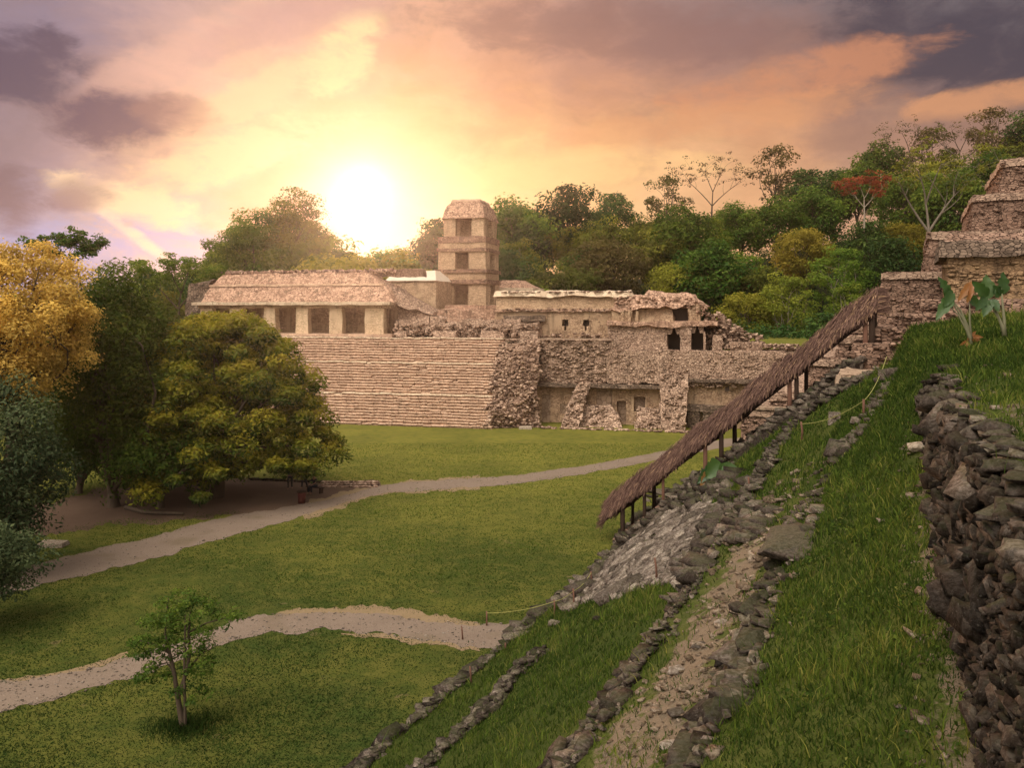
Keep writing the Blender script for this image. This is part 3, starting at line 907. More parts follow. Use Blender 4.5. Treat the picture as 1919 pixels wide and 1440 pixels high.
# right-hand front: upper rubble wall, cornice, niche wall below, buttresses
zc = pz(1120, 722, 6.2)                                      # dark cornice level
up = MB()
aS = a1 - 0.6
pbox(up, aS, aM + 0.5, 6.6, 8.0, zc, TOPZ - 0.3, 0.35, 0.16, "ft", inset=(0, 0, 0.5, 0))
pbox(up, aM - 0.5, aR, 6.4, 8.2, zc + 0.3, zr, 0.35, 0.14, "frt", inset=(0, 0, 0.3, 0))
for _ in range(1500):
    a = rs.uniform(aS - 1.5, aR); z = rs.uniform(zc, TOPZ - 0.4 if a < aM else zr)
    stone(up, pw(a, 6.5 + 0.16 * (z - zc) * .5 + rs.normal() * .06, z), rs.uniform(.22, .55) * np.array([1.3, .8, .7]), -PAL_TH + rs.normal() * .2, rs.normal() * .2, rs.normal() * .2, 1, rs)
up.build('retaining_wall', MAT['rubble_face'], plat)
cor = MB()
pbox(cor, pa(990, 6), pa(1250, 6), 5.95, 6.8, zc - 0.32, zc + 0.12, 0.4, 0.09, "flrtd")
pbox(cor, pa(1290, 6), aR, 5.9, 6.8, zc + 0.55, zc + 0.95, 0.4, 0.09, "flrtd")
cor.build('cornice', MAT['darkstone'], plat)
low = MB()
nb = 7.3
holes = [(1018, 1030, 735, 790, 0), (1052, 1062, 752, 780, 1), (1120, 1147, 732, 783, 0), (1186, 1210, 745, 772, 1), (1155, 1173, 750, 790, 0)]
# niche wall as bays between dark recesses
edges = [985, 1016, 1032, 1050, 1063, 1118, 1148, 1157, 1174, 1188, 1210, 1252]
zb = 0.0
for i in range(len(edges) - 1):
    x0, x1 = edges[i], edges[i + 1]
    a_0, a_1 = pa(x0, nb), pa(x1, nb)
    if i % 2 == 0:
        pbox(low, a_0, a_1, nb, 9.4, zb, zc - 0.2, 0.4, 0.06, "flr")
    else:
        zo0, zo1 = {1: (740, 792), 3: (757, 776), 5: (726, 786), 7: (752, 792), 9: (744, 772)}[i]
        t0, t1 = pz(x0, zo1, nb), pz(x0, zo0, nb)
        pbox(low, a_0, a_1, nb, 9.4, zb, max(t0, 0.1), 0.4, 0.05, "ft")
        pbox(low, a_0, a_1, nb, 9.4, t1, zc - 0.2, 0.4, 0.05, "fd")
pbox(low, pa(1288, nb), aR, nb - .4, 9.4, zb, zc + 0.5, 0.5, 0.08, "flr")
low.build('niche_wall', MAT['plaster'], plat)
bk = MB()
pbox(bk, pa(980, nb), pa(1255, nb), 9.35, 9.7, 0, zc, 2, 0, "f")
# dark blocks on the right wall, painting the shade of its square holes
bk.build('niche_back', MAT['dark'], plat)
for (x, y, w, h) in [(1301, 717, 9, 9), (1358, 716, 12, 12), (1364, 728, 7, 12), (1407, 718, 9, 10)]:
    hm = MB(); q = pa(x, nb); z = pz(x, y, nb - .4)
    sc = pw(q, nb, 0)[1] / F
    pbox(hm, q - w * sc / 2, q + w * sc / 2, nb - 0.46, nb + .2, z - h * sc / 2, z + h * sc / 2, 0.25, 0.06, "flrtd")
    hm.build('hole_shade', MAT['dark'], plat)
# low row of dark recesses at the foot of the right wall
fr = MB()
for x0, x1 in ((1290, 1312), (1318, 1338), (1344, 1368)):
    pbox(fr, pa(x0, 6.2), pa(x1, 6.2), 6.1, 7.0, 0, pz(x0, 772, 6.2), 0.4, 0.08, "flrt")
pbox(fr, pa(1288, 6.2), pa(1400, 6.2), 6.0, 7.0, pz(1300, 772, 6.2), pz(1300, 760, 6.2), 0.4, 0.10, "flrt")
fr.build('foot_wall', MAT['darkstone'], plat)
# buttresses of rubble
for (xa, xb, xc, xd, ytop) in ((1084, 1106, 1052, 1086, 716), (1238, 1292, 1240, 1282, 700), (1076, 1150, 1062, 1166, 760), (960, 1000, 950, 1012, 690), (1196, 1240, 1190, 1250, 766)):
    bt = MB(); bf = 3.4 if ytop < 750 else 4.4
    zt = pz(xa, ytop, 6.4)
    C = [pw(pa(xc, bf), bf, -.05), pw(pa(xd, bf), bf, -.05), pw(pa(xd, 7.4), 7.4, -.05), pw(pa(xc, 7.4), 7.4, -.05),
         pw(pa(xa, 6.1), 6.1, zt), pw(pa(xb, 6.1), 6.1, zt), pw(pa(xb, 7.4), 7.4, zt), pw(pa(xa, 7.4), 7.4, zt)]
    rough(bt, C, 0.3, 0.22, "flrt")
    for _ in range(110):
        uu, vv = rs.random(), rs.random()
        q = (np.array(C[0]) * (1 - uu) + np.array(C[1]) * uu) * (1 - vv) + (np.array(C[4]) * (1 - uu) + np.array(C[5]) * uu) * vv
        stone(bt, q + rs.normal(size=3) * .1, rs.uniform(.25, .6) * np.array([1.2, 1, .7]), rs.uniform(0, 6), rs.normal() * .3, 0, 1, rs)
    bt.build('buttress', MAT['rubble_face'], plat)
# tumbled stones and kerb along the foot
kb = MB()
for _ in range(170):
    x = rs.uniform(925, 1290)
    bb = 2.4 + rs.normal() * .25 if x > 1010 else 1.0 + 1.8 * (x - 915) / 95
    stone(kb, pw(pa(x, bb), bb, 0.08), rs.uniform(.25, .6) * np.array([1.4, 1, .6]), rs.uniform(0, 6), 0, 0, 1, rs)
kb.build('kerb', MAT['stone_pal'], plat)
# crumbled tops: stones along every platform edge
tp = MB()
for _ in range(700):
    a = rs.uniform(-36, aR)
    if a < aM: q = pw(a, 6.7 + abs(rs.normal()) * .5, TOPZ - .05 if a < 0 else TOPZ - .2)
    else: q = pw(a, 6.8 + abs(rs.normal()) * .5, zr)
    stone(tp, q, rs.uniform(.2, .55) * np.array([1.5, 1, .55]), -PAL_TH + rs.normal() * .5, 0, 0, 1, rs)
tp.build('edge_stones', MAT['stone_pal'], plat)
lw = MB()
pbox(lw, aM, aR + 4, 8.0, 40, 0, zr - .05, 1.5, 0.08, "flrt")
lw.build('terrace_core', MAT['paving'], plat)

# ---- gallery building on the left
gb = 8.7
ga0, ga1 = pa(372, gb), pa(733, gb)
gal = empty('gallery_building', pw((ga0 + ga1) / 2, gb + 4, TOPZ), 'long vaulted stone gallery with square piers and sloping roof at the head of the staircase', 'building')
zf = TOPZ
zl = pz(550, 578, gb); zcn = pz(550, 567, gb)
mb = MB()
pbox(mb, ga0 - .6, ga1 + .4, gb - .9, gb + 9, zf - .1, zf + .32, 0.5, 0.05, "flrt")
mb.build('plinth', MAT['stairs'], gal)
zf2 = zf + .3
piers = [(375, 398), (430, 455), (494, 517), (554, 578), (617, 642), (683, 720)]
for x0, x1 in piers:
    mb = MB()
    pbox(mb, pa(x0, gb), pa(x1, gb), gb, gb + 1.1, zf2, zl, 0.35, 0.06, "flrb", inset=(.08, .08, .05, 0))
    mb.build('pier', MAT['pier'], gal)
mb = MB()
pbox(mb, ga0, ga1, gb - .05, gb + 1.2, zl, zcn - .35, 0.5, 0.05, "flrbd")
mb.build('lintel', MAT['plaster'], gal)
mb = MB()
pbox(mb, ga0 - .5, ga1 + .1, gb - .75, gb + .9, zcn - .35, zcn + .05, 0.5, 0.05, "flrtd")
mb.build('cornice', MAT['coping'], gal)
mb = MB()
pbox(mb, ga0, ga1, gb + 3.4, gb + 4.2, zf2, zcn, 0.6, 0.05, "f")
pbox(mb, ga0 - .02, ga0 + .5, gb + 1.1, gb + 3.4, zf2, zcn, 0.6, 0.05, "lr")
pbox(mb, ga1 - .5, ga1 + .02, gb + 1.1, gb + 3.4, zf2, zcn, 0.6, 0.05, "lr")
mb.build('back_wall', MAT['plaster'], gal)
mb = MB()                                                     # corbelled doorway painted as a dark panel of shade on the back wall
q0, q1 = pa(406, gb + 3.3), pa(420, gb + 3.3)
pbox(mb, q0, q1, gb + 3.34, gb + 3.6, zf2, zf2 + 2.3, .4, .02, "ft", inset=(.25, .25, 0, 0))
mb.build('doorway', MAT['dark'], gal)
# mansard roof: steep lower slope, string course, gentler upper slope, ruined ends
zm = pz(550, 535, gb + 1.6); zt = pz(550, 514, gb + 3.2)
mb = MB()
rA0, rA1 = ga0 + .25, pa(738, gb)
C = [pw(rA0, gb + .1, zcn), pw(rA1, gb + .1, zcn), pw(rA1 + .2, gb + 8.5, zcn), pw(rA0, gb + 8.5, zcn),
     pw(rA0 + .6, gb + 1.7, zm), pw(pa(722, gb + 1.7), gb + 1.7, zm), pw(pa(722, gb + 1.7), gb + 7, zm), pw(rA0 + .6, gb + 7, zm)]
rough(mb, C, 0.45, 0.14, "flrt")
C = [pw(rA0 + .5, gb + 1.75, zm), pw(pa(716, gb + 1.7), gb + 1.75, zm), pw(pa(716, gb + 1.7), gb + 6.6, zm), pw(rA0 + .5, gb + 6.6, zm),
     pw(rA0 + 1.5, gb + 2.8, zt), pw(pa(690, gb + 3), gb + 2.8, zt + .15), pw(pa(690, gb + 3), gb + 5.4, zt + .15), pw(rA0 + 1.5, gb + 5.4, zt)]
rough(mb, C, 0.45, 0.12, "flrt")
mb.build('roof', MAT['roofstone'], gal)
mb = MB()
pbox(mb, rA0 + .45, pa(720, gb + 1.6), gb + 1.45, gb + 2.2, zm - .12, zm + .16, .5, .07, "flrtd")
mb.build('string_course', MAT['stairs'], gal)
mb = MB()
for _ in range(330):
    a = rs.uniform(rA0 + 1.2, pa(742, gb + 4)); stone(mb, pw(a, gb + 4 + rs.normal() * .5, zt + .12 + rs.random() * .35), rs.uniform(.25, .6) * np.array([1.1, 1, 1.0]), rs.uniform(0, 6), rs.normal() * .3, 0, 1, rs)
pbox(mb, rA0 + 4, pa(800, gb + 6), gb + 4.6, gb + 5.6, zt - 0.5, zt + .55, .5, .2, "flrt")
mb.build('roof_crest', MAT['stone_pal'], gal)
mb = MB()                                                     # dark broken end on the far left
C = [pw(pa(342, gb + 1), gb + .6, zf + .3), pw(ga0 + .2, gb + .6, zf + .3), pw(ga0 + .2, gb + 8, zf + .3), pw(pa(342, gb + 1), gb + 8, zf + .3),
     pw(pa(352, gb + 1.6), gb + 1.7, pz(352, 532, gb + 1.6)), pw(ga0 + .8, gb + 1.7, pz(380, 524, gb + 1.6)), pw(ga0 + .8, gb + 7, pz(380, 524, gb + 1.6)), pw(pa(352, gb + 1.6), gb + 7, pz(352, 532, gb + 1.6))]
rough(mb, C, 0.4, 0.4, "flrt")
mb.build('broken_end', MAT['darkstone'], gal)
mb = MB()                                                     # collapsed right end: a slope of masonry
C = [pw(rA1 - 1.2, gb + 1.2, zcn), pw(pa(812, gb + 3), gb + 3, zcn - 1.6), pw(pa(812, gb + 3), gb + 9, zcn - 1.6), pw(rA1 - 1.2, gb + 8, zcn),
     pw(pa(716, gb + 2), gb + 2.4, zm + .2), pw(pa(752, gb + 4), gb + 4, zm - .9), pw(pa(752, gb + 4), gb + 7, zm - .9), pw(pa(716, gb + 2), gb + 7, zm + .2)]
rough(mb, C, 0.4, 0.30, "frt")
C = [pw(pa(738, gb + 2), gb + 2.2, zf), pw(pa(815, gb + 3), gb + 2.6, zf), pw(pa(815, gb + 3), gb + 7, zf), pw(pa(738, gb + 2), gb + 7, zf),
     pw(pa(738, gb + 2), gb + 2.6, zcn + .2), pw(pa(806, gb + 3), gb + 3.2, zcn - 1.2), pw(pa(806, gb + 3), gb + 7, zcn - 1.2), pw(pa(738, gb + 2), gb + 7, zcn + .2)]
rough(mb, C, 0.4, 0.16, "flrt")
for _ in range(360):
    x = rs.uniform(716, 812); f = rs.random(); bq = gb + 1.6 + 2.6 * (x - 716) / 96 + f * 1.6
    zq = np.interp(x, [716, 752, 812], [zm + .2, zm - .9, zcn - 1.6]) * f + (1 - f) * np.interp(x, [716, 812], [zcn, zcn - 1.6])
    stone(mb, pw(pa(x, bq), bq, zq + .1), rs.uniform(.25, .75) * np.array([1.3, 1, .7]), rs.uniform(0, 6), rs.normal() * .3, rs.normal() * .3, 1, rs)
mb.build('collapsed_end', MAT['rubble_face'], gal)

# ---- broken wall stubs in front of the tower
wst = empty('ruined_wall', pw(-6, 11, TOPZ), 'low broken stone wall stubs in front of the tower foot', 'ruined wall')
mb = MB()
xs_ = [735, 770, 800, 830, 862, 900, 940, 975, 1008]
tops = [598, 600, 594, 602, 600, 604, 600, 606]
for i, yt in enumerate(tops):
    pbox(mb, pa(xs_[i], 9.5), pa(xs_[i + 1] + 2, 9.5), 9.5 + .5 * rs.random(), 11.5, TOPZ, pz(xs_[i], yt + rs.normal() * 3, 9.5), .35, .2, "flrt", batter=.12)
for x0, x1 in ((742, 762), (812, 856), (900, 944), (975, 1010)):
    pbox(mb, pa(x0, 7.8), pa(x1, 7.8), 7.7, 8.9, TOPZ - .1, pz(x0, 621, 7.8), .35, .12, "flrt", batter=.08)
for _ in range(380):
    x = rs.uniform(735, 1005); stone(mb, pw(pa(x, 9), rs.uniform(8.6, 10.5), TOPZ + rs.random() * 1.6), rs.uniform(.25, .7) * np.array([1.2, 1, .8]), rs.uniform(0, 6), 0, 0, 1, rs)
mb.build('wall_stub', MAT['rubble_face'], wst)
mb = MB()
pbox(mb, pa(815, 13), pa(1010, 13), 13, 20, TOPZ, pz(900, 580, 13), .6, .2, "flrt", batter=.3)
pbox(mb, pa(830, 16), pa(965, 16), 16, 24, TOPZ + 1, pz(900, 573, 16), .6, .1, "flrt", batter=.3)
mb.build('terrace_step', MAT['roofstone'], wst)

# ---- the tower
tb = 26.0
tz = lambda py: pz(880, py, tb)
twr = empty('tower', pw(pa(866, tb), tb + 3.6, tz(575)), 'four storey square stone tower with open windows and a sloped roof rising behind the gallery', 'tower')


def tx(px): return pa(px, tb)


TD = 7.6                                                       # depth of the tower


def storey(name, x0, x1, y0, y1, o0, o1, oy0, oy1, mat, s0=0.33, s1=0.67, wall=1.0):
    """four walls with a central opening in each face; x in photograph pixels on the front plane"""
    p = empty_part(name, twr)
    mb = MB()
    A0, A1 = tx(x0), tx(x1)
    cx = (A0 + A1) / 2; hw = (A1 - A0) / 2
    B0 = tb; B1 = tb + TD
    z0, z1 = tz(y1), tz(y0); w0, w1 = tz(oy1), tz(oy0)
    q0, q1 = tx(o0), tx(o1)
    for bf in (B0, B1 - wall):
        pbox(mb, A0, q0, bf, bf + wall, z0, z1, .4, .04, "flrb")
        pbox(mb, q1, A1, bf, bf + wall, z0, z1, .4, .04, "flrb")
        if w1 < z1 - .05: pbox(mb, q0, q1, bf, bf + wall, w1, z1, .4, .03, "fbd")
        if w0 > z0 + .05: pbox(mb, q0, q1, bf, bf + wall, z0, w0, .4, .03, "fbt")
    d0, d1 = B0 + TD * s0, B0 + TD * s1
    for af in (A0, A1 - wall):
        pbox(mb, af, af + wall, B0 + wall, d0, z0, z1, .4, .04, "lrb")
        pbox(mb, af, af + wall, d1, B1 - wall, z0, z1, .4, .04, "lrf")
        if w1 < z1 - .05: pbox(mb, af, af + wall, d0, d1, w1, z1, .4, .03, "lrd")
        if w0 > z0 + .05: pbox(mb, af, af + wall, d0, d1, z0, w0, .4, .03, "lrt")
    # inner stair core closes the view through
    pbox(mb, cx - hw * .42, cx + hw * .42, B0 + TD * .36, B0 + TD * .64, z0, z1, .6, .03, "flrb")
    return mb.build(name, mat, twr)


def empty_part(n, p): return None


def band(name, x0, x1, y0, y1, mat, over=0.0, amp=.07, batter=0.0):
    mb = MB()
    pbox(mb, tx(x0), tx(x1), tb - over, tb + TD + over, tz(y1), tz(y0), .4, amp, "flrbtd", batter=batter)
    return mb.build(name, mat, twr)


band('plinth', 812, 918, 573, 606, MAT['rubble_face'], .5, .1, .15)
storey('storey', 819, 911, 532, 573, 850, 878, 534, 573, MAT['cream'])
band('cornice', 816.5, 913.5, 524, 532, MAT['band'], .32)
band('frieze', 819, 911, 511, 524, MAT['cream'], .12, .04)
band('cornice', 816, 914, 504.5, 511, MAT['band'], .34)
storey('storey', 821.5, 910.5, 471, 504.5, 853, 879, 473, 504, MAT['cream'])
band('cornice', 819.5, 912.5, 465, 471, MAT['band'], .22)
band('frieze', 821.5, 911, 455, 465, MAT['cream'], .08, .04)
band('cornice', 820.5, 912, 443, 455, MAT['band'], .14, .12)
storey('storey', 832, 907, 408, 443, 854, 884, 407, 443, MAT['cream'], wall=.9)
mb = MB()                                                       # roof: battered, slightly bowed, with a cap
prof = [(830, 936 - 27, 409, -.35), (832, 907, 400, -.05), (836, 903, 385, .5), (843, 896, 375.5, 1.1)]
for (x0, x1, y, o), (X0, X1, Y, O) in zip(prof[:-1], prof[1:]):
    C = [pw(tx(x0), tb + o, tz(y)), pw(tx(x1), tb + o, tz(y)), pw(tx(x1), tb + TD - o, tz(y)), pw(tx(x0), tb + TD - o, tz(y)),
         pw(tx(X0), tb + O, tz(Y)), pw(tx(X1), tb + O, tz(Y)), pw(tx(X1), tb + TD - O, tz(Y)), pw(tx(X0), tb + TD - O, tz(Y))]
    rough(mb, C, .4, .09, "flrbt" + ("d" if y == 409 else ""))
mb.build('roof', MAT['roofstone'], twr)
mb = MB()
pbox(mb, tx(841), tx(898), tb + .95, tb + TD - .95, tz(376), tz(371.5), .4, .08, "flrbtd", batter=.2)
mb.build('roof_cap', MAT['stairs'], twr)

# ---- plain building with the white roof, left of the tower
pb_ = 19.0
pl = empty('white_roofed_building', pw(pa(770, pb_), pb_ + 4, TOPZ), 'plain stone building with a white sloping roof between the gallery and the tower', 'building')
mb = MB(); pbox(mb, pa(700, pb_), pa(818, pb_), pb_, pb_ + 8, TOPZ, pz(770, 526, pb_), .6, .04, "flrb"); mb.build('wall', MAT['cream'], pl)
mb = MB(); pbox(mb, pa(722, pb_), pa(819, pb_), pb_ - .3, pb_ + 8, pz(770, 526.5, pb_), pz(770, 508, pb_ + 3), .6, .03, "flrbtd", inset=(.4, 1.2, 3.2, 3)); mb.build('roof', MAT['whitecap'], pl)

# ---- building behind the tower on the right
bb_ = 36.0
bh = empty('mansard_building', pw(pa(960, bb_), bb_ + 4, TOPZ), 'stone building with a stepped mansard roof just behind the right side of the tower', 'building')
mb = MB(); pbox(mb, pa(900, bb_), pa(1000, bb_), bb_, bb_ + 8, TOPZ, pz(960, 545, bb_), .8, .06, "flrb"); mb.build('wall', MAT['darkstone'], bh)
mb = MB(); pbox(mb, pa(898, bb_), pa(1001, bb_), bb_ - .4, bb_ + 8.4, pz(960, 545, bb_), pz(960, 540, bb_), .6, .05, "flrbtd"); mb.build('cornice', MAT['coping'], bh)
mb = MB(); pbox(mb, pa(902, bb_), pa(997, bb_), bb_, bb_ + 8, pz(960, 540, bb_), pz(960, 525, bb_ + 2), .6, .08, "flrbt", inset=(1.5, 2.4, 2, 2)); mb.build('roof', MAT['roofstone'], bh)

# ---- long plastered wall building to the right of the tower
lb = 11.0
lng = empty('plastered_wing', pw(pa(1060, lb), lb + 3, TOPZ), 'long flat topped wing with a plastered holed wall, right of the tower', 'building')
zA = pz(1060, 584, lb); zB = pz(1060, 556, lb); zC = pz(1060, 546, lb)
mb = MB()
aw0, aw1 = pa(928, lb), pa(1182, lb)
hl = [(1054, 1066), (1092, 1104)]
x_ = [928, 1054, 1066, 1092, 1104, 1182]
for i in range(5):
    if i % 2 == 0: pbox(mb, pa(x_[i], lb), pa(x_[i + 1], lb), lb, lb + 5, TOPZ - .1, zA, .3, .12, "flr")
    else:
        y0, y1 = pz(1060, 611, lb), pz(1060, 599, lb)
        pbox(mb, pa(x_[i], lb), pa(x_[i + 1], lb), lb, lb + 5, TOPZ - .1, y0 - .55, .4, .06, "ft")
        for q0_, q1_ in ((x_[i], x_[i] + 4), (x_[i + 1] - 4, x_[i + 1])): pbox(mb, pa(q0_, lb), pa(q1_, lb), lb, lb + 1, y0 - .55, y0, .3, .04, "flrt")
        pbox(mb, pa(x_[i], lb), pa(x_[i + 1], lb), lb, lb + 5, y1, zA, .4, .06, "fd")
mb.build('wall', MAT['plaster'], lng)
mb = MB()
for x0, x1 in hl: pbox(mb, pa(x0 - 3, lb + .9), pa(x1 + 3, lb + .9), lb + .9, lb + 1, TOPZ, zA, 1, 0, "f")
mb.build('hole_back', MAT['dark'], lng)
mb = MB(); pbox(mb, aw0, aw1, lb - .3, lb + 5, zA, zA + .3, .3, .14, "flrtd"); mb.build('string_course', MAT['roofstone'], lng)
mb = MB(); pbox(mb, aw0 + .1, aw1, lb + .1, lb + 5, zA + .3, zB, .5, .05, "flr", inset=(0, 0, .25, 0)); mb.build('frieze', MAT['cream'], lng)
mb = MB(); pbox(mb, aw0 - .2, aw1 + .2, lb - .2, lb + 6, zB, zC, .35, .16, "flrtd", inset=(.2, .5, .4, .4)); mb.build('roof_slab', MAT['coping'], lng)
mb = MB(); pbox(mb, pa(945, lb - .6), pa(1022, lb - .6), lb - .7, lb - .02, pz(980, 603, lb), pz(980, 592, lb), .4, .12, "flrtd")
pbox(mb, pa(945, lb), pa(965, lb), lb - .5, lb - .02, TOPZ, pz(980, 603, lb), .4, .12, "flrt")
mb.build('broken_ledge', MAT['darkstone'], lng)
mb = MB()
for _ in range(420):
    x = rs.uniform(940, 1185); w_ = rs.random()
    bq, zq = (lb + rs.uniform(-.3, .6), zC - .1) if w_ < .35 else ((lb - .25, zA + rs.uniform(0, .35)) if w_ < .6 else (lb - rs.uniform(.05, .9), TOPZ + abs(rs.normal()) * .25))
    stone(mb, pw(pa(x, bq), bq, zq), rs.uniform(.15, .5) * np.array([1.4, .8, .6]), -PAL_TH + rs.normal() * .3, rs.normal() * .2, 0, 1, rs)
mb.build('loose_masonry', MAT['stone_pal'], lng)

# ---- ruined vaulted building on the right
rb = 8.8
ru = empty('ruined_building', pw(pa(1240, rb), rb + 4, zr), 'ruined vaulted stone building with dark corbelled doorways and a collapsed sloping roof', 'ruined building')
R_ = lambda px, py, b=rb: pf(px, py, b)
z1_ = pz(1240, 612, rb)
mb = MB()
for x0, x1, y0, bfo in ((1140, 1195, 636, 0), (1195, 1252, 628, .1), (1275, 1296, 612, .15), (1318, 1322, 622, .2), (1336, 1353, 628, .1)):
    pbox(mb, pa(x0, rb), pa(x1, rb), rb - bfo, rb + 1.6, zr, pz(x0, y0, rb), .35, .10, "flrbt")
pbox(mb, pa(1140, rb), pa(1252, rb), rb + .25, rb + 2, zr, z1_, .35, .12, "flrt")
# corbelled heads over the two doorways
for x0, x1, yt in ((1252, 1275, 613), (1296, 1318, 611)):
    xm = (x0 + x1) / 2
    pbox(mb, pa(x0 - 1, rb), pa(x0 + 6, rb), rb + .05, rb + 1.6, pz(xm, yt + 14, rb), pz(xm, yt, rb), .3, .07, "flrbd", inset=(0, -.25, 0, 0))
    pbox(mb, pa(x1 - 6, rb), pa(x1 + 1, rb), rb + .05, rb + 1.6, pz(xm, yt + 14, rb), pz(xm, yt, rb), .3, .07, "flrbd", inset=(-.25, 0, 0, 0))
mb.build('front_wall', MAT['rubble_face'], ru)
mb = MB(); pbox(mb, pa(1244, rb + 3), pa(1334, rb + 3), rb + 3.0, rb + 3.6, zr, z1_ + .2, .5, .05, "f"); pbox(mb, pa(1255, rb + 2.8), pa(1298, rb + 2.8), rb + 2.8, rb + 3.4, z1_ + .5, pz(1275, 566, rb + 2.8), .5, .05, "f"); mb.build('inner_wall', MAT['dark'], ru)  # dark backs put shade into the doorways and the roof gap
mb = MB()
pbox(mb, pa(1138, rb), pa(1345, rb), rb - .35, rb + 4.5, z1_, z1_ + .55, .35, .18, "flrtd")
mb.build('cornice', MAT['roofstone'], ru)
mb = MB()
pbox(mb, pa(1148, rb + .8), pa(1185, rb + .8), rb + .6, rb + 4, z1_ + .5, pz(1160, 580, rb + .8), .35, .12, "flrt")
pbox(mb, pa(1185, rb + .8), pa(1262, rb + .8), rb + .9, rb + 4, z1_ + .5, pz(1220, 572, rb + .8), .35, .30, "flrt", inset=(.2, .3, .7, 0))
pbox(mb, pa(1290, rb + .8), pa(1312, rb + .8), rb + .9, rb + 4, z1_ + .5, pz(1300, 570, rb + .8), .35, .16, "flrt")
for x0, w in ((1164, 5), (1178, 5), (1192, 5)):
    pbox(mb, pa(x0, rb + .6), pa(x0 + w, rb + .6), rb + .45, rb + .9, z1_ + .5, pz(1160, 583, rb + .8), .3, .05, "flrt")
mb.build('upper_wall', MAT['plaster'], ru)
mb = MB()
C = [pw(pa(1146, rb), rb + .4, pz(1160, 581, rb)), pw(pa(1306, rb + .5), rb + .7, pz(1300, 572, rb)), pw(pa(1330, rb + 5), rb + 7, pz(1300, 580, rb)), pw(pa(1150, rb + 5), rb + 7, pz(1160, 581, rb)),
     pw(pa(1162, rb + 2), rb + 2.2, pz(1166, 560, rb + 2)), pw(pa(1298, rb + 2), rb + 2.2, pz(1290, 553, rb + 2)), pw(pa(1300, rb + 5), rb + 6, pz(1290, 552, rb + 5)), pw(pa(1170, rb + 5), rb + 6, pz(1166, 556, rb + 5))]
rough(mb, C, .35, .32, "flrbtd")
C = [pw(pa(1205, rb + 2), rb + 2.2, pz(1210, 557, rb + 2)), pw(pa(1300, rb + 2), rb + 2.2, pz(1290, 556, rb + 2)), pw(pa(1300, rb + 5), rb + 6, pz(1290, 556, rb + 5)), pw(pa(1205, rb + 5), rb + 6, pz(1210, 557, rb + 5)),
     pw(pa(1216, rb + 3), rb + 3.2, pz(1220, 547.5, rb + 3)), pw(pa(1292, rb + 3), rb + 3.2, pz(1290, 549, rb + 3)), pw(pa(1292, rb + 5), rb + 5, pz(1290, 549, rb + 5)), pw(pa(1216, rb + 5), rb + 5, pz(1220, 547.5, rb + 5))]
rough(mb, C, .35, .25, "flrbt")
for _ in range(260):
    x = rs.uniform(1150, 1325); bq = rb + rs.uniform(.6, 2.4)
    stone(mb, pw(pa(x, bq), bq, pz(x, rs.uniform(556, 578) + max(0, x - 1290) * .5, bq)), rs.uniform(.2, .5) * np.array([1.3, 1, .7]), rs.uniform(0, 6), 0, 0, 1, rs)
mb.build('collapsed_roof', MAT['roofstone'], ru)
mb = MB()
for x0, x1, y0 in ((1322, 1346, 600), (1345, 1362, 588), (1356, 1375, 602), (1370, 1392, 612)):
    pbox(mb, pa(x0, rb + 4), pa(x1, rb + 4), rb + 3, rb + 6, zr, pz(x0, y0 + 6, rb + 4), .35, .25, "flrt", batter=.15)
for _ in range(420):
    x = rs.triangular(1318, 1340, 1440); bq = rb + rs.uniform(1, 6)
    yt = np.interp(x, [1318, 1345, 1370, 1400, 1440], [590, 584, 604, 622, 634])
    stone(mb, pw(pa(x, bq), bq, rs.uniform(zr, max(zr + .1, pz(x, yt, bq)))), rs.uniform(.25, .65) * np.array([1.2, 1, .8]), rs.uniform(0, 6), 0, 0, 1, rs)
mb.build('fallen_masonry', MAT['stone_pal'], ru)

# ---- low stone walls and grass on the right end of the platform
lowr = empty('low_stone_wall', pw(pa(1400, 9), 9, zr), 'low ruined stone wall beside the grassy right end of the palace platform', 'ruined wall')
mb = MB()
pbox(mb, pa(1368, 8.4), pa(1428, 8.4), 8.4, 9.3, zr, pz(1400, 642, 8.4), .35, .16, "flrt")
pbox(mb, pa(1428, 8.8), pa(1500, 8.8), 9, 9.8, zr, pz(1460, 655, 8.8), .35, .16, "flrt")
for _ in range(160):
    x = rs.uniform(1360, 1500); stone(mb, pw(pa(x, 8.6), 8.3 + rs.random(), zr + rs.random() * .5 + .3), rs.uniform(.25, .6) * np.array([1.3, 1, .7]), rs.uniform(0, 6), 0, 0, 1, rs)
mb.build('wall_course', MAT['rubble_face'], lowr)
gm = MB()
U = np.linspace(0, 1, 41)[:, None]; Vv = np.linspace(0, 1, 25)[None, :]
ga, gb2 = pa(1345, 11), pa(1560, 11)
Ag = ga + (gb2 - ga) * U + 0 * Vv; Bg = 9.6 + 24 * Vv + 0 * U
Zg = zr + 1.3 * np.clip(Vv * 2.2, 0, 1) * (1 - 0.55 * U) + 0.0
Pg2 = np.stack([PA[0] + Ag * PC + Bg * PS, PA[1] - Ag * PS + Bg * PC, Zg], -1)
Pg2[..., 2] += fbm(Pg2, .3, 3) * .5
gm.add(Pg2.reshape(-1, 3), grid(40, 24))
tag(gm.build('grass_terrace', MAT['lawn'], smooth=True), kind='structure')


# ------------------------------------------------------------------ stepped pyramid on the right 
YTH = R(25.0)
YC, YS = math.cos(YTH), math.sin(YTH)
PO = at(1390, 836, 66.0)


def yw(a, b, z):
    return np.array([PO[0] + a * YC + b * YS, PO[1] - a * YS + b * YC, z])


def yf(px, py, b):
    k = (px - 960) / F
    a = (k * (PO[1] + b * YC) - PO[0] - b * YS) / (YC + k * YS)
    y = PO[1] - a * YS + b * YC
    return a, EYE + (HOR - py) / F * y


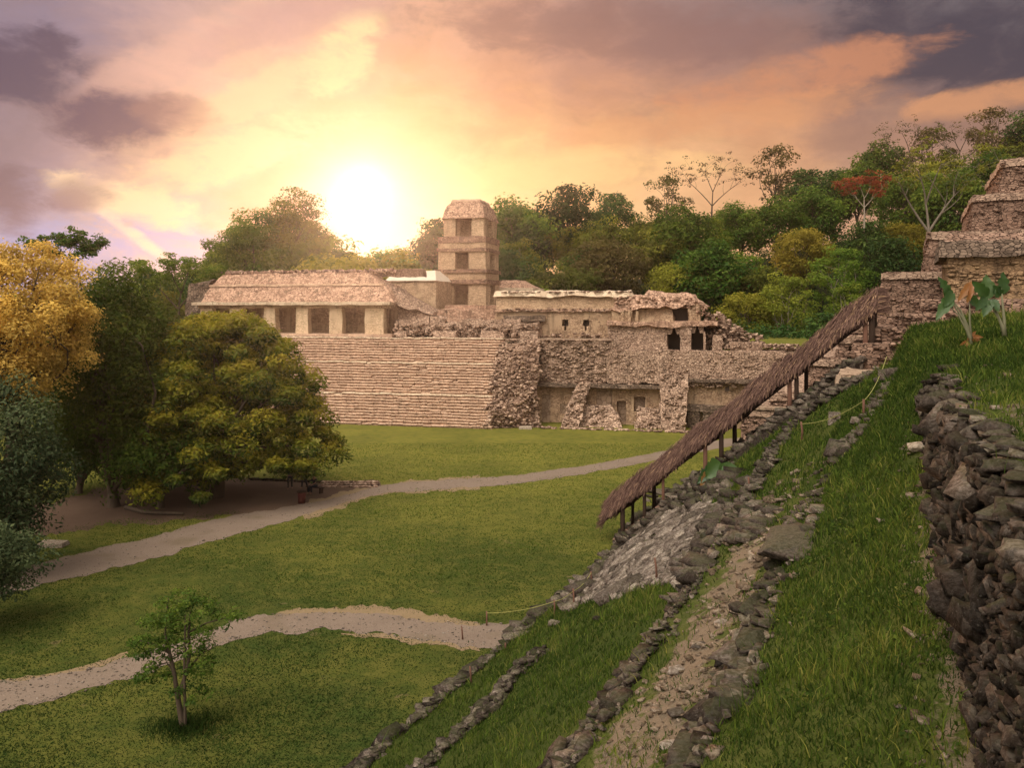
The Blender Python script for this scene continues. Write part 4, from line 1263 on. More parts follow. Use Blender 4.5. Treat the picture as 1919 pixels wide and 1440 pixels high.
def ybox(mb, a0, a1, b0, b1, z0, z1, step=.5, amp=.06, faces="flrt", inset=(0, 0, 0, 0), tint=None, freq=.9):
    l, r, f, k = inset
    C = [yw(a0, b0, z0), yw(a1, b0, z0), yw(a1, b1, z0), yw(a0, b1, z0), yw(a0 + l, b0 + f, z1), yw(a1 - r, b0 + f, z1), yw(a1 - r, b1 - k, z1), yw(a0 + l, b1 - k, z1)]
    return rough(mb, C, step, amp, faces, tint=tint, freq=freq)


MAT['pyramid_edge'] = masonry_mat('pyramid_edge_course', (0.56, 0.43, 0.35), (0.40, 0.295, 0.24), (0.24, 0.17, 0.14), (0.10, 0.07, 0.056), 2.6, 2.6, 0.07, 0.35, rot=R(25))
pyr = empty('stepped_pyramid', yw(14, 4, PO[2]), 'tall stepped stone pyramid with receding tiers at the right edge, beyond the grassy mound', 'pyramid')
ry = np.random.default_rng(21)
# (left px at top, top py, bottom py, setback b, left batter px)
TIERS = [(1390, 766, 850, 0.0, 2), (1446, 737, 790, 1.6, 4), (1516, 672, 760, 3.2, 14), (1574, 630, 700, 4.4, 12), (1583, 612, 640, 5.0, 6),
         (1658, 512, 622, 6.4, 24), (1742, 436, 516, 8.4, 12), (1828, 366, 440, 10.4, 8), (1880, 300, 372, 12.4, 6)]
for i, (x, yt, yb, b, bat) in enumerate(TIERS):
    a0, z1 = yf(x, yt, b + .4); _, z0 = yf(x, yb, b)
    ab = yf(x - bat, yb, b)[0]
    dep = 30 - b * 1.1
    mb = MB()
    h = z1 - z0
    ybox(mb, ab, 34, b, b + dep, z0, z1 - .55, .35, .13, "flr", (max(.05, (a0 - ab) * .85), 0, .45, .4))
    for _ in range(230):                                                 # proud and loose stones on the face and the edges
        a = ry.uniform(a0, a0 + 16); f = ry.random()
        q = yw(a, b + .42 * f - .02, z0 + (h - .1) * f) if ry.random() < .7 else yw(a0 + (a - a0) * .4, b + .5 + ry.random() * .8, z1)
        stone(mb, q, ry.uniform(.18, .48) * np.array([1.5, .8, .6]), -YTH + ry.normal() * .15, ry.normal() * .1, 0, 1, ry)
    for _ in range(70):
        f = ry.random(); bb = b + ry.uniform(0, 9)
        stone(mb, yw(ab + (a0 - ab) * f, bb, z0 + h * f), ry.uniform(.2, .5) * np.array([.9, 1.4, .6]), -YTH, 0, 0, 1, ry)
    mb.build('tier', MAT['pyramid'], pyr)
    mb = MB(); ybox(mb, a0 - .22, 34, b + .22, b + dep, z1 - .56, z1, .35, .10, "flrtd", (.05, 0, .05, .1))      # overhanging top course
    mb.build('tier_edge', MAT['pyramid_edge'], pyr)
mb = MB()
ybox(mb, yf(1390, 766, 0)[0], yf(1560, 766, 0)[0], .1, 1.7, yf(1400, 767, 0)[1], yf(1400, 765, 0)[1] + .06, .5, .05, "flrt")
mb.build('tier_pavement', MAT['paving'], pyr)

# stone building with a heavy cornice in front of the tiers
BB = -3.5
blk = empty('corniced_block', yw(yf(1850, 580, BB)[0], BB + 3, yf(1850, 580, BB)[1]), 'plastered tan stone block with a dark heavy cornice behind the broad leaved plants', 'building')
aL = yf(1776, 500, BB)[0]; aE = aL + 22
zb0 = yf(1800, 590, BB)[1]; zb1 = yf(1800, 482, BB)[1]; zb2 = yf(1800, 452, BB)[1]
mb = MB(); ybox(mb, aL, aE, BB, BB + 9, zb0 + .6, zb1, .45, .09, "flr"); 
for _ in range(260):
    stone(mb, yw(ry.uniform(aL, aL + 14), BB - .02, ry.uniform(zb0 + .6, zb1)), ry.uniform(.2, .6) * np.array([1.5, .35, .6]), -YTH, 0, 0, 1, ry)
mb.build('wall', MAT['tanwall'], blk)
mb = MB(); ybox(mb, aL - .1, aE, BB - .1, BB + 9, zb0 - 1.2, zb0 + .62, .4, .10, "flrt"); mb.build('base_course', MAT['pyramid'], blk)
mb = MB()
ybox(mb, aL - .55, aE, BB - .40, BB + 9, zb1, zb2, .4, .13, "flrtd", (.1, 0, .15, 0))
mb.build('cornice', MAT['darkstone'], blk)
mb = MB(); ybox(mb, aL - .3, aE, BB + .3, BB + 9, zb2 - .05, zb2 + .5, .4, .14, "flrt", (.4, 0, .5, 0)); mb.build('parapet', MAT['pyramid'], blk)

# ------------------------------------------------------------------ paved landing at the head of the covered stair
land = empty('stone_landing', (*st2w(45, -1), EYE - 3), 'stepped stone landing of coursed blocks at the upper end of the thatched stair roof', 'landing')


def sbox(mb, s0, s1, t0, t1, z0, z1, step=.35, amp=.07, faces="flrbt", ins=0.0, tint=None):
    """block in hillside coordinates, z relative to the eye"""
    C = [(s0, t0, z0), (s0, t1, z0), (s1, t1, z0), (s1, t0, z0), (s0 + ins, t0 + ins, z1), (s0 + ins, t1 - ins, z1), (s1 - ins, t1 - ins, z1), (s1 - ins, t0 + ins, z1)]
    C = [np.array([*st2w(s, t), EYE + z]) for s, t, z in C]
    return rough(mb, C, step, amp, faces, tint=tint)


mb = MB(); sbox(mb, 40.2, 52, -3.0, 3, -6.0, -3.0, amp=.12, ins=.2); mb.build('pavement', MAT['paving'], land)
for nm, a in (('block_tier', (46.5, 56, -2.6, 4, -3.2, -1.75)), ('block_tier', (47.6, 56, -1.6, 5, -1.8, -1.0)), ('block_tier', (48.6, 57, -.4, 6, -1.1, -.3)), ('block_tier', (44.2, 50, -.2, 2.6, -3.0, -2.25)), ('block_tier', (42.0, 48.5, .9, 4.4, -2.6, -1.3)), ('block_tier', (49.5, 58, .6, 8, -.6, .45))):
    mb = MB(); sbox(mb, *a, ins=.1)
    for _ in range(60):
        s0, s1, t0, t1, z0, z1 = a
        q = (s0 + ry.normal() * .06, ry.uniform(t0, t1), ry.uniform(z0, z1)) if ry.random() < .6 else (ry.uniform(s0, s1), t0 + ry.normal() * .06, ry.uniform(z0, z1))
        stone(mb, (*st2w(q[0], q[1]), EYE + q[2]), ry.uniform(.2, .5) * np.array([1.4, .8, .6]), -R(24.8), 0, 0, 1, ry)
    mb.build(nm, MAT['pyramid'], land)
mb = MB()
for _ in range(420):
    s = ry.uniform(37.8, 40.5); tt = ry.uniform(-4.4, 1.2)
    x, y = st2w(s, tt); zt = float(hill_z(x, y))
    stone(mb, (x, y, min(zt, EYE - 2.9) + ry.random() * .3), ry.uniform(.2, .6) * np.array([1.4, 1, .5]), ry.uniform(0, 6), ry.normal() * .15, 0, 1, ry)
mb.build('rubble_edge', MAT['stone_path'], land)

# ------------------------------------------------------------------ stair under the thatched roof
SS0 = 48.5
stw = empty('stone_stair', (*st2w(SS0, -8.5), 5), 'steep narrow stone stair under the thatched roof', 'stairs')
mb = MB()
n = 38
for i in range(n):
    t0 = -15.4 + i * (13.4 / n); z1 = (i + 1) * (11.1 / n)
    C = [(*st2w(SS0 - 1.35, t0), z1 - .45), (*st2w(SS0 - 1.35, -1.9), z1 - .45), (*st2w(SS0 + 1.35, -1.9), z1 - .45), (*st2w(SS0 + 1.35, t0), z1 - .45),
         (*st2w(SS0 - 1.35, t0 + .03), z1), (*st2w(SS0 - 1.35, t0 + 1.2), z1), (*st2w(SS0 + 1.35, t0 + 1.2), z1), (*st2w(SS0 + 1.35, t0 + .03), z1)]
    rough(mb, C, .5, .03, "flt")
mb.build('step', MAT['pyramid'], stw)
mb = MB()
for sd_ in (-1, 1):
    for _ in range(420):
        f = ry.random(); tt = -15.0 + 13 * f
        x, y = st2w(SS0 + sd_ * (1.65 + ry.random() * .5), tt)
        stone(mb, (x, y, 11.0 * f + .15 + ry.normal() * .12), ry.uniform(.3, .8) * np.array([1.3, 1, .6]), ry.uniform(0, 6), ry.normal() * .2, 0, 1, ry)
    for k in range(12):
        f0, f1 = k / 12, (k + 1) / 12
        tA, tB = -15.0 + 13 * f0, -15.0 + 13 * f1
        C = [(*st2w(SS0 + sd_ * 1.9 - .5, tA), 11 * f0 - 3.5), (*st2w(SS0 + sd_ * 1.9 - .5, tB), 11 * f1 - 3.5), (*st2w(SS0 + sd_ * 1.9 + .5, tB), 11 * f1 - 3.5), (*st2w(SS0 + sd_ * 1.9 + .5, tA), 11 * f0 - 3.5),
             (*st2w(SS0 + sd_ * 1.9 - .5, tA), 11 * f0 + .1), (*st2w(SS0 + sd_ * 1.9 - .5, tB), 11 * f1 + .1), (*st2w(SS0 + sd_ * 1.9 + .5, tB), 11 * f1 + .1), (*st2w(SS0 + sd_ * 1.9 + .5, tA), 11 * f0 + .1)]
        rough(mb, C, .4, .12, "flrbt")
mb.build('flank_wall', MAT['stone_path'], stw)

m, t, out = new_mat('dry_palm_thatch')
n_, _ = t.noise(position(t), 7.0, 5, .7)
c = t.ramp(tintf(t), [(0, (0.060, 0.034, 0.028)), (.5, (0.135, 0.080, 0.062)), (.85, (0.22, 0.135, 0.10)), (1.0, (0.36, 0.23, 0.13))])
c = t.mix(t.math('MULTIPLY', n_, .5), c, (0.09, 0.05, 0.04))
bsdf(t, out, c, .95, None, .05)
MAT['thatch'] = m

roof = empty('thatched_stair_roof', (*st2w(SS0, -8.5), 5), 'long sloping palm thatch roof on dark timber posts covering the stone stair', 'roof')
# ridge from the low end to the high end, in (t, z)
low_e = np.array([-15.9, 2.45]); high_e = np.array([-1.35, 14.75])
HW = 1.35; DROP = 1.08


def rp(f, across, up=0.0):
    """point on the roof: f along the ridge, across in metres from the ridge (either side), on the thatch surface"""
    t_ = low_e[0] + (high_e[0] - low_e[0]) * f
    z_ = low_e[1] + (high_e[1] - low_e[1]) * f - abs(across) / HW * DROP + up
    z_ += 0.09 * math.sin(f * 23) + 0.05 * math.sin(f * 57 + 1)
    return np.array([*st2w(SS0 + across, t_), z_])


mb = MB()
nf, na = 70, 6
for sd_ in (-1, 1):
    P = np.array([[rp(f, sd_ * a) for a in np.linspace(0, HW, na + 1)] for f in np.linspace(0, 1, nf + 1)])
    P += np.stack([fbm(P + o, 1.5, 3) for o in (0, 9, 21)], -1) * .25
    Q = grid(nf, na); mb.add(P.reshape(-1, 3), Q if sd_ > 0 else Q[:, ::-1], tint=.25)
    P2 = P.copy(); P2[..., 2] -= .30
    mb.add(P2.reshape(-1, 3), Q, tint=.05)
# fronds: thousands of narrow strips lying down the slope, ragged at the eaves
NF = 26000
f = ry.random(NF); a = ry.random(NF) ** .75; sdv = np.where(ry.random(NF) < .62, -1, 1)
al = np.array(low_e); du = high_e - low_e
t_ = low_e[0] + du[0] * f; z_ = low_e[1] + du[1] * f - a * DROP + .09 * np.sin(f * 23) + .05 * np.sin(f * 57 + 1)
base = np.stack([*st2w(SS0 + sdv * a * HW, t_), z_ + .02 + ry.random(NF) ** 2 * .26], -1)
L = ry.uniform(.35, .85, NF) * (1 - .35 * a)
dirs = np.stack([*[q for q in st2w(sdv * HW, ry.normal(size=NF) * .55 - .62)], -DROP * 1.0 - .45 * ry.random(NF)], -1)
dirs /= np.linalg.norm(dirs, axis=1)[:, None]
wd = np.stack([*st2w(0 * f, np.ones(NF)), np.full(NF, .6)], -1); wd /= np.linalg.norm(wd, axis=1)[:, None]
w_ = ry.uniform(.012, .036, NF)[:, None]
p1 = base + dirs * (L * .5)[:, None] + np.array([0, 0, .05]); p2 = base + dirs * L[:, None] - np.array([0, 0, 1]) * (L * .10 * a)[:, None]
V = np.stack([base - wd * w_, base + wd * w_, p1 + wd * w_, p1 - wd * w_, p2 + wd * w_ * .3, p2 - wd * w_ * .3], 1).reshape(-1, 3)
i0 = np.arange(NF)[:, None] * 6
Q = np.concatenate([i0 + np.array([0, 1, 2, 3]), i0 + np.array([3, 2, 4, 5])])
tt = np.clip(ry.random(NF) ** 1.4 + np.clip((f - .86) * 2.5, 0, .45) * ry.random(NF), 0, 1)
mb.add(V, Q, tint=np.repeat(tt, 6))
# bound ends
for fe, sg in ((0.0, -1), (1.0, 1)):
    for _ in range(420):
        aa = ry.uniform(-1, 1) * HW; q = rp(fe, aa, ry.uniform(-.35, .05))
        e = np.array([*st2w(ry.normal() * .12, sg * ry.uniform(.15, .6)), sg * ry.uniform(-.1, .4) - .25]); w3 = np.array([0, 0, ry.uniform(.02, .05)])
        mb.add([q - w3, q + w3, q + e + w3 * .3, q + e - w3 * .3], [(0, 1, 2, 3)], tint=ry.random() * (.8 if sg < 0 else 1))
mb.build('thatch', MAT['thatch'], roof)
mb = MB()
for aa in (-1.05, 1.05, 0.0):
    tube(mb, [rp(0.01, aa, -.42), rp(.5, aa, -.42), rp(.99, aa, -.42)], .07, 6)
for k in range(18):
    fk = (k + .5) / 18
    for sd_ in (-1, 1): tube(mb, [rp(fk, 0, -.36), rp(fk, sd_ * HW, -.36)], .045, 5)
mb.build('rafters', MAT['wood'], roof)


def post(px, side, red=False, r_=.12):
    """a post standing on the stair's flank; px in the photograph, side -1 near, 1 far"""
    k = (px - 960) / F; s = SS0 + side * 1.2
    t_ = (k * CA * s - SA * s) / (CA + k * SA)
    f_ = (t_ - low_e[0]) / (high_e[0] - low_e[0]); f_ = min(max(f_, .02), .985)
    x, y = st2w(s, t_)
    zt = low_e[1] + du[1] * f_ - abs(1.2) / HW * DROP - .15
    zb_ = max(0, (t_ + 15.2) / 13.4 * 11.2) - .5
    m_ = MB(); tube(m_, [(x, y, zb_), (x + .01, y, (zb_ + zt) / 2), (x, y, zt)], [r_, r_ * .95, r_ * .9], 8, wob=.02)
    m_.build('post', MAT['wood_red' if red else 'wood'], roof)


for px, sd_, red, r_ in ((1167, -1, False, .15), (1186, 1, False, .10), (1208, -1, False, .11), (1226, 1, False, .13), (1243, -1, True, .09), (1322, -1, True, .13), (1352, -1, False, .14),
                         (1377, 1, False, .14), (1480, -1, True, .13), (1493, -1, False, .13), (1511, 1, False, .12), (1622, -1, True, .14), (1634, -1, False, .17), (1640, 1, False, .12)):
    post(px, sd_, red, r_)


# ------------------------------------------------------------------ terrace walls, ramp and loose stones on the hillside
rh = np.random.default_rng(33)


def hz(s, t):
    x, y = st2w(s, t); return float(hill_z(x, y))


def strip_stones(mb, s0, s1, kA, kB, dens, size, ext=(0, 0), lift=0.0, r=rh, big=.12, prob=None, sub=2):
    """rubble lying on the strip between profile knots kA and kB"""
    n = int((s1 - s0) * dens * 1.5)
    for _ in range(n):
        s = r.uniform(s0, s1)
        if prob is not None and r.random() > prob(s): continue
        if r.random() > .62 + 1.3 * float(vnoise(np.array([s, kA * 9.0, lift]), .55)): continue
        tA = knot(s, kA)[0] - ext[0]; tB = knot(s, kB)[0] + ext[1]
        t_ = r.uniform(tA, tB) + .35 * float(vnoise(np.array([s, kA * 5.0, 0.0]), .8))
        x, y = st2w(s, t_); z = float(hill_z(x, y))
        sz = size * r.lognormal(0, .35) * (2.0 if r.random() < big else 1)
        dist = max(4.0, s)
        if sz < dist * .004: sz *= 1.3
        stone(mb, (x, y, z + sz * .06 + lift * r.random()), sz * np.array([r.uniform(1.2, 2.2), r.uniform(.8, 1.2), r.uniform(.26, .52)]), -R(24.8) + math.pi / 2 + r.normal() * .5, r.normal() * .12, r.normal() * .10, sub, r)


MAT['core'] = flat_mat('cleft_shade', (.022, .018, .014), 1.0, .5, spec=0.0)  # near-black backing puts the shade of the clefts into the colour
# lowest kerb along the plaza (s 18..48), with a hole where grass covers it
w1 = tag(None or empty('kerb_wall', (*st2w(26, -14.3), .4)), 'low grey stone kerb wall where the grass bank meets the plaza lawn', 'stone wall')
mb = MB(); strip_stones(mb, 19, 36, 1, 2, 46, .24, (.05, .15), .12, big=.05)
strip_stones(mb, 19, 36, 1, 2, 7, .42, (.0, .05), .15, big=.05)
mb.build('stone_course', MAT['stone_path'], w1)
w2 = empty('rubble_terrace_wall', (*st2w(24, -11), 1.6), 'short rubble wall half sunk in the lower grass bank, just above the plaza kerb', 'stone wall')
mb = MB(); strip_stones(mb, 17.5, 25.2, 3, 4, 120, .17, (.05, .2), .22, big=.05); strip_stones(mb, 18, 25, 3, 4, 16, .30, (0, .1), .22, big=.03)
mb.build('stone_course', MAT['stone_path'], w2)
w3 = empty('path_edge_wall', (*st2w(20, -4.8), 7), 'long crumbling rubble wall on the downhill edge of the stony path', 'stone wall')
mb = MB(); strip_stones(mb, 3.5, 20, 5, 6, 190, .105, (.05, .35), .10, big=.06)
strip_stones(mb, 20, 37, 5, 6, 100, .16, (.1, .35), .12, big=.06)
strip_stones(mb, 5, 20, 5, 6, 9, .24, (.0, .2), .12, big=.03)
strip_stones(mb, 20, 37, 5, 6, 16, .28, (.0, .2), .18, big=.03)
strip_stones(mb, 27, 40, 5, 6, 40, .22, (.4, .5), .2, big=.05)
mb.build('stone_course', MAT['stone_path'], w3)
w4 = empty('grass_edge_wall', (*st2w(18, -2.2), 8.4), 'low wall of large weathered stones between the stony path and the upper grass terrace', 'stone wall')
mb = MB()
strip_stones(mb, 3, 18, 7, 8, 40, .13, (.10, .12), .08, big=.08)
strip_stones(mb, 3, 18, 7, 8, 14, .26, (.02, .05), .06, big=.10, sub=3)
strip_stones(mb, 18, 22, 7, 8, 44, .17, (.10, .15), .10, big=.05)
strip_stones(mb, 22, 25, 7, 8, 14, .2, (.1, .15), .12, big=.03)
mb.build('stone_course', MAT['stone_path'], w4)
w5 = empty('grass_edge_wall', (*st2w(33, -1.6), 10), 'broken scatter of wall stones crossing the grass slope below the rope fence', 'stone wall')
mb = MB()
for (x0, y0, x1, y1, n_, sz) in ((1566, 862, 1640, 772, 46, .24), (1640, 772, 1664, 720, 26, .22), (1655, 740, 1676, 690, 22, .26)):
    for _ in range(n_):
        q = rh.random(); p_ = hit(x0 + (x1 - x0) * q + rh.normal() * 6, y0 + (y1 - y0) * q + rh.normal() * 4, 8)
        s_ = sz * rh.lognormal(0, .4)
        stone(mb, p_ + np.array([0, 0, s_ * .12]), s_ * np.array([1.5, 1, .7]), rh.uniform(0, 6), rh.normal() * .2, 0, 2, rh)
mb.build('stone_course', MAT['stone_path'], w5)

# big rubble retaining wall on the right: face, capstones
w6 = empty('rubble_retaining_wall', (*st2w(12, .8), EYE - 3.4), 'high dark rubble retaining wall with flat capstones at the right edge', 'stone wall')
face = MB(); cap = MB()
s = 2.2
while s < 24.5:
    kb_, kt_ = knot(s, 9), knot(s, 10)
    hgt = kt_[1] - kb_[1]
    rows = max(2, int(hgt / .068))
    decay = 1.0 if s < 15 else max(.45, 1 - (s - 15) / 14)
    for r_ in range(rows):
        f_ = (r_ + rh.uniform(.1, .9)) / rows
        if f_ > decay + .25 * rh.random(): continue
        t_ = kb_[0] + (kt_[0] - kb_[0]) * f_ + rh.normal() * .03 - (.07 if s < 11 else .10)
        ss = s + rh.uniform(-.1, .1)
        x, y = st2w(ss, t_); z = EYE + kb_[1] + hgt * f_
        sz = rh.lognormal(math.log((.14 if s > 9 else .105)), .45)
        stone(face, (x, y, z), sz * np.array([rh.uniform(1.2, 2.3), .85, rh.uniform(.38, .85)]), -R(24.8) + math.pi / 2 + rh.normal() * .3, rh.normal() * .25, rh.normal() * .28, 2 if s > 7 else 3, rh)
    # capstones: flat slabs lying across the top, jutting out
    if rh.random() < .38:
        w_ = rh.uniform(.16, .42)
        t_ = kt_[0] + rh.uniform(-.12, .35)
        x, y = st2w(s + rh.uniform(-.1, .1), t_)
        stone(cap, (x, y, float(hill_z(x, y)) + .05 + rh.uniform(-.05, .09)), np.array([w_ * 1.25, w_, w_ * rh.uniform(.28, .5)]), -R(24.8) + rh.normal() * .5, rh.normal() * .14, rh.normal() * .16, 3 if s < 16 else 2, rh)
    s += .075 if s < 14 else .11
# the tumbled far half: broken slabs leaning out of the earth
for _ in range(330):
    s = rh.uniform(10.5, 23.5); kb_, kt_ = knot(s, 9), knot(s, 10); f_ = rh.random() ** .7
    x, y = st2w(s, kb_[0] + (kt_[0] - kb_[0]) * f_ + rh.uniform(-.12, .25)); z = EYE + kb_[1] + (kt_[1] - kb_[1]) * f_
    w_ = rh.lognormal(math.log(.22), .4)
    stone(cap if f_ > .7 else face, (x, y, z), np.array([w_ * 1.5, w_, w_ * .42]), rh.uniform(0, 6.3), rh.normal() * .3, rh.normal() * .3, 2, rh)
for _ in range(26):
    s = rh.uniform(3, 10.5); kt_ = knot(s, 10)
    w_ = rh.uniform(.22, .48); x, y = st2w(s, kt_[0] + rh.uniform(-.1, .3))
    stone(cap, (x, y, float(hill_z(x, y)) + .06), np.array([w_ * 1.5, w_, w_ * .4]), rh.uniform(0, 6.3), rh.normal() * .12, rh.normal() * .12, 3, rh)
core_ = MB()  # sheet behind the stones, dark so the gaps read as shaded
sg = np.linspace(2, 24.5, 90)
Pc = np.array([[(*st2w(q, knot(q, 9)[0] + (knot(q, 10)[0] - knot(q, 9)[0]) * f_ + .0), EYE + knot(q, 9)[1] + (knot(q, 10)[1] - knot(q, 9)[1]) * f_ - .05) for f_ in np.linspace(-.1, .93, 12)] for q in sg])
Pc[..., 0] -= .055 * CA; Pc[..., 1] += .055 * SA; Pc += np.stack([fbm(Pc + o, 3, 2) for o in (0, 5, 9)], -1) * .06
core_.add(Pc.reshape(-1, 3), grid(89, 11)); core_.build('cleft_backing', MAT['core'], w6)
face.build('wall_face', MAT['stone_wall'], w6)
cap.build('capstones', MAT['stone_path'], w6)

# cobbled ramp: flat stones on the slope inside a photographed outline
ramp = empty('cobbled_ramp', hit(1200, 1040), 'pale sloping ramp paved with flat cobbles below the thatched stair', 'ramp')
poly = [(1068, 1136), (1110, 1082), (1152, 1030), (1180, 1000), (1215, 966), (1248, 950), (1352, 948), (1350, 975), (1322, 1035), (1294, 1086), (1240, 1094), (1180, 1112), (1110, 1130)]


def inside(px, py, P):
    c_ = False
    for i in range(len(P)):
        (x0, y0), (x1, y1) = P[i - 1], P[i]
        if (y0 > py) != (y1 > py) and px < (x1 - x0) * (py - y0) / (y1 - y0) + x0: c_ = not c_
    return c_


def slope_tilt(x, y):
    e = .4
    gx = float(hill_z(x + e, y) - hill_z(x - e, y)) / (2 * e); gy = float(hill_z(x, y + e) - hill_z(x, y - e)) / (2 * e)
    n_ = np.array([-gx, -gy, 1.0]); return n_ / np.linalg.norm(n_)


def aligned(n_, yaw):
    u_ = np.array([math.cos(yaw), math.sin(yaw), 0.0]); u_ = u_ - n_ * (u_ @ n_); u_ /= np.linalg.norm(u_)
    return np.stack([u_, np.cross(n_, u_), n_], 1)


mb = MB(); cnt = 0
while cnt < 1750:
    px, py = rh.uniform(1060, 1356), rh.uniform(940, 1140)
    if not inside(px, py, poly): continue
    p_ = hit(px, py, 15); n_ = slope_tilt(p_[0], p_[1])
    sz = rh.lognormal(math.log(.38), .32)
    stone(mb, p_ + n_ * rh.uniform(-.02, .07), sz * np.array([rh.uniform(1.0, 1.4), rh.uniform(.75, 1.0), .5]), 0, 0, 0, 2, rh, M=aligned(n_, -R(13) + rh.normal() * .35))
    cnt += 1
mb.build('cobbles', MAT['stone_cob'], ramp)
mb = MB()
for (x0, y0, x1, y1, n_, sz, sp) in ((1062, 1142, 1180, 1000, 110, .42, 5), (1180, 1000, 1250, 945, 60, .5, 6), (1240, 948, 1352, 915, 150, .5, 15), (1352, 950, 1294, 1090, 120, .38, 8), (1300, 905, 1370, 880, 60, .5, 10)):
    for _ in range(n_):
        q = rh.random(); p_ = hit(x0 + (x1 - x0) * q + rh.normal() * sp, y0 + (y1 - y0) * q + rh.normal() * sp * .7, 15)
        s_ = sz * rh.lognormal(0, .35)
        stone(mb, p_ + np.array([0, 0, s_ * rh.uniform(.05, .35)]), s_ * np.array([1.5, 1, .6]), rh.uniform(0, 6), rh.normal() * .2, rh.normal() * .2, 2, rh)
mb.build('ramp_edge', MAT['stone_path'], ramp)

# low broken steps between ramp and grass terrace
stp = empty('broken_steps', hit(1400, 985), 'few broken stone steps beside the upper right corner of the cobbled ramp', 'steps')
mb = MB()
for (x0, x1, y) in ((1360, 1430, 1000), (1372, 1436, 985), (1380, 1440, 970), (1366, 1410, 1014), (1376, 1430, 955)):
    for q in np.linspace(0, 1, 6):
        p_ = hit(x0 + (x1 - x0) * q, y + rh.normal() * 3, 10)
        stone(mb, p_ + np.array([0, 0, .06]), rh.uniform(.45, .7) * np.array([1.3, .9, .5]), -R(20) + rh.normal() * .25, 0, 0, 2, rh)
mb.build('stone_course', MAT['stone_path'], stp)

# rubble scattered on the path: gravel and small stones
gr = MB()
MAT['gravel'] = rubble_mat('path_rubble', [(.13, .095, .065), (.22, .165, .12), (.30, .235, .175), (.40, .325, .25)], .3, .15)
for _ in range(1700):
    s = 3.2 + 24 * rh.random() ** 1.5
    k6, k8 = knot(s, 6)[0], knot(s, 8)[0]
    t_ = rh.normal((k6 * .4 + k8 * .6), .55)
    x, y = st2w(s, t_)
    sz = rh.lognormal(math.log(.05 + .0015 * s), .55)
    stone(gr, (x, y, float(hill_z(x, y)) + sz * .1), sz * np.array([1.4, 1, .6]), rh.uniform(0, 6), rh.normal() * .2, 0, 1, rh)
for _ in range(450):
    s = 3.2 + 20 * rh.random() ** 1.3; k9 = knot(s, 9)[0]
    t_ = k9 + (rh.normal(-.35, .25) if rh.random() < .5 else rh.normal(1.1, .45))
    x, y = st2w(s, t_); sz = rh.lognormal(math.log(.04 + .001 * s), .5)
    stone(gr, (x, y, float(hill_z(x, y)) + sz * .1), sz * np.array([1.4, 1, .6]), rh.uniform(0, 6), 0, 0, 1, rh)
tag(gr.build('gravel', MAT['gravel']), 'small broken stones strewn over the trodden terraces', 'gravel', kind='stuff')

# loose stones one can point at: (px, py, size m, flatness, material, label)
LOOSE = [
    (1415, 1215, 100, .55, 'stone_path', 'broad flat grey boulder lying on the stony path edge'),
    (1745, 778, 42, .9, 'stone_pale', 'pale rounded boulder at the far foot of the dark retaining wall'),
    (1732, 842, 52, .5, 'stone_pale', 'pale wedge shaped stone on grass beside the retaining wall foot'),
    (1868, 766, 22, .5, 'stone_pale', 'bright white flat stone on the grass above the retaining wall'),
    (1580, 858, 42, .8, 'stone_path', 'grey squarish boulder at the lower end of the scattered stone line'),
    (1122, 1163, 22, .5, 'stone_wall', 'dark lone stone in the lower grass bank below the ramp'),
    (1150, 1336, 60, .6, 'stone_wall', 'dark jutting block on the downhill side of the path edge wall'),
    (1040, 1172, 26, .5, 'stone_path', 'small grey stone at the right end of the gravel path'),
    (1308, 1214, 32, .45, 'stone_cob', 'pale flat stone near the middle of the stony path'),
    (1352, 1170, 26, .5, 'stone_cob', 'small pale stone on the path below the stone edge wall'),
    (1272, 1262, 40, .45, 'stone_cob', 'flat pale stone half buried in mossy path turf'),
    (1270, 1340, 44, .4, 'stone_cob', 'pale squarish slab on the stony path, low in the picture'),
    (1250, 1400, 42, .4, 'stone_cob', 'light slab in the path beside a grass patch at the bottom'),
    (1330, 1395, 44, .4, 'stone_cob', 'pale stone tight against the big path stones at the bottom'),
    (1368, 1245, 56, .55, 'stone_path', 'grey angular block just below the broad flat boulder'),
    (1392, 1150, 46, .7, 'stone_wall', 'dark upright block just above the broad flat boulder'),
    (1652, 978, 20, .5, 'stone_pale', 'small pale stone in the middle of the upper grass terrace'),
    (1750, 1050, 26, .6, 'stone_wall', 'dark stone fallen on bare earth by the retaining wall'),
    (1690, 1330, 26, .4, 'stone_cob', 'small pale stone low on the grass terrace near the wall'),
    (1895, 1010, 100, .45, 'stone_path', 'large flat slab crowning the near end of the retaining wall'),
    (1900, 1410, 80, .9, 'stone_path', 'tall pale grey block at the foot of the wall corner'),
    (1845, 835, 24, .5, 'stone_cob', 'flat pale stone on the earth just behind the capstones'),
    (1300, 1120, 20, .5, 'stone_cob', 'pale flat stone at the lower right tip of the ramp'),
    (1475, 1085, 34, .6, 'stone_path', 'grey rough stone on the grass terrace edge beside the path'),
    (1240, 925, 60, .3, 'stone_path', 'thin broad slab leaning under the low end of thatched roof'),
]
for px, py, sz, fl, mt, lb in LOOSE:
    p_ = hit(px, py, 3.5); sz = sz * p_[1] / F / 1.15
    mb = MB()
    stone(mb, p_ + np.array([0, 0, sz * fl * .22]), sz * np.array([1.25, .95, fl]), rh.uniform(0, 6), rh.normal() * .08, rh.normal() * .08, 3, rh)
    tag(mb.build('loose_stone', MAT[mt], loc=p_), lb, 'stone', 'loose stones on the terraces')
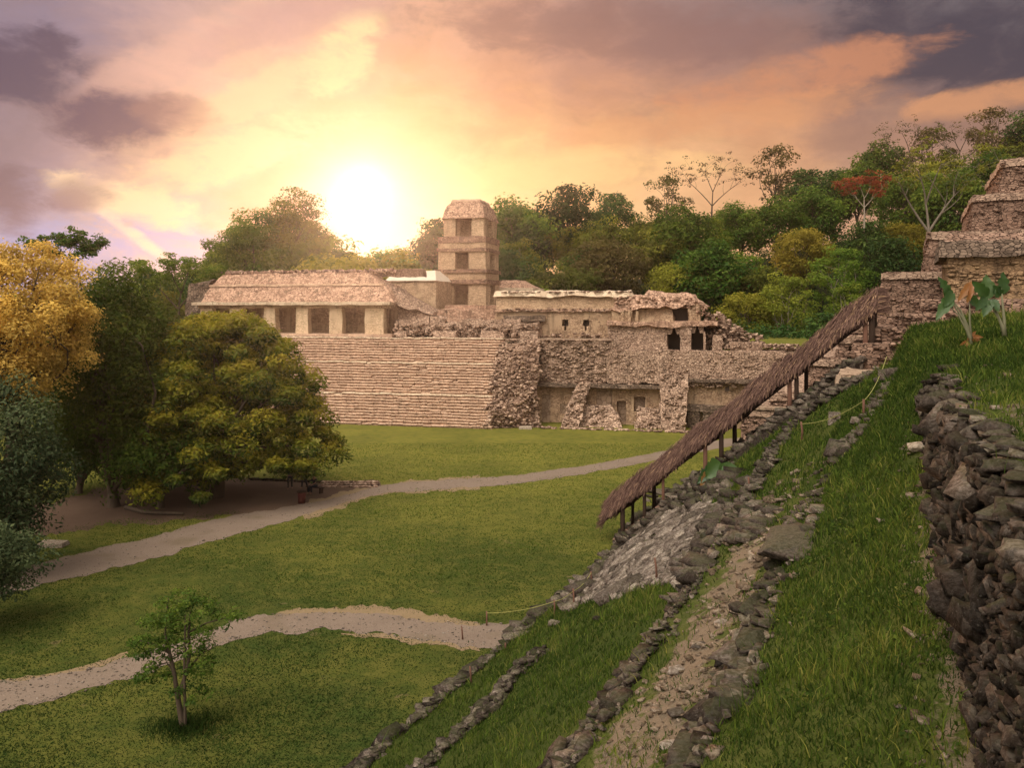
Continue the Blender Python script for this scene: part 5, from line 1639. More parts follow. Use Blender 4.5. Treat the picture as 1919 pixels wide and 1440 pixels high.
for px, py, sz, lb in ((985, 804, (1.5, 1.1), 'pale flat slab lying on the lawn by the palace rubble slope'), (100, 1024, (1.5, .9), 'pale flat slab on the shaded lawn beside the left trees')):
    p_ = plaza(px, py); mb = MB()
    C = [p_ + np.array(q) for q in ((-sz[0] / 2, -sz[1] / 2, 0), (sz[0] / 2, -sz[1] / 2, 0), (sz[0] / 2, sz[1] / 2, 0), (-sz[0] / 2, sz[1] / 2, 0), (-sz[0] / 2 + .08, -sz[1] / 2, .22), (sz[0] / 2, -sz[1] / 2 + .05, .22), (sz[0] / 2 - .1, sz[1] / 2, .22), (-sz[0] / 2, sz[1] / 2, .22))]
    rough(mb, C, .25, .04, "flrbt")
    tag(mb.build('stone_slab', MAT['stone_pale'], loc=p_), lb, 'stone slab', 'flat slabs on the lawn')

# ------------------------------------------------------------------ rope fences
def rope_fence(posts, label, hmul=1.0, extra=()):
    P = [hit(px, py, 6) for px, py, _ in posts]
    root = empty('rope_fence', P[0], label, 'fence')
    tops = []
    for p_, (px, py, hpx) in zip(P, posts):
        h = hpx / F * p_[1]
        m_ = MB(); tube(m_, [p_ + (0, 0, -.25), p_ + (.02, 0, h * .5), p_ + (rh.normal() * .03, 0, h)], [.045, .04, .035], 6, wob=.01)
        m_.build('fence_post', MAT['wood_red'], root); tops.append(p_ + np.array([0, 0, h * .88]))
    for e in extra: tops.append(np.array(e))
    m_ = MB()
    for a_, b_ in zip(tops[:-1], tops[1:]):
        u_ = np.linspace(0, 1, 12)[:, None]
        q = a_ * (1 - u_) + b_ * u_; q[:, 2] -= (4 * u_ * (1 - u_)).ravel() * np.linalg.norm(b_ - a_) * .035
        tube(m_, q, .013, 5, cap=False)
    m_.build('rope', MAT['rope'], root)
    return root


rope_fence([(912, 1174, 27), (1039, 1153, 28), (1075, 1142, 38), (1108, 1092, 20)], 'low rope fence on wooden posts where the gravel path meets the stone kerb')
e_ = hit(1662, 700, 10); e_[2] += .6
rope_fence([(1503, 825, 34), (1618, 785, 36)], 'low rope fence on two brown posts crossing the upper grass slope', extra=(e_,))
for (px, py, h, lb) in ((868, 1200, 26, 'thin wooden stake at the edge of the gravel path'), (884, 1280, 30, 'thin wooden stake on the lawn edge below the path'), (949, 1220, 14, 'short dark stake on the stone kerb by the path end'),
                        (1232, 1092, 46, 'slanting red brown stake at the lower edge of the ramp'), (1406, 925, 30, 'crooked thin stake standing right of the fallen banana leaf')):
    p_ = hit(px, py, 8); hh = h / F * p_[1]
    m_ = MB(); tube(m_, [p_ + (0, 0, -.2), p_ + (-.03, 0, hh * .6), p_ + (-.10 * hh, 0, hh)], [.04, .035, .028], 6)
    tag(m_.build('wooden_stake', MAT['wood_red'], loc=p_), lb, 'stake', 'wooden stakes on the terraces')
# small grey marker tablet
p_ = hit(1563, 792, 8); m_ = MB()
C = [p_ + np.array(q) for q in ((-.2, -.05, -.1), (.2, -.05, -.1), (.2, .05, -.1), (-.2, .05, -.1), (-.19, -.04, .36), (.21, -.04, .34), (.2, .05, .34), (-.18, .05, .36))]
rough(m_, C, .12, .015, "flrbt")
mk = MB(); mk.add([p_ + np.array(q) for q in ((-.06, -.075, .12), (.07, -.075, .12), (.07, -.075, .25), (-.06, -.075, .25))], [(0, 1, 2, 3)])
tb_o = empty('marker_stone', p_, 'small square grey marker tablet standing in grass under the rope', 'marker')
m_.build('tablet', MAT['stone_cob'], tb_o); mk.build('dark_spot', MAT['darkstone'], tb_o)


# ------------------------------------------------------------------ trees
rt = np.random.default_rng(77)
MAT['leaf_dark'] = leaf_mat('dark_green_leaves', [(0.012, 0.032, 0.009), (0.026, 0.055, 0.011), (0.055, 0.095, 0.016)], .25)
MAT['leaf_green'] = leaf_mat('green_leaves', [(0.020, 0.046, 0.009), (0.055, 0.096, 0.012), (0.125, 0.165, 0.020)], .35)
MAT['leaf_olive'] = leaf_mat('olive_leaves', [(0.035, 0.044, 0.010), (0.085, 0.096, 0.013), (0.165, 0.165, 0.022)], .35)
MAT['leaf_lime'] = leaf_mat('light_green_leaves', [(0.045, 0.080, 0.012), (0.110, 0.155, 0.018), (0.200, 0.225, 0.030)], .4)
MAT['leaf_mango'] = leaf_mat('mango_leaves', [(0.016, 0.034, 0.008), (0.050, 0.072, 0.010), (0.155, 0.155, 0.014), (0.26, 0.21, 0.02)], .3, hue=.0)
MAT['leaf_gold'] = leaf_mat('golden_blossom', [(0.17, 0.115, 0.03), (0.40, 0.27, 0.065), (0.60, 0.42, 0.10)], .4, hue=.0)
MAT['leaf_grey'] = leaf_mat('grey_green_leaves', [(0.020, 0.034, 0.016), (0.048, 0.068, 0.028), (0.095, 0.115, 0.048)], .25, hue=.0)
MAT['leaf_yellow'] = leaf_mat('yellowing_leaves', [(0.075, 0.080, 0.013), (0.16, 0.150, 0.018), (0.26, 0.225, 0.028)], .4)
MAT['leaf_rust'] = leaf_mat('rusty_leaves', [(0.040, 0.036, 0.012), (0.075, 0.064, 0.018), (0.12, 0.098, 0.026)], .35)
MAT['leaf_red'] = leaf_mat('red_blossom', [(0.12, 0.03, 0.015), (0.22, 0.055, 0.025), (0.32, 0.10, 0.04)], .4, hue=.0)


def leaf_cards(P, N, size, r, aspect=.5, tint=None, droop=0.0):
    """folded diamond leaves at points P with facing N"""
    n = len(P)
    up = r.normal(size=(n, 3)); up[:, 2] -= droop
    t = np.cross(N, up); t /= np.linalg.norm(t, axis=1)[:, None] + 1e-9
    b = np.cross(N, t)
    L = (size * r.lognormal(0, .25, n))[:, None]
    w = L * aspect
    base = P - t * L * .5; tip = P + t * L * .5
    mid = P + N * L * .06
    l = mid + b * w * .5; rr = mid - b * w * .5
    l = l + N * L * .10; rr = rr + N * L * .10
    V = np.stack([base, rr, tip, l], 1).reshape(-1, 3)
    i = np.arange(n)[:, None] * 4
    Q = i + np.array([0, 1, 2, 3])
    return V, Q, np.repeat(tint, 4)


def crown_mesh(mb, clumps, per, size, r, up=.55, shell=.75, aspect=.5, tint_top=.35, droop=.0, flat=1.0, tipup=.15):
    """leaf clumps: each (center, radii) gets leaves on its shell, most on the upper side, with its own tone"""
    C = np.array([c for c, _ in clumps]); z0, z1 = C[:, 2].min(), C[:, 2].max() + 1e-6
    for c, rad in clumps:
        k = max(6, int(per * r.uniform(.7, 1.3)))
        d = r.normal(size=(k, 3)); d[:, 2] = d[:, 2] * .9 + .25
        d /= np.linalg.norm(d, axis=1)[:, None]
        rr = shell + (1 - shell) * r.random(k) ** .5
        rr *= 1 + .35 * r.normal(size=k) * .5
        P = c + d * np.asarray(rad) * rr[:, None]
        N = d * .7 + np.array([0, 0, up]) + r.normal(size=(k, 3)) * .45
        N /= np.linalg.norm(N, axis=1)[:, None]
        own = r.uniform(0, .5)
        tint = np.clip(own + r.random(k) * .35 + tint_top * (c[2] - z0) / (z1 - z0) * r.random() + tipup * d[:, 2], 0, 1)  # brighter upward: new flush, with light from above put into the tint
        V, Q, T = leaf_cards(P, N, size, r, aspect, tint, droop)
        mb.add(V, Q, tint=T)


def limb(mb, a, b, r0, r1, r, bend=.15, seg=6, n=5):
    a, b = np.asarray(a, float), np.asarray(b, float)
    L = np.linalg.norm(b - a); off = r.normal(size=3) * L * bend; off[2] = abs(off[2]) * .4
    u = np.linspace(0, 1, n)[:, None]
    P = a * (1 - u) + b * u + off * (4 * u * (1 - u))
    tube(mb, P, np.linspace(r0, r1, n), seg, cap=False, tint=r.random())
    return P


def envelope(r, n, rx, rz, zc, fn=None, inner=.25):
    """clump centres through a crown: fn(unit z in -1..1) gives the width profile"""
    out = []
    while len(out) < n:
        d = r.normal(size=3); d /= np.linalg.norm(d)
        q = r.uniform(inner, 1) ** .45
        w = fn(d[2] * q) if fn else 1.0
        out.append(np.array([d[0] * q * rx * w, d[1] * q * rx * w, zc + d[2] * q * rz]))
    return out


def make_tree(name, label, cat, loc, height, rx, nclump, crad, per, size, leaf, bark='bark', trunk_r=.25, crown_base=.3, fn=None, r=None, aspect=.5,
              flat=.7, group=None, split=3, inner=.25, tint_top=.35, up=.55, droop=0., lean=(0, 0), trunk_top=.75, shell=.75):
    r = r or np.random.default_rng(int(rt.integers(1e9)))
    loc = np.asarray(loc, float)
    root = empty(name, loc, label, cat, group)
    zc = height * (1 + crown_base) / 2; rz = height * (1 - crown_base) / 2
    cl = envelope(r, nclump, rx - crad * .7, rz - crad * flat * .6, zc, fn, inner)
    lean = np.array([lean[0], lean[1], 0.])
    cl = [c + lean * (c[2] / height) for c in cl]
    tm = MB()
    top = np.array([r.normal() * .05 * height, r.normal() * .05 * height, height * trunk_top]) + lean * trunk_top
    fork = top * (crown_base * .9 / trunk_top)
    limb(tm, (0, 0, -.4), fork, trunk_r * 1.25, trunk_r * .8, r, .05, 9)
    limb(tm, fork, top, trunk_r * .8, trunk_r * .2, r, .06, 7)
    for c in cl[:max(6, nclump // split)]:
        f = np.clip(r.uniform(.0, .8), 0, 1); a = fork * (1 - f) + top * f
        if c[2] < a[2] - .5: a = fork
        limb(tm, a, c, trunk_r * .38 * (1 - .5 * f), trunk_r * .07, r, .12, 5)
    lo = MB(); lo.V = [v + loc for v in tm.V]; lo.Q = tm.Q; lo.T = tm.T; lo.A = tm.A; lo.n = tm.n
    lo.build('trunk', MAT[bark], root)
    cm = MB()
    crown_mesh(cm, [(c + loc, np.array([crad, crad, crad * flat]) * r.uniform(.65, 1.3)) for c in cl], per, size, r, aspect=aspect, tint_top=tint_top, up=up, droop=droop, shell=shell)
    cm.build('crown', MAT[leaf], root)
    return root


# ---- near trees on the left of the plaza
mango_base = plaza(405, 932)
rm = np.random.default_rng(5)
SC = mango_base[1] / F
mg = empty('mango_tree', mango_base, 'broad rounded tree with golden green leaf tips in front of the staircase', 'tree')
# domed crown reaching low on the right, as in the photograph: outline (px from base, half-width profile)
cl = []
while len(cl) < 330:
    u_ = rm.uniform(-1, 1); v_ = rm.random(); w_ = rm.uniform(-1, 1)
    # dome: width grows downward
    zt = 330 * SC * (1 - v_)            # height
    prof = math.sqrt(max(0, 1 - ((zt - 30 * SC) / (305 * SC)) ** 2)) ** .82
    rr = math.hypot(u_, w_)
    if rr > 1 or zt < 34 * SC: continue
    if rr < .5 and v_ > .25 and rm.random() < .5: continue
    cx = 42 * SC + 12 * SC * (1 - zt / (330 * SC)) * 2
    half = 196 * SC * prof
    skew = 1.0
    if u_ * half > 60 * SC and zt < 62 * SC: continue
    cl.append((mango_base + np.array([cx - 32 * SC + u_ * half * skew, w_ * half * .95, zt]), np.array([1.0, 1.0, .66]) * rm.uniform(.55, 1.3)))
tm = MB()
limb(tm, mango_base + (0, 0, -.4), mango_base + (.1, 0, 2.2), .55, .42, rm, .03, 10)
for c, _ in cl[:40]:
    limb(tm, mango_base + np.array([rm.normal() * .2, rm.normal() * .2, rm.uniform(1.2, 3.5)]), c, .2, .03, rm, .12, 5)
tm.build('trunk', MAT['bark'], mg)
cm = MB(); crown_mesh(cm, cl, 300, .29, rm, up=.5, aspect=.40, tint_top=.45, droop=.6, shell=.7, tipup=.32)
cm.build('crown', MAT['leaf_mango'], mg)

dk = plaza(215, 950)
make_tree('dark_tree', 'tall dense dark green tree between the yellow tree and the golden green one', 'tree', dk + (0, 0, 0), 17.2, 5.6, 150, 1.55, 270, .26, 'leaf_green', trunk_r=.4, crown_base=.06,
          fn=lambda z: .95 - .30 * max(z, 0) - .1 * max(-z, 0), r=np.random.default_rng(8), flat=.8, tint_top=.3)
sh = plaza(300, 952)
make_tree('dark_tree', 'lower bushy dark green tree leaning over bare ground left of the golden green one', 'tree', sh, 7.2, 4.0, 60, 1.2, 230, .24, 'leaf_green', trunk_r=.25, crown_base=.12,
          r=np.random.default_rng(18), flat=.7, tint_top=.2, lean=(.8, 0))
make_tree('dark_tree', 'narrow dark tree standing behind the yellow flowering tree', 'tree', plaza(150, 925), 10.5, 4.6, 80, 1.5, 230, .28, 'leaf_dark', trunk_r=.3, crown_base=.05,
          r=np.random.default_rng(28), flat=.8)
yl = plaza(15, 1010)
make_tree('yellow_tree', 'tree covered in golden yellow blossom at the left edge', 'tree', yl, 18.2, 5.4, 190, 1.05, 330, .17, 'leaf_gold', trunk_r=.35, crown_base=.40,
          r=np.random.default_rng(9), flat=.75, tint_top=.2, aspect=.6, shell=.5, split=2)
gy = plaza(-10, 1085)
make_tree('grey_green_tree', 'grey green leafy tree below the yellow blossom at the left edge', 'tree', gy, 10.2, 3.9, 100, 1.15, 250, .22, 'leaf_grey', trunk_r=.3, crown_base=.10,
          r=np.random.default_rng(10), flat=.75, tint_top=.2, aspect=.45, droop=.5)
ov = plaza(-75, 1180)
make_tree('overhanging_tree', 'dark leafy branch tip overhanging the far path at the left edge', 'tree', ov, 4.5, 3.0, 60, .7, 240, .16, 'leaf_grey', trunk_r=.16, crown_base=.16,
          r=np.random.default_rng(12), flat=.7, aspect=.45, lean=(1.0, 0))

# small tree on the front lawn: three thin stems, sparse layered crown
sb = plaza(345, 1366); S2 = sb[1] / F
stree = empty('small_tree', sb, 'small sparse young tree with thin forked stems on the front lawn', 'tree')
r2 = np.random.default_rng(14)


def sp(px, py, dy=0.0): return sb + np.array([(px - 345) * S2, dy, (1366 - py) * S2])


tm = MB()
def stem(pts, r0, r1):
    P = np.array([sp(*q) for q in pts]); tube(tm, P, np.linspace(r0, r1, len(P)), 7, cap=False, wob=.02)
stem([(345, 1376), (338, 1335), (332, 1300), (326, 1262), (318, 1225), (310, 1190)], .105, .04)
stem([(340, 1345), (334, 1310), (344, 1270, .2), (352, 1230, .2), (350, 1190, .2), (356, 1150, .1)], .085, .03)
stem([(348, 1372), (352, 1320, -.2), (350, 1260, -.2), (351, 1200, -.2), (353, 1150, -.2)], .055, .025)
stem([(344, 1270, .2), (366, 1238, .5), (392, 1225, .4)], .04, .015)
stem([(318, 1225), (296, 1205, -.2), (270, 1195, -.3)], .04, .015)
stem([(326, 1262), (306, 1250, .3), (268, 1262, .3)], .035, .012)
stem([(350, 1190, .2), (385, 1172, .2), (425, 1160, .1)], .035, .012)
stem([(310, 1190), (312, 1150), (318, 1120)], .03, .012)
tm.build('trunk', MAT['bark'], stree)
cl = []
for (x, y, w, h, n) in ((312, 1125, 16, 14, 5), (330, 1150, 40, 24, 16), (358, 1130, 22, 22, 9), (395, 1140, 22, 16, 7), (420, 1162, 26, 9, 7), (300, 1170, 36, 22, 14), (290, 1200, 44, 18, 15), (335, 1195, 40, 24, 16), (380, 1180, 30, 18, 9),
                        (265, 1232, 30, 14, 8), (252, 1210, 16, 9, 4), (300, 1240, 30, 16, 9), (362, 1220, 26, 16, 8), (275, 1262, 26, 8, 6), (310, 1268, 24, 10, 6), (368, 1262, 24, 14, 7), (390, 1240, 22, 10, 5), (355, 1288, 28, 14, 7), (380, 1300, 16, 10, 4)):
    for _ in range(n):
        cl.append((sp(x + r2.normal() * w * .5, y + r2.normal() * h * .5, r2.normal() * w * .6 * S2), np.array([.24, .24, .13]) * r2.uniform(.7, 1.3)))
cm = MB(); crown_mesh(cm, cl, 34, .115, r2, up=.7, aspect=.42, tint_top=.35, droop=.2, shell=.4)
cm.build('crown', MAT['leaf_green'], stree)

MAT['bark_grey'] = bark_mat('grey_bark', (0.10, 0.08, 0.06), (0.20, 0.165, 0.13))
# ---- forest prototypes
def fproto(kind):
    r = np.random.default_rng(100 + kind)
    L = dict(name='forest_tree', label='x', cat='tree', loc=(0, 0, 0), r=r)
    if kind == 0: o = make_tree(height=16, rx=6.4, nclump=62, crad=2.0, per=120, size=.55, leaf='leaf_green', crown_base=.22, trunk_r=.35, flat=.7, **L)
    elif kind == 1: o = make_tree(height=18, rx=6.0, nclump=58, crad=2.1, per=120, size=.55, leaf='leaf_dark', crown_base=.18, trunk_r=.4, flat=.75, fn=lambda z: 1 - .25 * z, **L)
    elif kind == 2: o = make_tree(height=15, rx=7.2, nclump=60, crad=1.9, per=115, size=.50, leaf='leaf_olive', crown_base=.38, trunk_r=.35, flat=.5, fn=lambda z: .75 + .25 * z, **L)
    elif kind == 3: o = make_tree(height=21, rx=5.6, nclump=44, crad=1.9, per=115, size=.55, leaf='leaf_green', crown_base=.48, trunk_r=.38, flat=.6, **L)
    elif kind == 4: o = make_tree(height=17, rx=5.2, nclump=56, crad=1.3, per=105, size=.42, leaf='leaf_lime', bark='bark_pale', crown_base=.2, trunk_r=.28, flat=.7, fn=lambda z: 1 - .2 * abs(z), **L)
    elif kind == 5: o = make_tree(height=14, rx=6.0, nclump=60, crad=1.7, per=125, size=.45, leaf='leaf_yellow', crown_base=.30, trunk_r=.3, flat=.6, **L)
    elif kind == 6: o = make_tree(height=17, rx=6.4, nclump=60, crad=1.9, per=120, size=.5, leaf='leaf_rust', crown_base=.26, trunk_r=.35, flat=.7, **L)
    elif kind == 7: o = make_tree(height=20, rx=5.6, nclump=26, crad=1.5, per=80, size=.5, leaf='leaf_rust', crown_base=.45, trunk_r=.3, flat=.55, split=1, **L)
    return o


protos = [fproto(k) for k in range(8)]
KADJ = ['rounded green', 'dense dark green', 'flat crowned olive', 'tall high crowned green', 'feathery light green', 'yellowing leafy', 'russet green rounded', 'sparse open russet']
used_p = set()


def hill_h(X, Y):
    """the wooded slope behind the palace"""
    X = np.asarray(X, float); Y = np.asarray(Y, float)
    az = X / np.maximum(Y, 1) * F + 960
    top = np.interp(az, [-200, 250, 500, 700, 850, 1000, 1200, 1400, 1600, 1800, 2000, 2400], [1, 2, 9, 9, 13, 20, 21, 25, 31, 37, 41, 46])
    g = np.clip((Y - 124) / 88, 0, 1); g = g * g * (3 - 2 * g)
    far = 1 - np.clip((Y - 300) / 300, 0, 1)
    return top * g * far


COLW = [('left of the gallery roof', 250), ('behind the left end of the gallery roof', 365), ('behind the left half of the gallery', 470), ('behind the middle of the gallery', 575),
        ('below the setting sun', 680), ('just left of the tower', 785), ('right behind the tower', 900), ('over the left part of the plastered wing', 1005), ('over the middle of the plastered wing', 1100),
        ('over the ruined vaulted building', 1200), ('over the right end of the ruined building', 1300), ('over the grassy platform end', 1400), ('over the middle of the thatched roof', 1500), ('over the upper thatched roof', 1600),
        ('left of the pyramid', 1700), ('behind the upper pyramid tiers', 1800), ('beyond the top of the pyramid', 1900)]
ROWW = [('at the slope foot', 119), ('just above the slope foot', 129), ('low on the slope', 141), ('halfway up the slope', 154), ('above mid slope', 168), ('high on the slope', 183), ('near the ridge', 198), ('on the skyline', 213)]


def place(kind, loc, scale, yaw, label, squash=1.0):
    p = protos[kind]
    if kind not in used_p:
        o = p; used_p.add(kind)
    else:
        o = p.copy(); COL.objects.link(o)
        for ch in p.children:
            c_ = ch.copy(); COL.objects.link(c_); c_.parent = o
    o.location = loc; o.rotation_euler = (0, 0, yaw); o.scale = (scale, scale, scale * squash)
    o['label'] = label; o['category'] = 'tree'; o['group'] = 'trees on the wooded slope'
    return o


rf = np.random.default_rng(55)
# (column, row) cells with a given kind, for the crowns one recognises
FIX = {(8, 7): (1, 1.25), (9, 7): (7, 1.15), (11, 7): (7, 1.3), (12, 7): (1, 1.1), (12, 6): (1, 1.2), (9, 3): (5, 1.1), (12, 3): (4, 1.2), (12, 2): (4, 1.25), (14, 3): (5, 1.0), (2, 7): (3, 1.3), (3, 7): (0, 1.4), (2, 6): (3, 1.2),
       (7, 3): (2, 1.3), (7, 2): (4, 1.2), (6, 7): (0, 1.25), (13, 7): (0, 1.3), (14, 7): (7, 1.3), (15, 7): (7, 1.2), (16, 7): (1, 1.3), (10, 7): (0, .9), (15, 3): (1, 1.2), (15, 2): (1, 1.2), (14, 2): (1, 1.1)}
for ci, (cw, cpx) in enumerate(COLW):
    for ri, (rw, Yr) in enumerate(ROWW):
        px = cpx + rf.normal() * 20 + (50 if ri % 2 else 0)
        Y = Yr + rf.normal() * 3
        X = (px - 960) / F * Y
        kind, sc = FIX.get((ci, ri), (None, None))
        if kind is None:
            kind = int(rf.choice(8, p=[.30, .19, .22, .07, .13, .05, .03, .01])); sc = rf.uniform(.95, 1.32)
        if ri == 0: sc *= .55
        elif ri == 1: sc *= .68
        elif ri == 2: sc *= .82
        z = float(hill_h(X, Y)) - .3
        Ht = [16, 18, 15, 21, 17, 14, 17, 20][kind] * sc
        ytop = HOR - (z + Ht - EYE) / Y * F
        vis = np.interp(px, [0, 330, 400, 740, 815, 830, 930, 945, 1180, 1310, 1400, 1480, 1660, 1740, 1830, 1890, 1930], [600, 540, 518, 508, 505, 372, 372, 535, 545, 552, 600, 620, 510, 435, 366, 300, 295])
        if ytop > vis - 6: continue
        if 560 < px < 800 and ytop < 432:                    # the sun clears the crowns here
            s2 = (EYE + (HOR - 445) / F * Y - z) / Ht
            sc *= max(.45, s2)
        place(kind, (X, Y, z), sc, rf.uniform(0, 6.28), f"{KADJ[kind]} tree {rw}, {cw}", rf.uniform(.9, 1.12))
for kind, px, Y, ytop, lb in ((2, 600, 146, 440, 'flat crowned olive tree below the sun behind the gallery roof'), (5, 640, 140, 468, 'yellow green tree low behind the middle of the gallery roof'), (2, 740, 148, 462, 'wide olive tree between the sun and the tower'),
                                 (1, 1070, 190, 334, 'dense dome shaped dark tree on the skyline right of the tower'), (0, 965, 185, 372, 'rounded tree on the skyline just right of the tower roof')):
    X = (px - 960) / F * Y; z = float(hill_h(X, Y)) - .3
    place(kind, (X, Y, z), (EYE + (HOR - ytop) / F * Y - z) / [16, 18, 15, 21, 17, 14, 17, 20][kind], rf.uniform(0, 6.28), lb)
for px, Y, ytop, rx, lf, lb, sd_ in ((430, 158, 428, 6.5, 'leaf_olive', 'spreading tree at the left of the big tree mass behind the gallery roof', 1), (487, 160, 384, 7.5, 'leaf_green', 'big rounded green tree behind the gallery roof, left of the sun', 2), (556, 164, 354, 8.0, 'leaf_olive', 'highest broad tree behind the gallery roof beside the sun', 3)):
    X = (px - 960) / F * Y; z = float(hill_h(X, Y)) - .3
    make_tree('forest_tree', lb, 'tree', (X, Y, z), EYE + (HOR - ytop) / F * Y - z, rx, 120, 1.9, 170, .42, lf, crown_base=.30, trunk_r=.5, r=np.random.default_rng(400 + sd_), flat=.55, group='trees on the wooded slope')
for k in range(8):
    if k not in used_p:
        for ch in list(protos[k].children): bpy.data.objects.remove(ch)
        bpy.data.objects.remove(protos[k])

# recognisable single trees
def bare_tree(base, h, label, pts, r0, mat, leaf=None, leafn=0, cr=1.0, name='bare_tree', size=.4, per=45):
    root = empty(name, base, label, 'tree')
    tm = MB(); r = np.random.default_rng(int(h * 1000) % 9999)
    tips = []
    for (a_, b_, q0, q1) in pts:
        P = limb(tm, base + np.array(a_) * h, base + np.array(b_) * h, r0 * q0, r0 * q1, r, .04, 6)
        tips.append((base + np.array(b_) * h, q1))
        if q1 < .4:
            for _ in range(4):
                e = base + np.array(b_) * h + r.normal(size=3) * h * np.array([.10, .08, .05]) + (0, 0, h * .06)
                limb(tm, P[int(r.integers(2, 5))], e, r0 * q1 * .8, r0 * .06, r, .1, 5)
                tips.append((e, .05))
                for _ in range(2):
                    e2 = e + r.normal(size=3) * h * .05 + (0, 0, h * .02)
                    limb(tm, e, e2, r0 * .08, r0 * .03, r, .1, 4, 3); tips.append((e2, .05))
    tm.build('trunk', mat, root)
    if leaf:
        cm = MB(); cl = []
        for e, q in tips:
            if q < .2:
                for _ in range(leafn): cl.append((e + r.normal(size=3) * h * .03, np.array([cr, cr, cr * .45]) * r.uniform(.6, 1.2)))
        crown_mesh(cm, cl, per, size, r, up=.7, shell=.4)
        cm.build('crown', MAT[leaf], root)
    return root


FORK = [((0, 0, -.03), (0.0, 0, .42), 1, .72), ((0, 0, .40), (-.30, .03, .72), .55, .22), ((0, 0, .40), (.34, 0, .70), .55, .22), ((0, 0, .42), (.02, .04, .62), .6, .4), ((.02, .04, .60), (-.10, .02, .88), .4, .16), ((.02, .04, .60), (.15, -.04, .90), .4, .16), ((.34, 0, .70), (.50, .04, .86), .22, .1), ((-.30, .03, .72), (-.42, 0, .86), .22, .1)]
TALL = [((0, 0, -.03), (0, 0, .58), 1, .75), ((0, 0, .57), (-.17, .03, .88), .6, .2), ((0, 0, .57), (.16, 0, .80), .6, .3), ((0, 0, .58), (.0, .04, .76), .6, .4), ((0, .04, .75), (-.06, .02, .96), .4, .14), ((0, .04, .75), (.06, -.04, 1.0), .4, .14),
        ((.16, 0, .80), (.22, .04, .98), .28, .1), ((.16, 0, .80), (.30, .0, .92), .22, .1)]
bY = 112.0
bare_tree(at(1741, 600, bY), 290 * bY / F, 'pale bare trunked tree with forking limbs, rising left of the pyramid', TALL, .30, MAT['bark_grey'], 'leaf_olive', 1, 1.0, 'pale_forked_tree', .4, 22)
rY = 140.0
bare_tree(at(1620, 425, rY), 90 * rY / F, 'small tree in red orange blossom high on the wooded slope', [(a_, (b2[0] * .8, b2[1], b2[2]), q0, q1) for a_, b2, q0, q1 in FORK], .16, MAT['bark_pale'], 'leaf_red', 1, .75, 'red_flowering_tree', .34, 30)
bare_tree(at(1335, 440, 188), 135 * 188 / F, 'nearly leafless spreading tree on the skyline over the ruined building', FORK, .24, MAT['bark'], 'leaf_rust', 1, .9, 'bare_tree', .4, 14)
bare_tree(at(1705, 360, 205), 125 * 205 / F, 'thin twiggy tree on the skyline left of the pyramid', FORK, .30, MAT['bark'], 'leaf_rust', 1, .9, 'bare_tree', .4, 10)
bare_tree(at(1800, 350, 205), 112 * 205 / F, 'thin twiggy tree on the skyline above the pyramid tiers', FORK, .30, MAT['bark'], 'leaf_rust', 1, 1.0, 'bare_tree', .4, 12)
bare_tree(at(120, 560, 105), 112 * 105 / F, 'thin open leaved tree rising behind the yellow tree', FORK, .16, MAT['bark'], 'leaf_green', 2, .8, 'thin_tree', .34, 36)
bare_tree(at(335, 640, 118), 150 * 118 / F, 'thin open leaved tree left of the gallery roof', FORK, .22, MAT['bark'], 'leaf_lime', 2, 1.0, 'thin_tree', .36, 34)
for (px, Y, h, rx, lf, lb, sd_) in ((30, 80, 15.8, 4.2, 'leaf_green', 'green tree crown showing just above the yellow blossom', 1), (185, 100, 17.5, 5.0, 'leaf_olive', 'feathery olive tree behind the tall dark green tree', 2), (275, 108, 13.5, 6.0, 'leaf_olive', 'broad olive tree between the dark green tree and the gallery', 3),
                                    (365, 106, 11.0, 4.4, 'leaf_green', 'green tree close against the left end of the gallery', 4), (235, 112, 17.5, 4.0, 'leaf_lime', 'pale feathery tree top left of the gallery against the sky', 5)):
    make_tree('tree', lb, 'tree', ((px - 960) / F * Y, Y, 0), h, rx, 60, 1.5, 130, .40, lf, crown_base=.2, trunk_r=.28, r=np.random.default_rng(300 + sd_), flat=.65)

# wooded slope and its undergrowth
sl = MB()
xs = np.linspace(-260, 330, 84); ys = np.concatenate([np.linspace(118, 230, 42), np.linspace(240, 620, 14)])
XX, YY = np.meshgrid(xs, ys, indexing='ij')
ZZ = hill_h(XX, YY) - .12 - 3 * np.clip((YY - 560) / 60, 0, 1)
P = np.stack([XX, YY, ZZ], -1); P[..., 2] += fbm(P, .06, 3) * 1.2 * np.clip((YY - 124) / 20, 0, 1)
sl.add(P.reshape(-1, 3), grid(len(xs) - 1, len(ys) - 1))
m, t, out = new_mat('forest_floor')
n1, _ = t.noise(position(t), .4, 6, .7)
bsdf(t, out, t.mix(n1, (.014, .018, .008), (.035, .04, .016)), .95, bump(t, n1, .5), .05)
tag(sl.build('wooded_slope', m, smooth=True), kind='structure')
ug = MB(); cl = []
for _ in range(1500):
    Y = 119 + 95 * rf.random() ** 1.3; px = rf.uniform(200, 1960); X = (px - 960) / F * Y
    if Y > 185 and 540 < px < 830: continue
    s_ = rf.uniform(1.0, 2.3)
    cl.append((np.array([X, Y, float(hill_h(X, Y)) + s_ * .5]), np.array([s_ * 1.25, s_ * 1.25, s_])))
for _ in range(220):                                             # a hedge of scrub just behind the palace's right end
    px = rf.uniform(1290, 1620); Y = rf.uniform(112, 119); s_ = rf.uniform(1.2, 2.6)
    cl.append((np.array([(px - 960) / F * Y, Y, 3.0 + rf.random() * 7]), np.array([s_ * 1.2, s_ * 1.2, s_])))
crown_mesh(ug, cl, 60, .55, rf, up=.6, shell=.6, tint_top=.1)
tag(ug.build('undergrowth', MAT['leaf_dark']), 'dark scrub filling the gaps under the forest trees', 'undergrowth', kind='stuff')


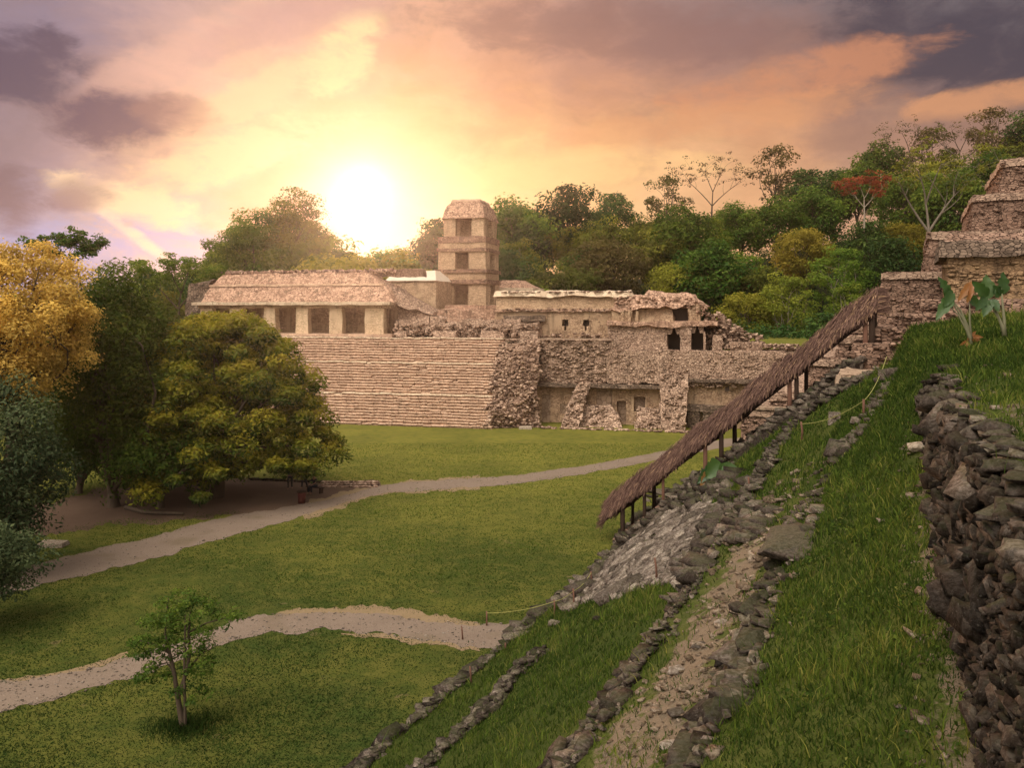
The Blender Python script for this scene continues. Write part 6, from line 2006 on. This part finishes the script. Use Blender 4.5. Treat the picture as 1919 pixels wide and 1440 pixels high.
# ------------------------------------------------------------------ broad leaved plants, fallen leaf
m, t, out = new_mat('plantain_leaf')
geo = t.node('ShaderNodeNewGeometry')
n1, _ = t.noise(geo.outputs['Position'], 6, 4, .6)
c = t.ramp(tintf(t), [(0, (.36, .15, .05)), (.25, (.22, .14, .04)), (.3, (.022, .062, .016)), (1, (.055, .112, .022))], 'LINEAR')
d_ = t.node('ShaderNodeBsdfPrincipled', {'Base Color': t.mix(t.math('MULTIPLY', n1, .35), c, (.02, .04, .01)), 'Roughness': .45})
t_ = t.node('ShaderNodeBsdfTranslucent'); t.l.new(t.vmath('SCALE', c, scale=1.8), t_.inputs['Color'])
mx = t.node('ShaderNodeMixShader', {0: .35, 1: d_.outputs[0], 2: t_.outputs[0]}); t.l.new(mx.outputs[0], out.inputs[0])
MAT['broad'] = m
MAT['stalk'] = bark_mat('plant_stalk', (.13, .13, .07), (.28, .26, .17), 5)
rp_ = np.random.default_rng(91)


def big_leaf(mb, base, tip, width, face, tint, fold=.25, droop=.15, n=10):
    """a plantain leaf blade: midrib from base to tip, torn wavy margins, folded along the rib"""
    base, tip = np.asarray(base, float), np.asarray(tip, float)
    ax = tip - base; L = np.linalg.norm(ax); ax /= L
    sd = np.cross(ax, face); sd /= np.linalg.norm(sd); nn = np.cross(sd, ax)
    V = []
    for i in range(n + 1):
        u = i / n
        w = width * .5 * (math.sin(math.pi * min(1, u * 1.02 + .03) ** .72) ** .75) * (1 + .07 * math.sin(u * 31))
        c = base + ax * L * u - np.array([0, 0, 1]) * droop * L * u * u
        for k in (-1, -.5, 0, .5, 1):
            tear = .78 if (i in (4, 7) and abs(k) == 1) else 1.0
            V.append(c + sd * w * k * tear + nn * (fold * w * abs(k) + .03 * L * math.sin(u * 17 + k * 4) * abs(k)))
    mb.add(V, grid(n, 4), tint=tint)


def plant(base_px, Y, label, stems, leaves, dead=None):
    px0, py0 = base_px
    base = at(px0, py0, Y)
    root = empty('broad_leaved_plant', base, label, 'plant', 'broad leaved plants on the mound')
    q = lambda x, y, d=0.0: at(x, y, Y) + np.array([0, d, 0])
    for pts, r0, r1 in stems:
        m_ = MB(); P = np.array([q(*p_) for p_ in pts]); tube(m_, P, np.linspace(r0, r1, len(P)), 8, wob=.02)
        m_.build('stalk', MAT['stalk'], root)
    for (bx, by, tx_, ty, w, dd, tint) in leaves:
        m_ = MB(); face = np.array([rp_.normal() * .35, -1, .35 + rp_.normal() * .2])
        big_leaf(m_, q(bx, by), q(tx_, ty, dd), w * Y / F, face, tint)
        m_.build('leaf', MAT['broad'], root)
    if dead:
        m_ = MB()
        for _ in range(26):
            x, y, w, h = dead
            a_ = q(x + rp_.normal() * w * .3, y + rp_.normal() * h * .3); b2 = a_ + rp_.normal(size=3) * .16 + (0, 0, -.12)
            big_leaf(m_, a_, b2, .12, np.array([rp_.normal(), -1, rp_.normal()]), .0 + .1 * rp_.random(), n=4)
        m_.build('dry_leaf_base', MAT['broad'], root)
    return root


g1 = hit(1822, 650, 10); g2 = hit(1884, 633, 10)
Yp1, Yp2 = g1[1], g2[1]
plant((1822, 652), Yp1, 'broad leaved plant with a shredded brown base and one dried orange leaf on the mound',
      [([(1822, 655), (1817, 630), (1806, 598), (1790, 575), (1776, 548)], .06, .018), ([(1820, 650), (1814, 612), (1800, 580), (1782, 560)], .05, .015), ([(1822, 652), (1818, 600), (1818, 560)], .045, .015), ([(1822, 652), (1812, 620), (1796, 590), (1778, 572)], .04, .012)],
      [(1778, 552, 1755, 512, 20, -.1, .75), (1784, 558, 1744, 594, 24, -.3, .9), (1786, 548, 1762, 572, 22, -.2, .8), (1772, 540, 1790, 574, 20, .1, .7), (1822, 530, 1797, 562, 15, .1, .04), (1826, 532, 1808, 566, 13, -.1, .08), (1822, 528, 1812, 560, 10, -.2, .0), (1818, 556, 1834, 574, 20, .0, .9)], (1822, 642, 22, 26))
plant((1884, 634), Yp2, 'taller broad leaved plant with two upright blades at the right of the mound',
      [([(1884, 636), (1878, 610), (1866, 580), (1852, 560)], .06, .018), ([(1884, 636), (1882, 600), (1879, 565), (1877, 540)], .06, .018), ([(1884, 636), (1874, 600), (1860, 578)], .05, .015)],
      [(1850, 556, 1818, 520, 24, -.1, .9), (1850, 560, 1852, 506, 30, .1, .95), (1877, 552, 1880, 502, 30, .0, .55), (1874, 556, 1858, 530, 22, -.1, .6), (1854, 560, 1836, 590, 24, -.2, .75), (1848, 560, 1820, 578, 20, -.2, .65), (1858, 562, 1866, 582, 20, -.2, .7)])
# fallen plantain leaf by the ramp head
fb = hit(1352, 905, 15); Yf = fb[1]
fl = empty('banana_plant', fb, 'bent pale green banana leaf drooping at the head of the cobbled ramp', 'plant')
for (bx, by, tx_, ty, w, dd, tn) in ((1352, 870, 1322, 892, 38, -.4, .95), (1356, 868, 1372, 915, 40, -.3, .9), (1340, 878, 1306, 902, 26, -.2, .4), (1366, 890, 1392, 908, 26, 0, .5), (1330, 885, 1312, 912, 18, -.3, .12)):
    m_ = MB(); big_leaf(m_, at(bx, by, Yf - .3), at(tx_, ty, Yf - .3 + dd), w * Yf / F, np.array([.2, -.9, .6]), tn, fold=.35); m_.build('leaf', MAT['broad'], fl)
m_ = MB(); tube(m_, [at(1366, 935, Yf - .4), at(1360, 905, Yf - .3), at(1352, 870, Yf - .2)], [.10, .07, .04], 8); m_.build('stalk', MAT['stalk'], fl)
m_ = MB(); tube(m_, [at(1384, 940, Yf - .7), at(1370, 925, Yf - .5), at(1352, 908, Yf - .4)], [.10, .08, .05], 8); m_.build('stalk', MAT['stalk'], fl)

# ------------------------------------------------------------------ people, bin and timbers under the golden green tree
MAT['skin'] = flat_mat('skin', (.22, .12, .08), .6, .1)
MAT['cloth_dark'] = flat_mat('dark_clothing', (.020, .022, .028), .9, .2)
MAT['cloth_blue'] = flat_mat('blue_grey_clothing', (.05, .06, .08), .9, .2)
MAT['hair'] = flat_mat('black_hair', (.012, .009, .008), .7, .1)
MAT['bin'] = flat_mat('dark_red_bin', (.075, .022, .018), .7, .2)


def person(base, yaw, label, sit=False, top='cloth_blue', bottom='cloth_dark', seat=.42):
    """one continuous skinned body with clothing shells and hair"""
    root = empty('person', base, label, 'person')
    J = {}
    if sit:
        hp = seat + .08
        J = dict(pel=(0, 0, hp), sp=(0, -.03, hp + .26), ch=(0, 0, hp + .48), nk=(0, .03, hp + .60), hd=(0, .06, hp + .72), cr=(0, .05, hp + .83))
        for s_, n_ in ((-1, 'l'), (1, 'r')):
            J['h' + n_] = (s_ * .10, .02, hp); J['k' + n_] = (s_ * .13, .44, hp + .03); J['a' + n_] = (s_ * .13, .46, .09); J['t' + n_] = (s_ * .14, .64, .04)
            J['s' + n_] = (s_ * .19, 0, hp + .50); J['e' + n_] = (s_ * .24, .12, hp + .26); J['w' + n_] = (s_ * .14, .34, hp + .16); J['f' + n_] = (s_ * .11, .43, hp + .13)
    else:
        J = dict(pel=(0, 0, .95), sp=(0, 0, 1.18), ch=(0, -.01, 1.38), nk=(0, .01, 1.50), hd=(0, .03, 1.62), cr=(0, .02, 1.73))
        for s_, n_ in ((-1, 'l'), (1, 'r')):
            J['h' + n_] = (s_ * .10, 0, .92); J['k' + n_] = (s_ * .13, .05 * s_ + .03, .50); J['a' + n_] = (s_ * .16, .14 * s_ - .04, .09); J['t' + n_] = (s_ * .18, .14 * s_ + .13, .04)
            J['s' + n_] = (s_ * .20, 0, 1.42); J['e' + n_] = (s_ * .27, -.03, 1.14); J['w' + n_] = (s_ * .26, .10, .90); J['f' + n_] = (s_ * .25, .14, .81)
    RAD = dict(pel=.15, sp=.13, ch=.15, nk=.055, hd=.095, cr=.07, h=.10, k=.062, a=.042, t=.036, s=.065, e=.045, w=.032, f=.036)
    ED = [('pel', 'sp'), ('sp', 'ch'), ('ch', 'nk'), ('nk', 'hd'), ('hd', 'cr')]
    for n_ in 'lr': ED += [('pel', 'h' + n_), ('h' + n_, 'k' + n_), ('k' + n_, 'a' + n_), ('a' + n_, 't' + n_), ('ch', 's' + n_), ('s' + n_, 'e' + n_), ('e' + n_, 'w' + n_), ('w' + n_, 'f' + n_)]

    def skin(name, edges, grow, mat, root_j):
        ks = []
        for a_, b2 in edges:
            for j in (a_, b2):
                if j not in ks: ks.append(j)
        ks.sort(key=lambda j: j != root_j)
        me = bpy.data.meshes.new(name)
        me.from_pydata([J[k] for k in ks], [(ks.index(a_), ks.index(b2)) for a_, b2 in edges], [])
        o = bpy.data.objects.new(name, me); COL.objects.link(o); o.parent = root
        md = o.modifiers.new('skin', 'SKIN'); sv_ = me.skin_vertices[0].data
        for i, k in enumerate(ks):
            q = RAD[k] if k in RAD else RAD[k[0]]
            sv_[i].radius = (q * grow + (grow > 1) * .008, (q * (.72 if k in ('pel', 'sp', 'ch') else 1)) * grow + (grow > 1) * .008)
        sv_[0].use_root = True
        o.modifiers.new('sub', 'SUBSURF').render_levels = 2
        me.materials.append(MAT[mat])
        return o
    skin('body', ED, 1.0, 'skin', 'pel')
    skin('trousers', [('pel', 'hl'), ('hl', 'kl'), ('kl', 'al'), ('pel', 'hr'), ('hr', 'kr'), ('kr', 'ar')], 1.10, bottom, 'pel')
    skin('shirt', [('pel', 'sp'), ('sp', 'ch'), ('ch', 'sl'), ('sl', 'el'), ('ch', 'sr'), ('sr', 'er')], 1.10, top, 'pel')
    # fingers: five short chains from each hand, and a face and hair on the head
    for n_, s_ in (('l', -1), ('r', 1)):
        w_ = np.array(J['w' + n_]); f0 = np.array(J['f' + n_]); ax = f0 - w_; ax /= np.linalg.norm(ax)
        sd = np.cross(ax, (0, 0, 1.0)) if sit else np.array([0, 1.0, 0]); sd = sd / np.linalg.norm(sd)
        for k, ln in enumerate((.055, .075, .085, .078, .062)):
            m_ = MB(); b0 = f0 + sd * (k - 2) * .019 * (1 if k else 1.5) - ax * (.03 if k == 0 else 0)
            d1 = ax + (sd * -.6 if k == 0 else 0); curl = np.cross(ax, sd) * .35
            tube(m_, [b0, b0 + d1 * ln * .5, b0 + d1 * ln * .9 + curl * ln], [.011, .009, .006], 6)
            o = m_.build('finger' if k else 'thumb', MAT['skin']); o.parent = root
    hd = np.array(J['hd'])
    m_ = MB(); P, T = ICO[2]
    V = P * (.105, .115, .12) + hd + (0, -.02, .045); V[:, 1] = np.minimum(V[:, 1], hd[1] + .055 + .0 * V[:, 1] + np.clip((V[:, 2] - hd[2] - .05) * .6, 0, .05)); m_.add(V, None, T)
    o = m_.build('hair', MAT['hair']); o.parent = root
    root.rotation_euler = (0, 0, yaw)
    return root


person(plaza(544, 917), R(200), 'person in dark clothes standing under the golden green tree', top='cloth_blue')
person(plaza(571, 916), R(160), 'person in dark trousers standing beside the seated figure under foliage', top='cloth_dark')
bp = plaza(590, 924)
person(bp + (0, -.05, 0), R(150), 'seated person in dark clothes at the shaded path edge', sit=True, top='cloth_dark', bottom='cloth_dark', seat=.45)
be = empty('bench', bp, 'low dark wooden bench carrying the seated person', 'bench'); m_ = MB()
e1, e2 = np.array([math.cos(R(150)), math.sin(R(150)), 0]), np.array([-math.sin(R(150)), math.cos(R(150)), 0])


def obb(mb, c, e1, e2, a, b, z0, z1):
    C = [c + e1 * x * a + e2 * y * b + (0, 0, z) for z in (z0, z1) for x, y in ((-1, -1), (1, -1), (1, 1), (-1, 1))]
    rough(mb, C, .3, .004, "flrbtd")


obb(m_, bp + e2 * -.05, e1, e2, .75, .2, .38, .44); m_.build('seat', MAT['wood'], be)
for x in (-.6, .6):
    m_ = MB(); obb(m_, bp + e2 * -.05 + e1 * x, e1, e2, .05, .17, 0, .38); m_.build('leg', MAT['wood'], be)
bn = plaza(566, 944); bq = empty('litter_bin', bn, 'dark red open bin standing at the bend of the shaded path', 'bin')
m_ = MB(); tube(m_, [bn + (0, 0, 0), bn + (0, 0, .5), bn + (0, 0, .78)], [.24, .28, .31], 14); m_.build('bin_body', MAT['bin'], bq)
m_ = MB(); tube(m_, [bn + (0, 0, .78), bn + (0, 0, .84)], [.34, .34], 14); m_.build('rim', MAT['wood'], bq)
lg = plaza(300, 966); lo = MB()
tube(lo, [plaza(235, 955) + (0, 0, .12), plaza(270, 965) + (0, 0, .14), plaza(345, 967) + (0, 0, .12)], [.16, .14, .11], 8, wob=.06)
tag(lo.build('fallen_log', MAT['bark'], loc=lg), 'fallen grey log on bare soil under the left trees', 'log')
kb2 = MB()
for q in np.linspace(0, 1, 26):
    p_ = plaza(470 + 140 * q, 900 + 6 * q); stone(kb2, p_ + (0, 0, .08), np.array([.55, .3, .26]), rp_.normal() * .2, 0, 0, 1, rp_)
tag(kb2.build('stone_kerb', MAT['stone_wall'], loc=plaza(540, 903)), 'low dark stone kerb between bare soil and sunlit lawn by the golden green tree', 'kerb')
kb3 = MB()
for q in np.linspace(0, 1, 30):
    for j in range(3):
        p_ = plaza(606 + 100 * q, 907 + 3.2 * j); stone(kb3, p_ + (0, 0, .02 + .05 * (2 - j)), np.array([.5, .4, .22]), rp_.normal() * .3, 0, 0, 1, rp_)
tag(kb3.build('stone_kerb', MAT['stone_pal'], loc=plaza(656, 910)), 'low reddish stone edging step at the bend of the far path', 'kerb')

# ------------------------------------------------------------------ grass
m, t, out = new_mat('grass_blades')
c = t.ramp(tintf(t), [(0, (.014, .029, .006)), (.5, (.032, .056, .009)), (.85, (.082, .122, .017)), (1, (.15, .155, .036))])
d_ = t.node('ShaderNodeBsdfPrincipled', {'Base Color': c, 'Roughness': .7, 'Specular IOR Level': .04}); t_ = t.node('ShaderNodeBsdfTranslucent')
t.l.new(t.vmath('SCALE', c, scale=1.5), t_.inputs['Color'])
mx = t.node('ShaderNodeMixShader', {0: .3, 1: d_.outputs[0], 2: t_.outputs[0]}); t.l.new(mx.outputs[0], out.inputs[0])
MAT['blade'] = m
rg = np.random.default_rng(123)


def blades(P, h, w, r, tint, lean=.5):
    n = len(P)
    yaw = r.uniform(0, 2 * np.pi, n); sd = np.stack([np.cos(yaw), np.sin(yaw), 0 * yaw], 1)
    ln = r.normal(size=(n, 3)) * lean; ln[:, 2] = 0
    h = h[:, None]; w = w[:, None]
    m1 = P + np.array([0, 0, 1]) * h * .55 + ln * h * .3; tp = P + np.array([0, 0, 1]) * h * .95 + ln * h
    V = np.stack([P - sd * w * .5, P + sd * w * .5, m1 + sd * w * .4, m1 - sd * w * .4, tp], 1).reshape(-1, 3)
    i = np.arange(n)[:, None] * 5
    return V, i + np.array([0, 1, 2, 3]), i + np.array([3, 2, 4]), np.repeat(tint, 5)


NG = 330000
s = 3.0 + 44 * rg.random(NG) ** 1.9
t_ = np.where(rg.random(NG) < .45, rg.uniform(-2.2, 4.5, NG), rg.uniform(-14.2, 1.0, NG))
t_ = np.where(rg.random(NG) < .06, rg.uniform(1, 16, NG), t_)
x, y = st2w(s, t_)
k5 = np.interp(s, _SEC_S, _SEC[:, 5, 0]); k6 = np.interp(s, _SEC_S, _SEC[:, 6, 0]); k7 = np.interp(s, _SEC_S, _SEC[:, 7, 0]); k8 = np.interp(s, _SEC_S, _SEC[:, 8, 0])
pn = np.stack([x, y, 0 * x], -1)
dens = 1 - wear_at(s, t_) * 1.25 + fbm(pn, 1.2, 3) * .9
dens = np.where((t_ > k5 - .1) & (t_ < k6 + .3), dens - .42, dens)
dens = np.where((t_ > k7 - .1) & (t_ < k8 + .15), dens - .32, dens)
keep = rg.random(NG) < dens
# not on the paved ramp, the landing or the stair
Yv = y; pxv = 960 + F * x / np.maximum(Yv, .1); zg = hill_z(x, y); pyv = HOR + F * (EYE - zg) / np.maximum(Yv, .1)
rampm = np.zeros(NG, bool)
for i in np.nonzero((pyv > 930) & (pyv < 1145) & (pxv > 1050) & (pxv < 1360) & (s > 24))[0]:
    rampm[i] = inside(pxv[i], pyv[i], poly)
keep &= ~rampm
keep &= ~((s > 37.5) & (t_ > -5.2) & (t_ < 2.5))
keep &= (Yv > 2.5) & (s < 46)
s, t_, x, y, zg = s[keep], t_[keep], x[keep], y[keep], zg[keep]
n = len(s)
long_ = np.clip(fbm(np.stack([x, y, 0 * x], -1), .8, 3) + .5, 0, 1)
h = rg.lognormal(math.log(.085), .4, n) * (.6 + long_) * (1 + s / 60)
w = .006 + .00085 * s
tint = np.clip(rg.normal(.55, .2, n) + (long_ - .5) * .5 + (rg.random(n) < .06) * .4, 0, 1)
V, Q, T, A = blades(np.stack([x, y, zg - .01], -1), h, w, rg, tint)
gm = MB(); gm.add(V, Q, T, tint=A)
tag(gm.build('grass', MAT['blade']), 'rough green grass growing on the terraces', 'grass', kind='stuff')
# broadleaf weeds in the turf
wm = MB(); nw = 9000
s = 3 + 32 * rg.random(nw) ** 1.6; t_ = np.where(rg.random(nw) < .6, rg.uniform(-2, .5, nw), rg.uniform(-13, 3, nw)); x, y = st2w(s, t_)
cl = fbm(np.stack([x, y, 0 * x + 5], -1), .9, 2) > .08
s, x, y = s[cl], x[cl], y[cl]
P = np.stack([x, y, hill_z(x, y) + .03 + .06 * rg.random(len(x))], -1)
N = rg.normal(size=P.shape) * .5 + (0, 0, 1); N /= np.linalg.norm(N, axis=1)[:, None]
V, Q, A = leaf_cards(P, N, .05 + .0015 * s, rg, .6, np.clip(rg.normal(.5, .25, len(P)), 0, 1))
wm.add(V, Q, tint=A)
tag(wm.build('ground_weeds', MAT['blade']), 'small broad leaved weeds among the terrace grass', 'weeds', kind='stuff')
# short lawn grass on the plaza, where it is near enough to show
nl = 260000
Y = 24 + 62 * rg.random(nl) ** 1.4; px = rg.uniform(-60, 1330, nl); X = (px - 960) / F * Y
ss_, tt_ = w2st(X, Y)
py = HOR + F * EYE / Y
ok = (tt_ < -14.6)
# keep the paths bare
def between(px, py, up, lo):
    u_ = np.array(up, float); l_ = np.array(lo, float)
    mrg = rg.exponential(2.6, len(px))                               # grass creeps a little over the edges
    return (py > np.interp(px, u_[:, 0], u_[:, 1]) + mrg) & (py < np.interp(px, l_[:, 0], l_[:, 1]) - mrg) & (px < max(u_[-1, 0], l_[-1, 0])) & (px > u_[0, 0])
ok &= ~between(px, py, [(-60, 1292), (0, 1281), (120, 1258), (240, 1234), (370, 1190), (440, 1162), (500, 1145), (600, 1140), (700, 1140), (790, 1148), (860, 1166), (1060, 1160)],
               [(-60, 1352), (0, 1335), (120, 1307), (240, 1276), (370, 1222), (440, 1200), (500, 1187), (600, 1182), (700, 1192), (790, 1203), (860, 1211), (1060, 1240)])
ok &= ~between(px, py, [(-60, 1092), (110, 1046), (240, 1018), (330, 994), (420, 965), (500, 950), (600, 904), (720, 903), (800, 901), (950, 891), (1180, 857), (1340, 824)],
               [(-60, 1128), (110, 1092), (240, 1060), (330, 1037), (420, 1012), (500, 990), (580, 970), (660, 942), (720, 927), (800, 920), (950, 911), (1180, 875), (1340, 844)])
ok &= ~between(px, py, [(-40, 985), (60, 950), (200, 915), (340, 898), (480, 897), (640, 904)], [(-40, 1030), (90, 1000), (210, 980), (330, 974), (430, 962), (640, 962)])
X, Y = X[ok], Y[ok]; n = len(X)
q = fbm(np.stack([X, Y, 0 * X + 9], -1), .35, 3)
V, Q, T, A = blades(np.stack([X, Y, 0 * X - .005], -1), rg.lognormal(math.log(.04), .4, n) * (1 + q), .014 + .0007 * Y, rg, np.clip(rg.normal(.58, .13, n) + q * .5 + np.clip((Y - 58) / 65, -.42, .22), 0, 1), 1.1)  # blade tone drops toward the camera: foreground shade put in the tint
gm = MB(); gm.add(V, Q, T, tint=A)
nt_ = 1500                                                        # longer tuft round the small tree's foot, its ground shadow put into dark blades
an, ra = rg.uniform(0, 6.28, nt_), np.abs(rg.normal(0, .55, nt_))
V, Q, T, A = blades(np.stack([sb[0] + ra * np.cos(an) * 1.3, sb[1] + ra * np.sin(an), 0 * an], -1), rg.lognormal(math.log(.17), .4, nt_), np.full(nt_, .03), rg, np.clip(rg.normal(.2, .15, nt_), 0, 1), .7)
gm.add(V, Q, T, tint=A)
tag(gm.build('lawn_grass', MAT['blade']), 'short mown grass on the plaza lawn', 'grass', kind='stuff')

# loose gravel on the two lawn paths
pg = MB()
LP = ([(-20, 1281), (120, 1262), (240, 1236), (370, 1192), (440, 1164), (500, 1152), (600, 1148), (700, 1152), (790, 1162), (930, 1171), (1020, 1166)],
      [(-20, 1342), (120, 1307), (240, 1276), (370, 1222), (440, 1200), (500, 1187), (600, 1182), (700, 1190), (790, 1200), (930, 1218), (1000, 1230)])
UP = ([(60, 1062), (240, 1018), (420, 970), (500, 957), (600, 941), (680, 921), (720, 907), (950, 893), (1180, 859)], [(60, 1104), (240, 1058), (420, 1010), (500, 988), (600, 960), (680, 934), (720, 925), (950, 910), (1180, 873)])
for (u_, l_), n_ in ((LP, 1500), (UP, 900)):
    u_ = np.array(u_, float); l_ = np.array(l_, float)
    for _ in range(n_):
        x_ = rg.uniform(u_[0, 0], u_[-1, 0]); f_ = rg.beta(.55, .55)
        y_ = np.interp(x_, u_[:, 0], u_[:, 1]) * (1 - f_) + np.interp(x_, l_[:, 0], l_[:, 1]) * f_
        q_ = plaza(x_, y_); sz = rg.lognormal(math.log(.045), .5)
        stone(pg, q_ + (0, 0, .015), sz * np.array([1.4, 1, .6]), rg.uniform(0, 6), 0, 0, 1, rg)
tag(pg.build('path_gravel', MAT['stone_cob']), 'small loose gravel stones on the two lawn paths', 'gravel', kind='stuff')

# ------------------------------------------------------------------ evening haze: one even closed box of air
HAZE_D = 0.00015
hzm = bpy.data.materials.new('warm_haze'); hzm.use_nodes = True
T_ = NT(hzm.node_tree)
for q in list(T_.n): T_.n.remove(q)
ho = T_.node('ShaderNodeOutputMaterial')
pv = T_.node('ShaderNodeVolumePrincipled', {'Color': (1.0, 0.84, 0.74), 'Density': HAZE_D, 'Anisotropy': 0.85})
T_.l.new(pv.outputs[0], ho.inputs['Volume'])
hb_ = MB()
lo_, hi_ = np.array([-720., -220., -5.0]), np.array([720., 920., 78.0])
C = [(lo_[0], lo_[1], lo_[2]), (hi_[0], lo_[1], lo_[2]), (hi_[0], hi_[1], lo_[2]), (lo_[0], hi_[1], lo_[2]), (lo_[0], lo_[1], hi_[2]), (hi_[0], lo_[1], hi_[2]), (hi_[0], hi_[1], hi_[2]), (lo_[0], hi_[1], hi_[2])]
hb_.add(C, [(0, 3, 2, 1), (4, 5, 6, 7), (0, 1, 5, 4), (1, 2, 6, 5), (2, 3, 7, 6), (3, 0, 4, 7)])
tag(hb_.build('haze', hzm), 'thin warm evening haze over the whole valley', 'haze', kind='stuff')
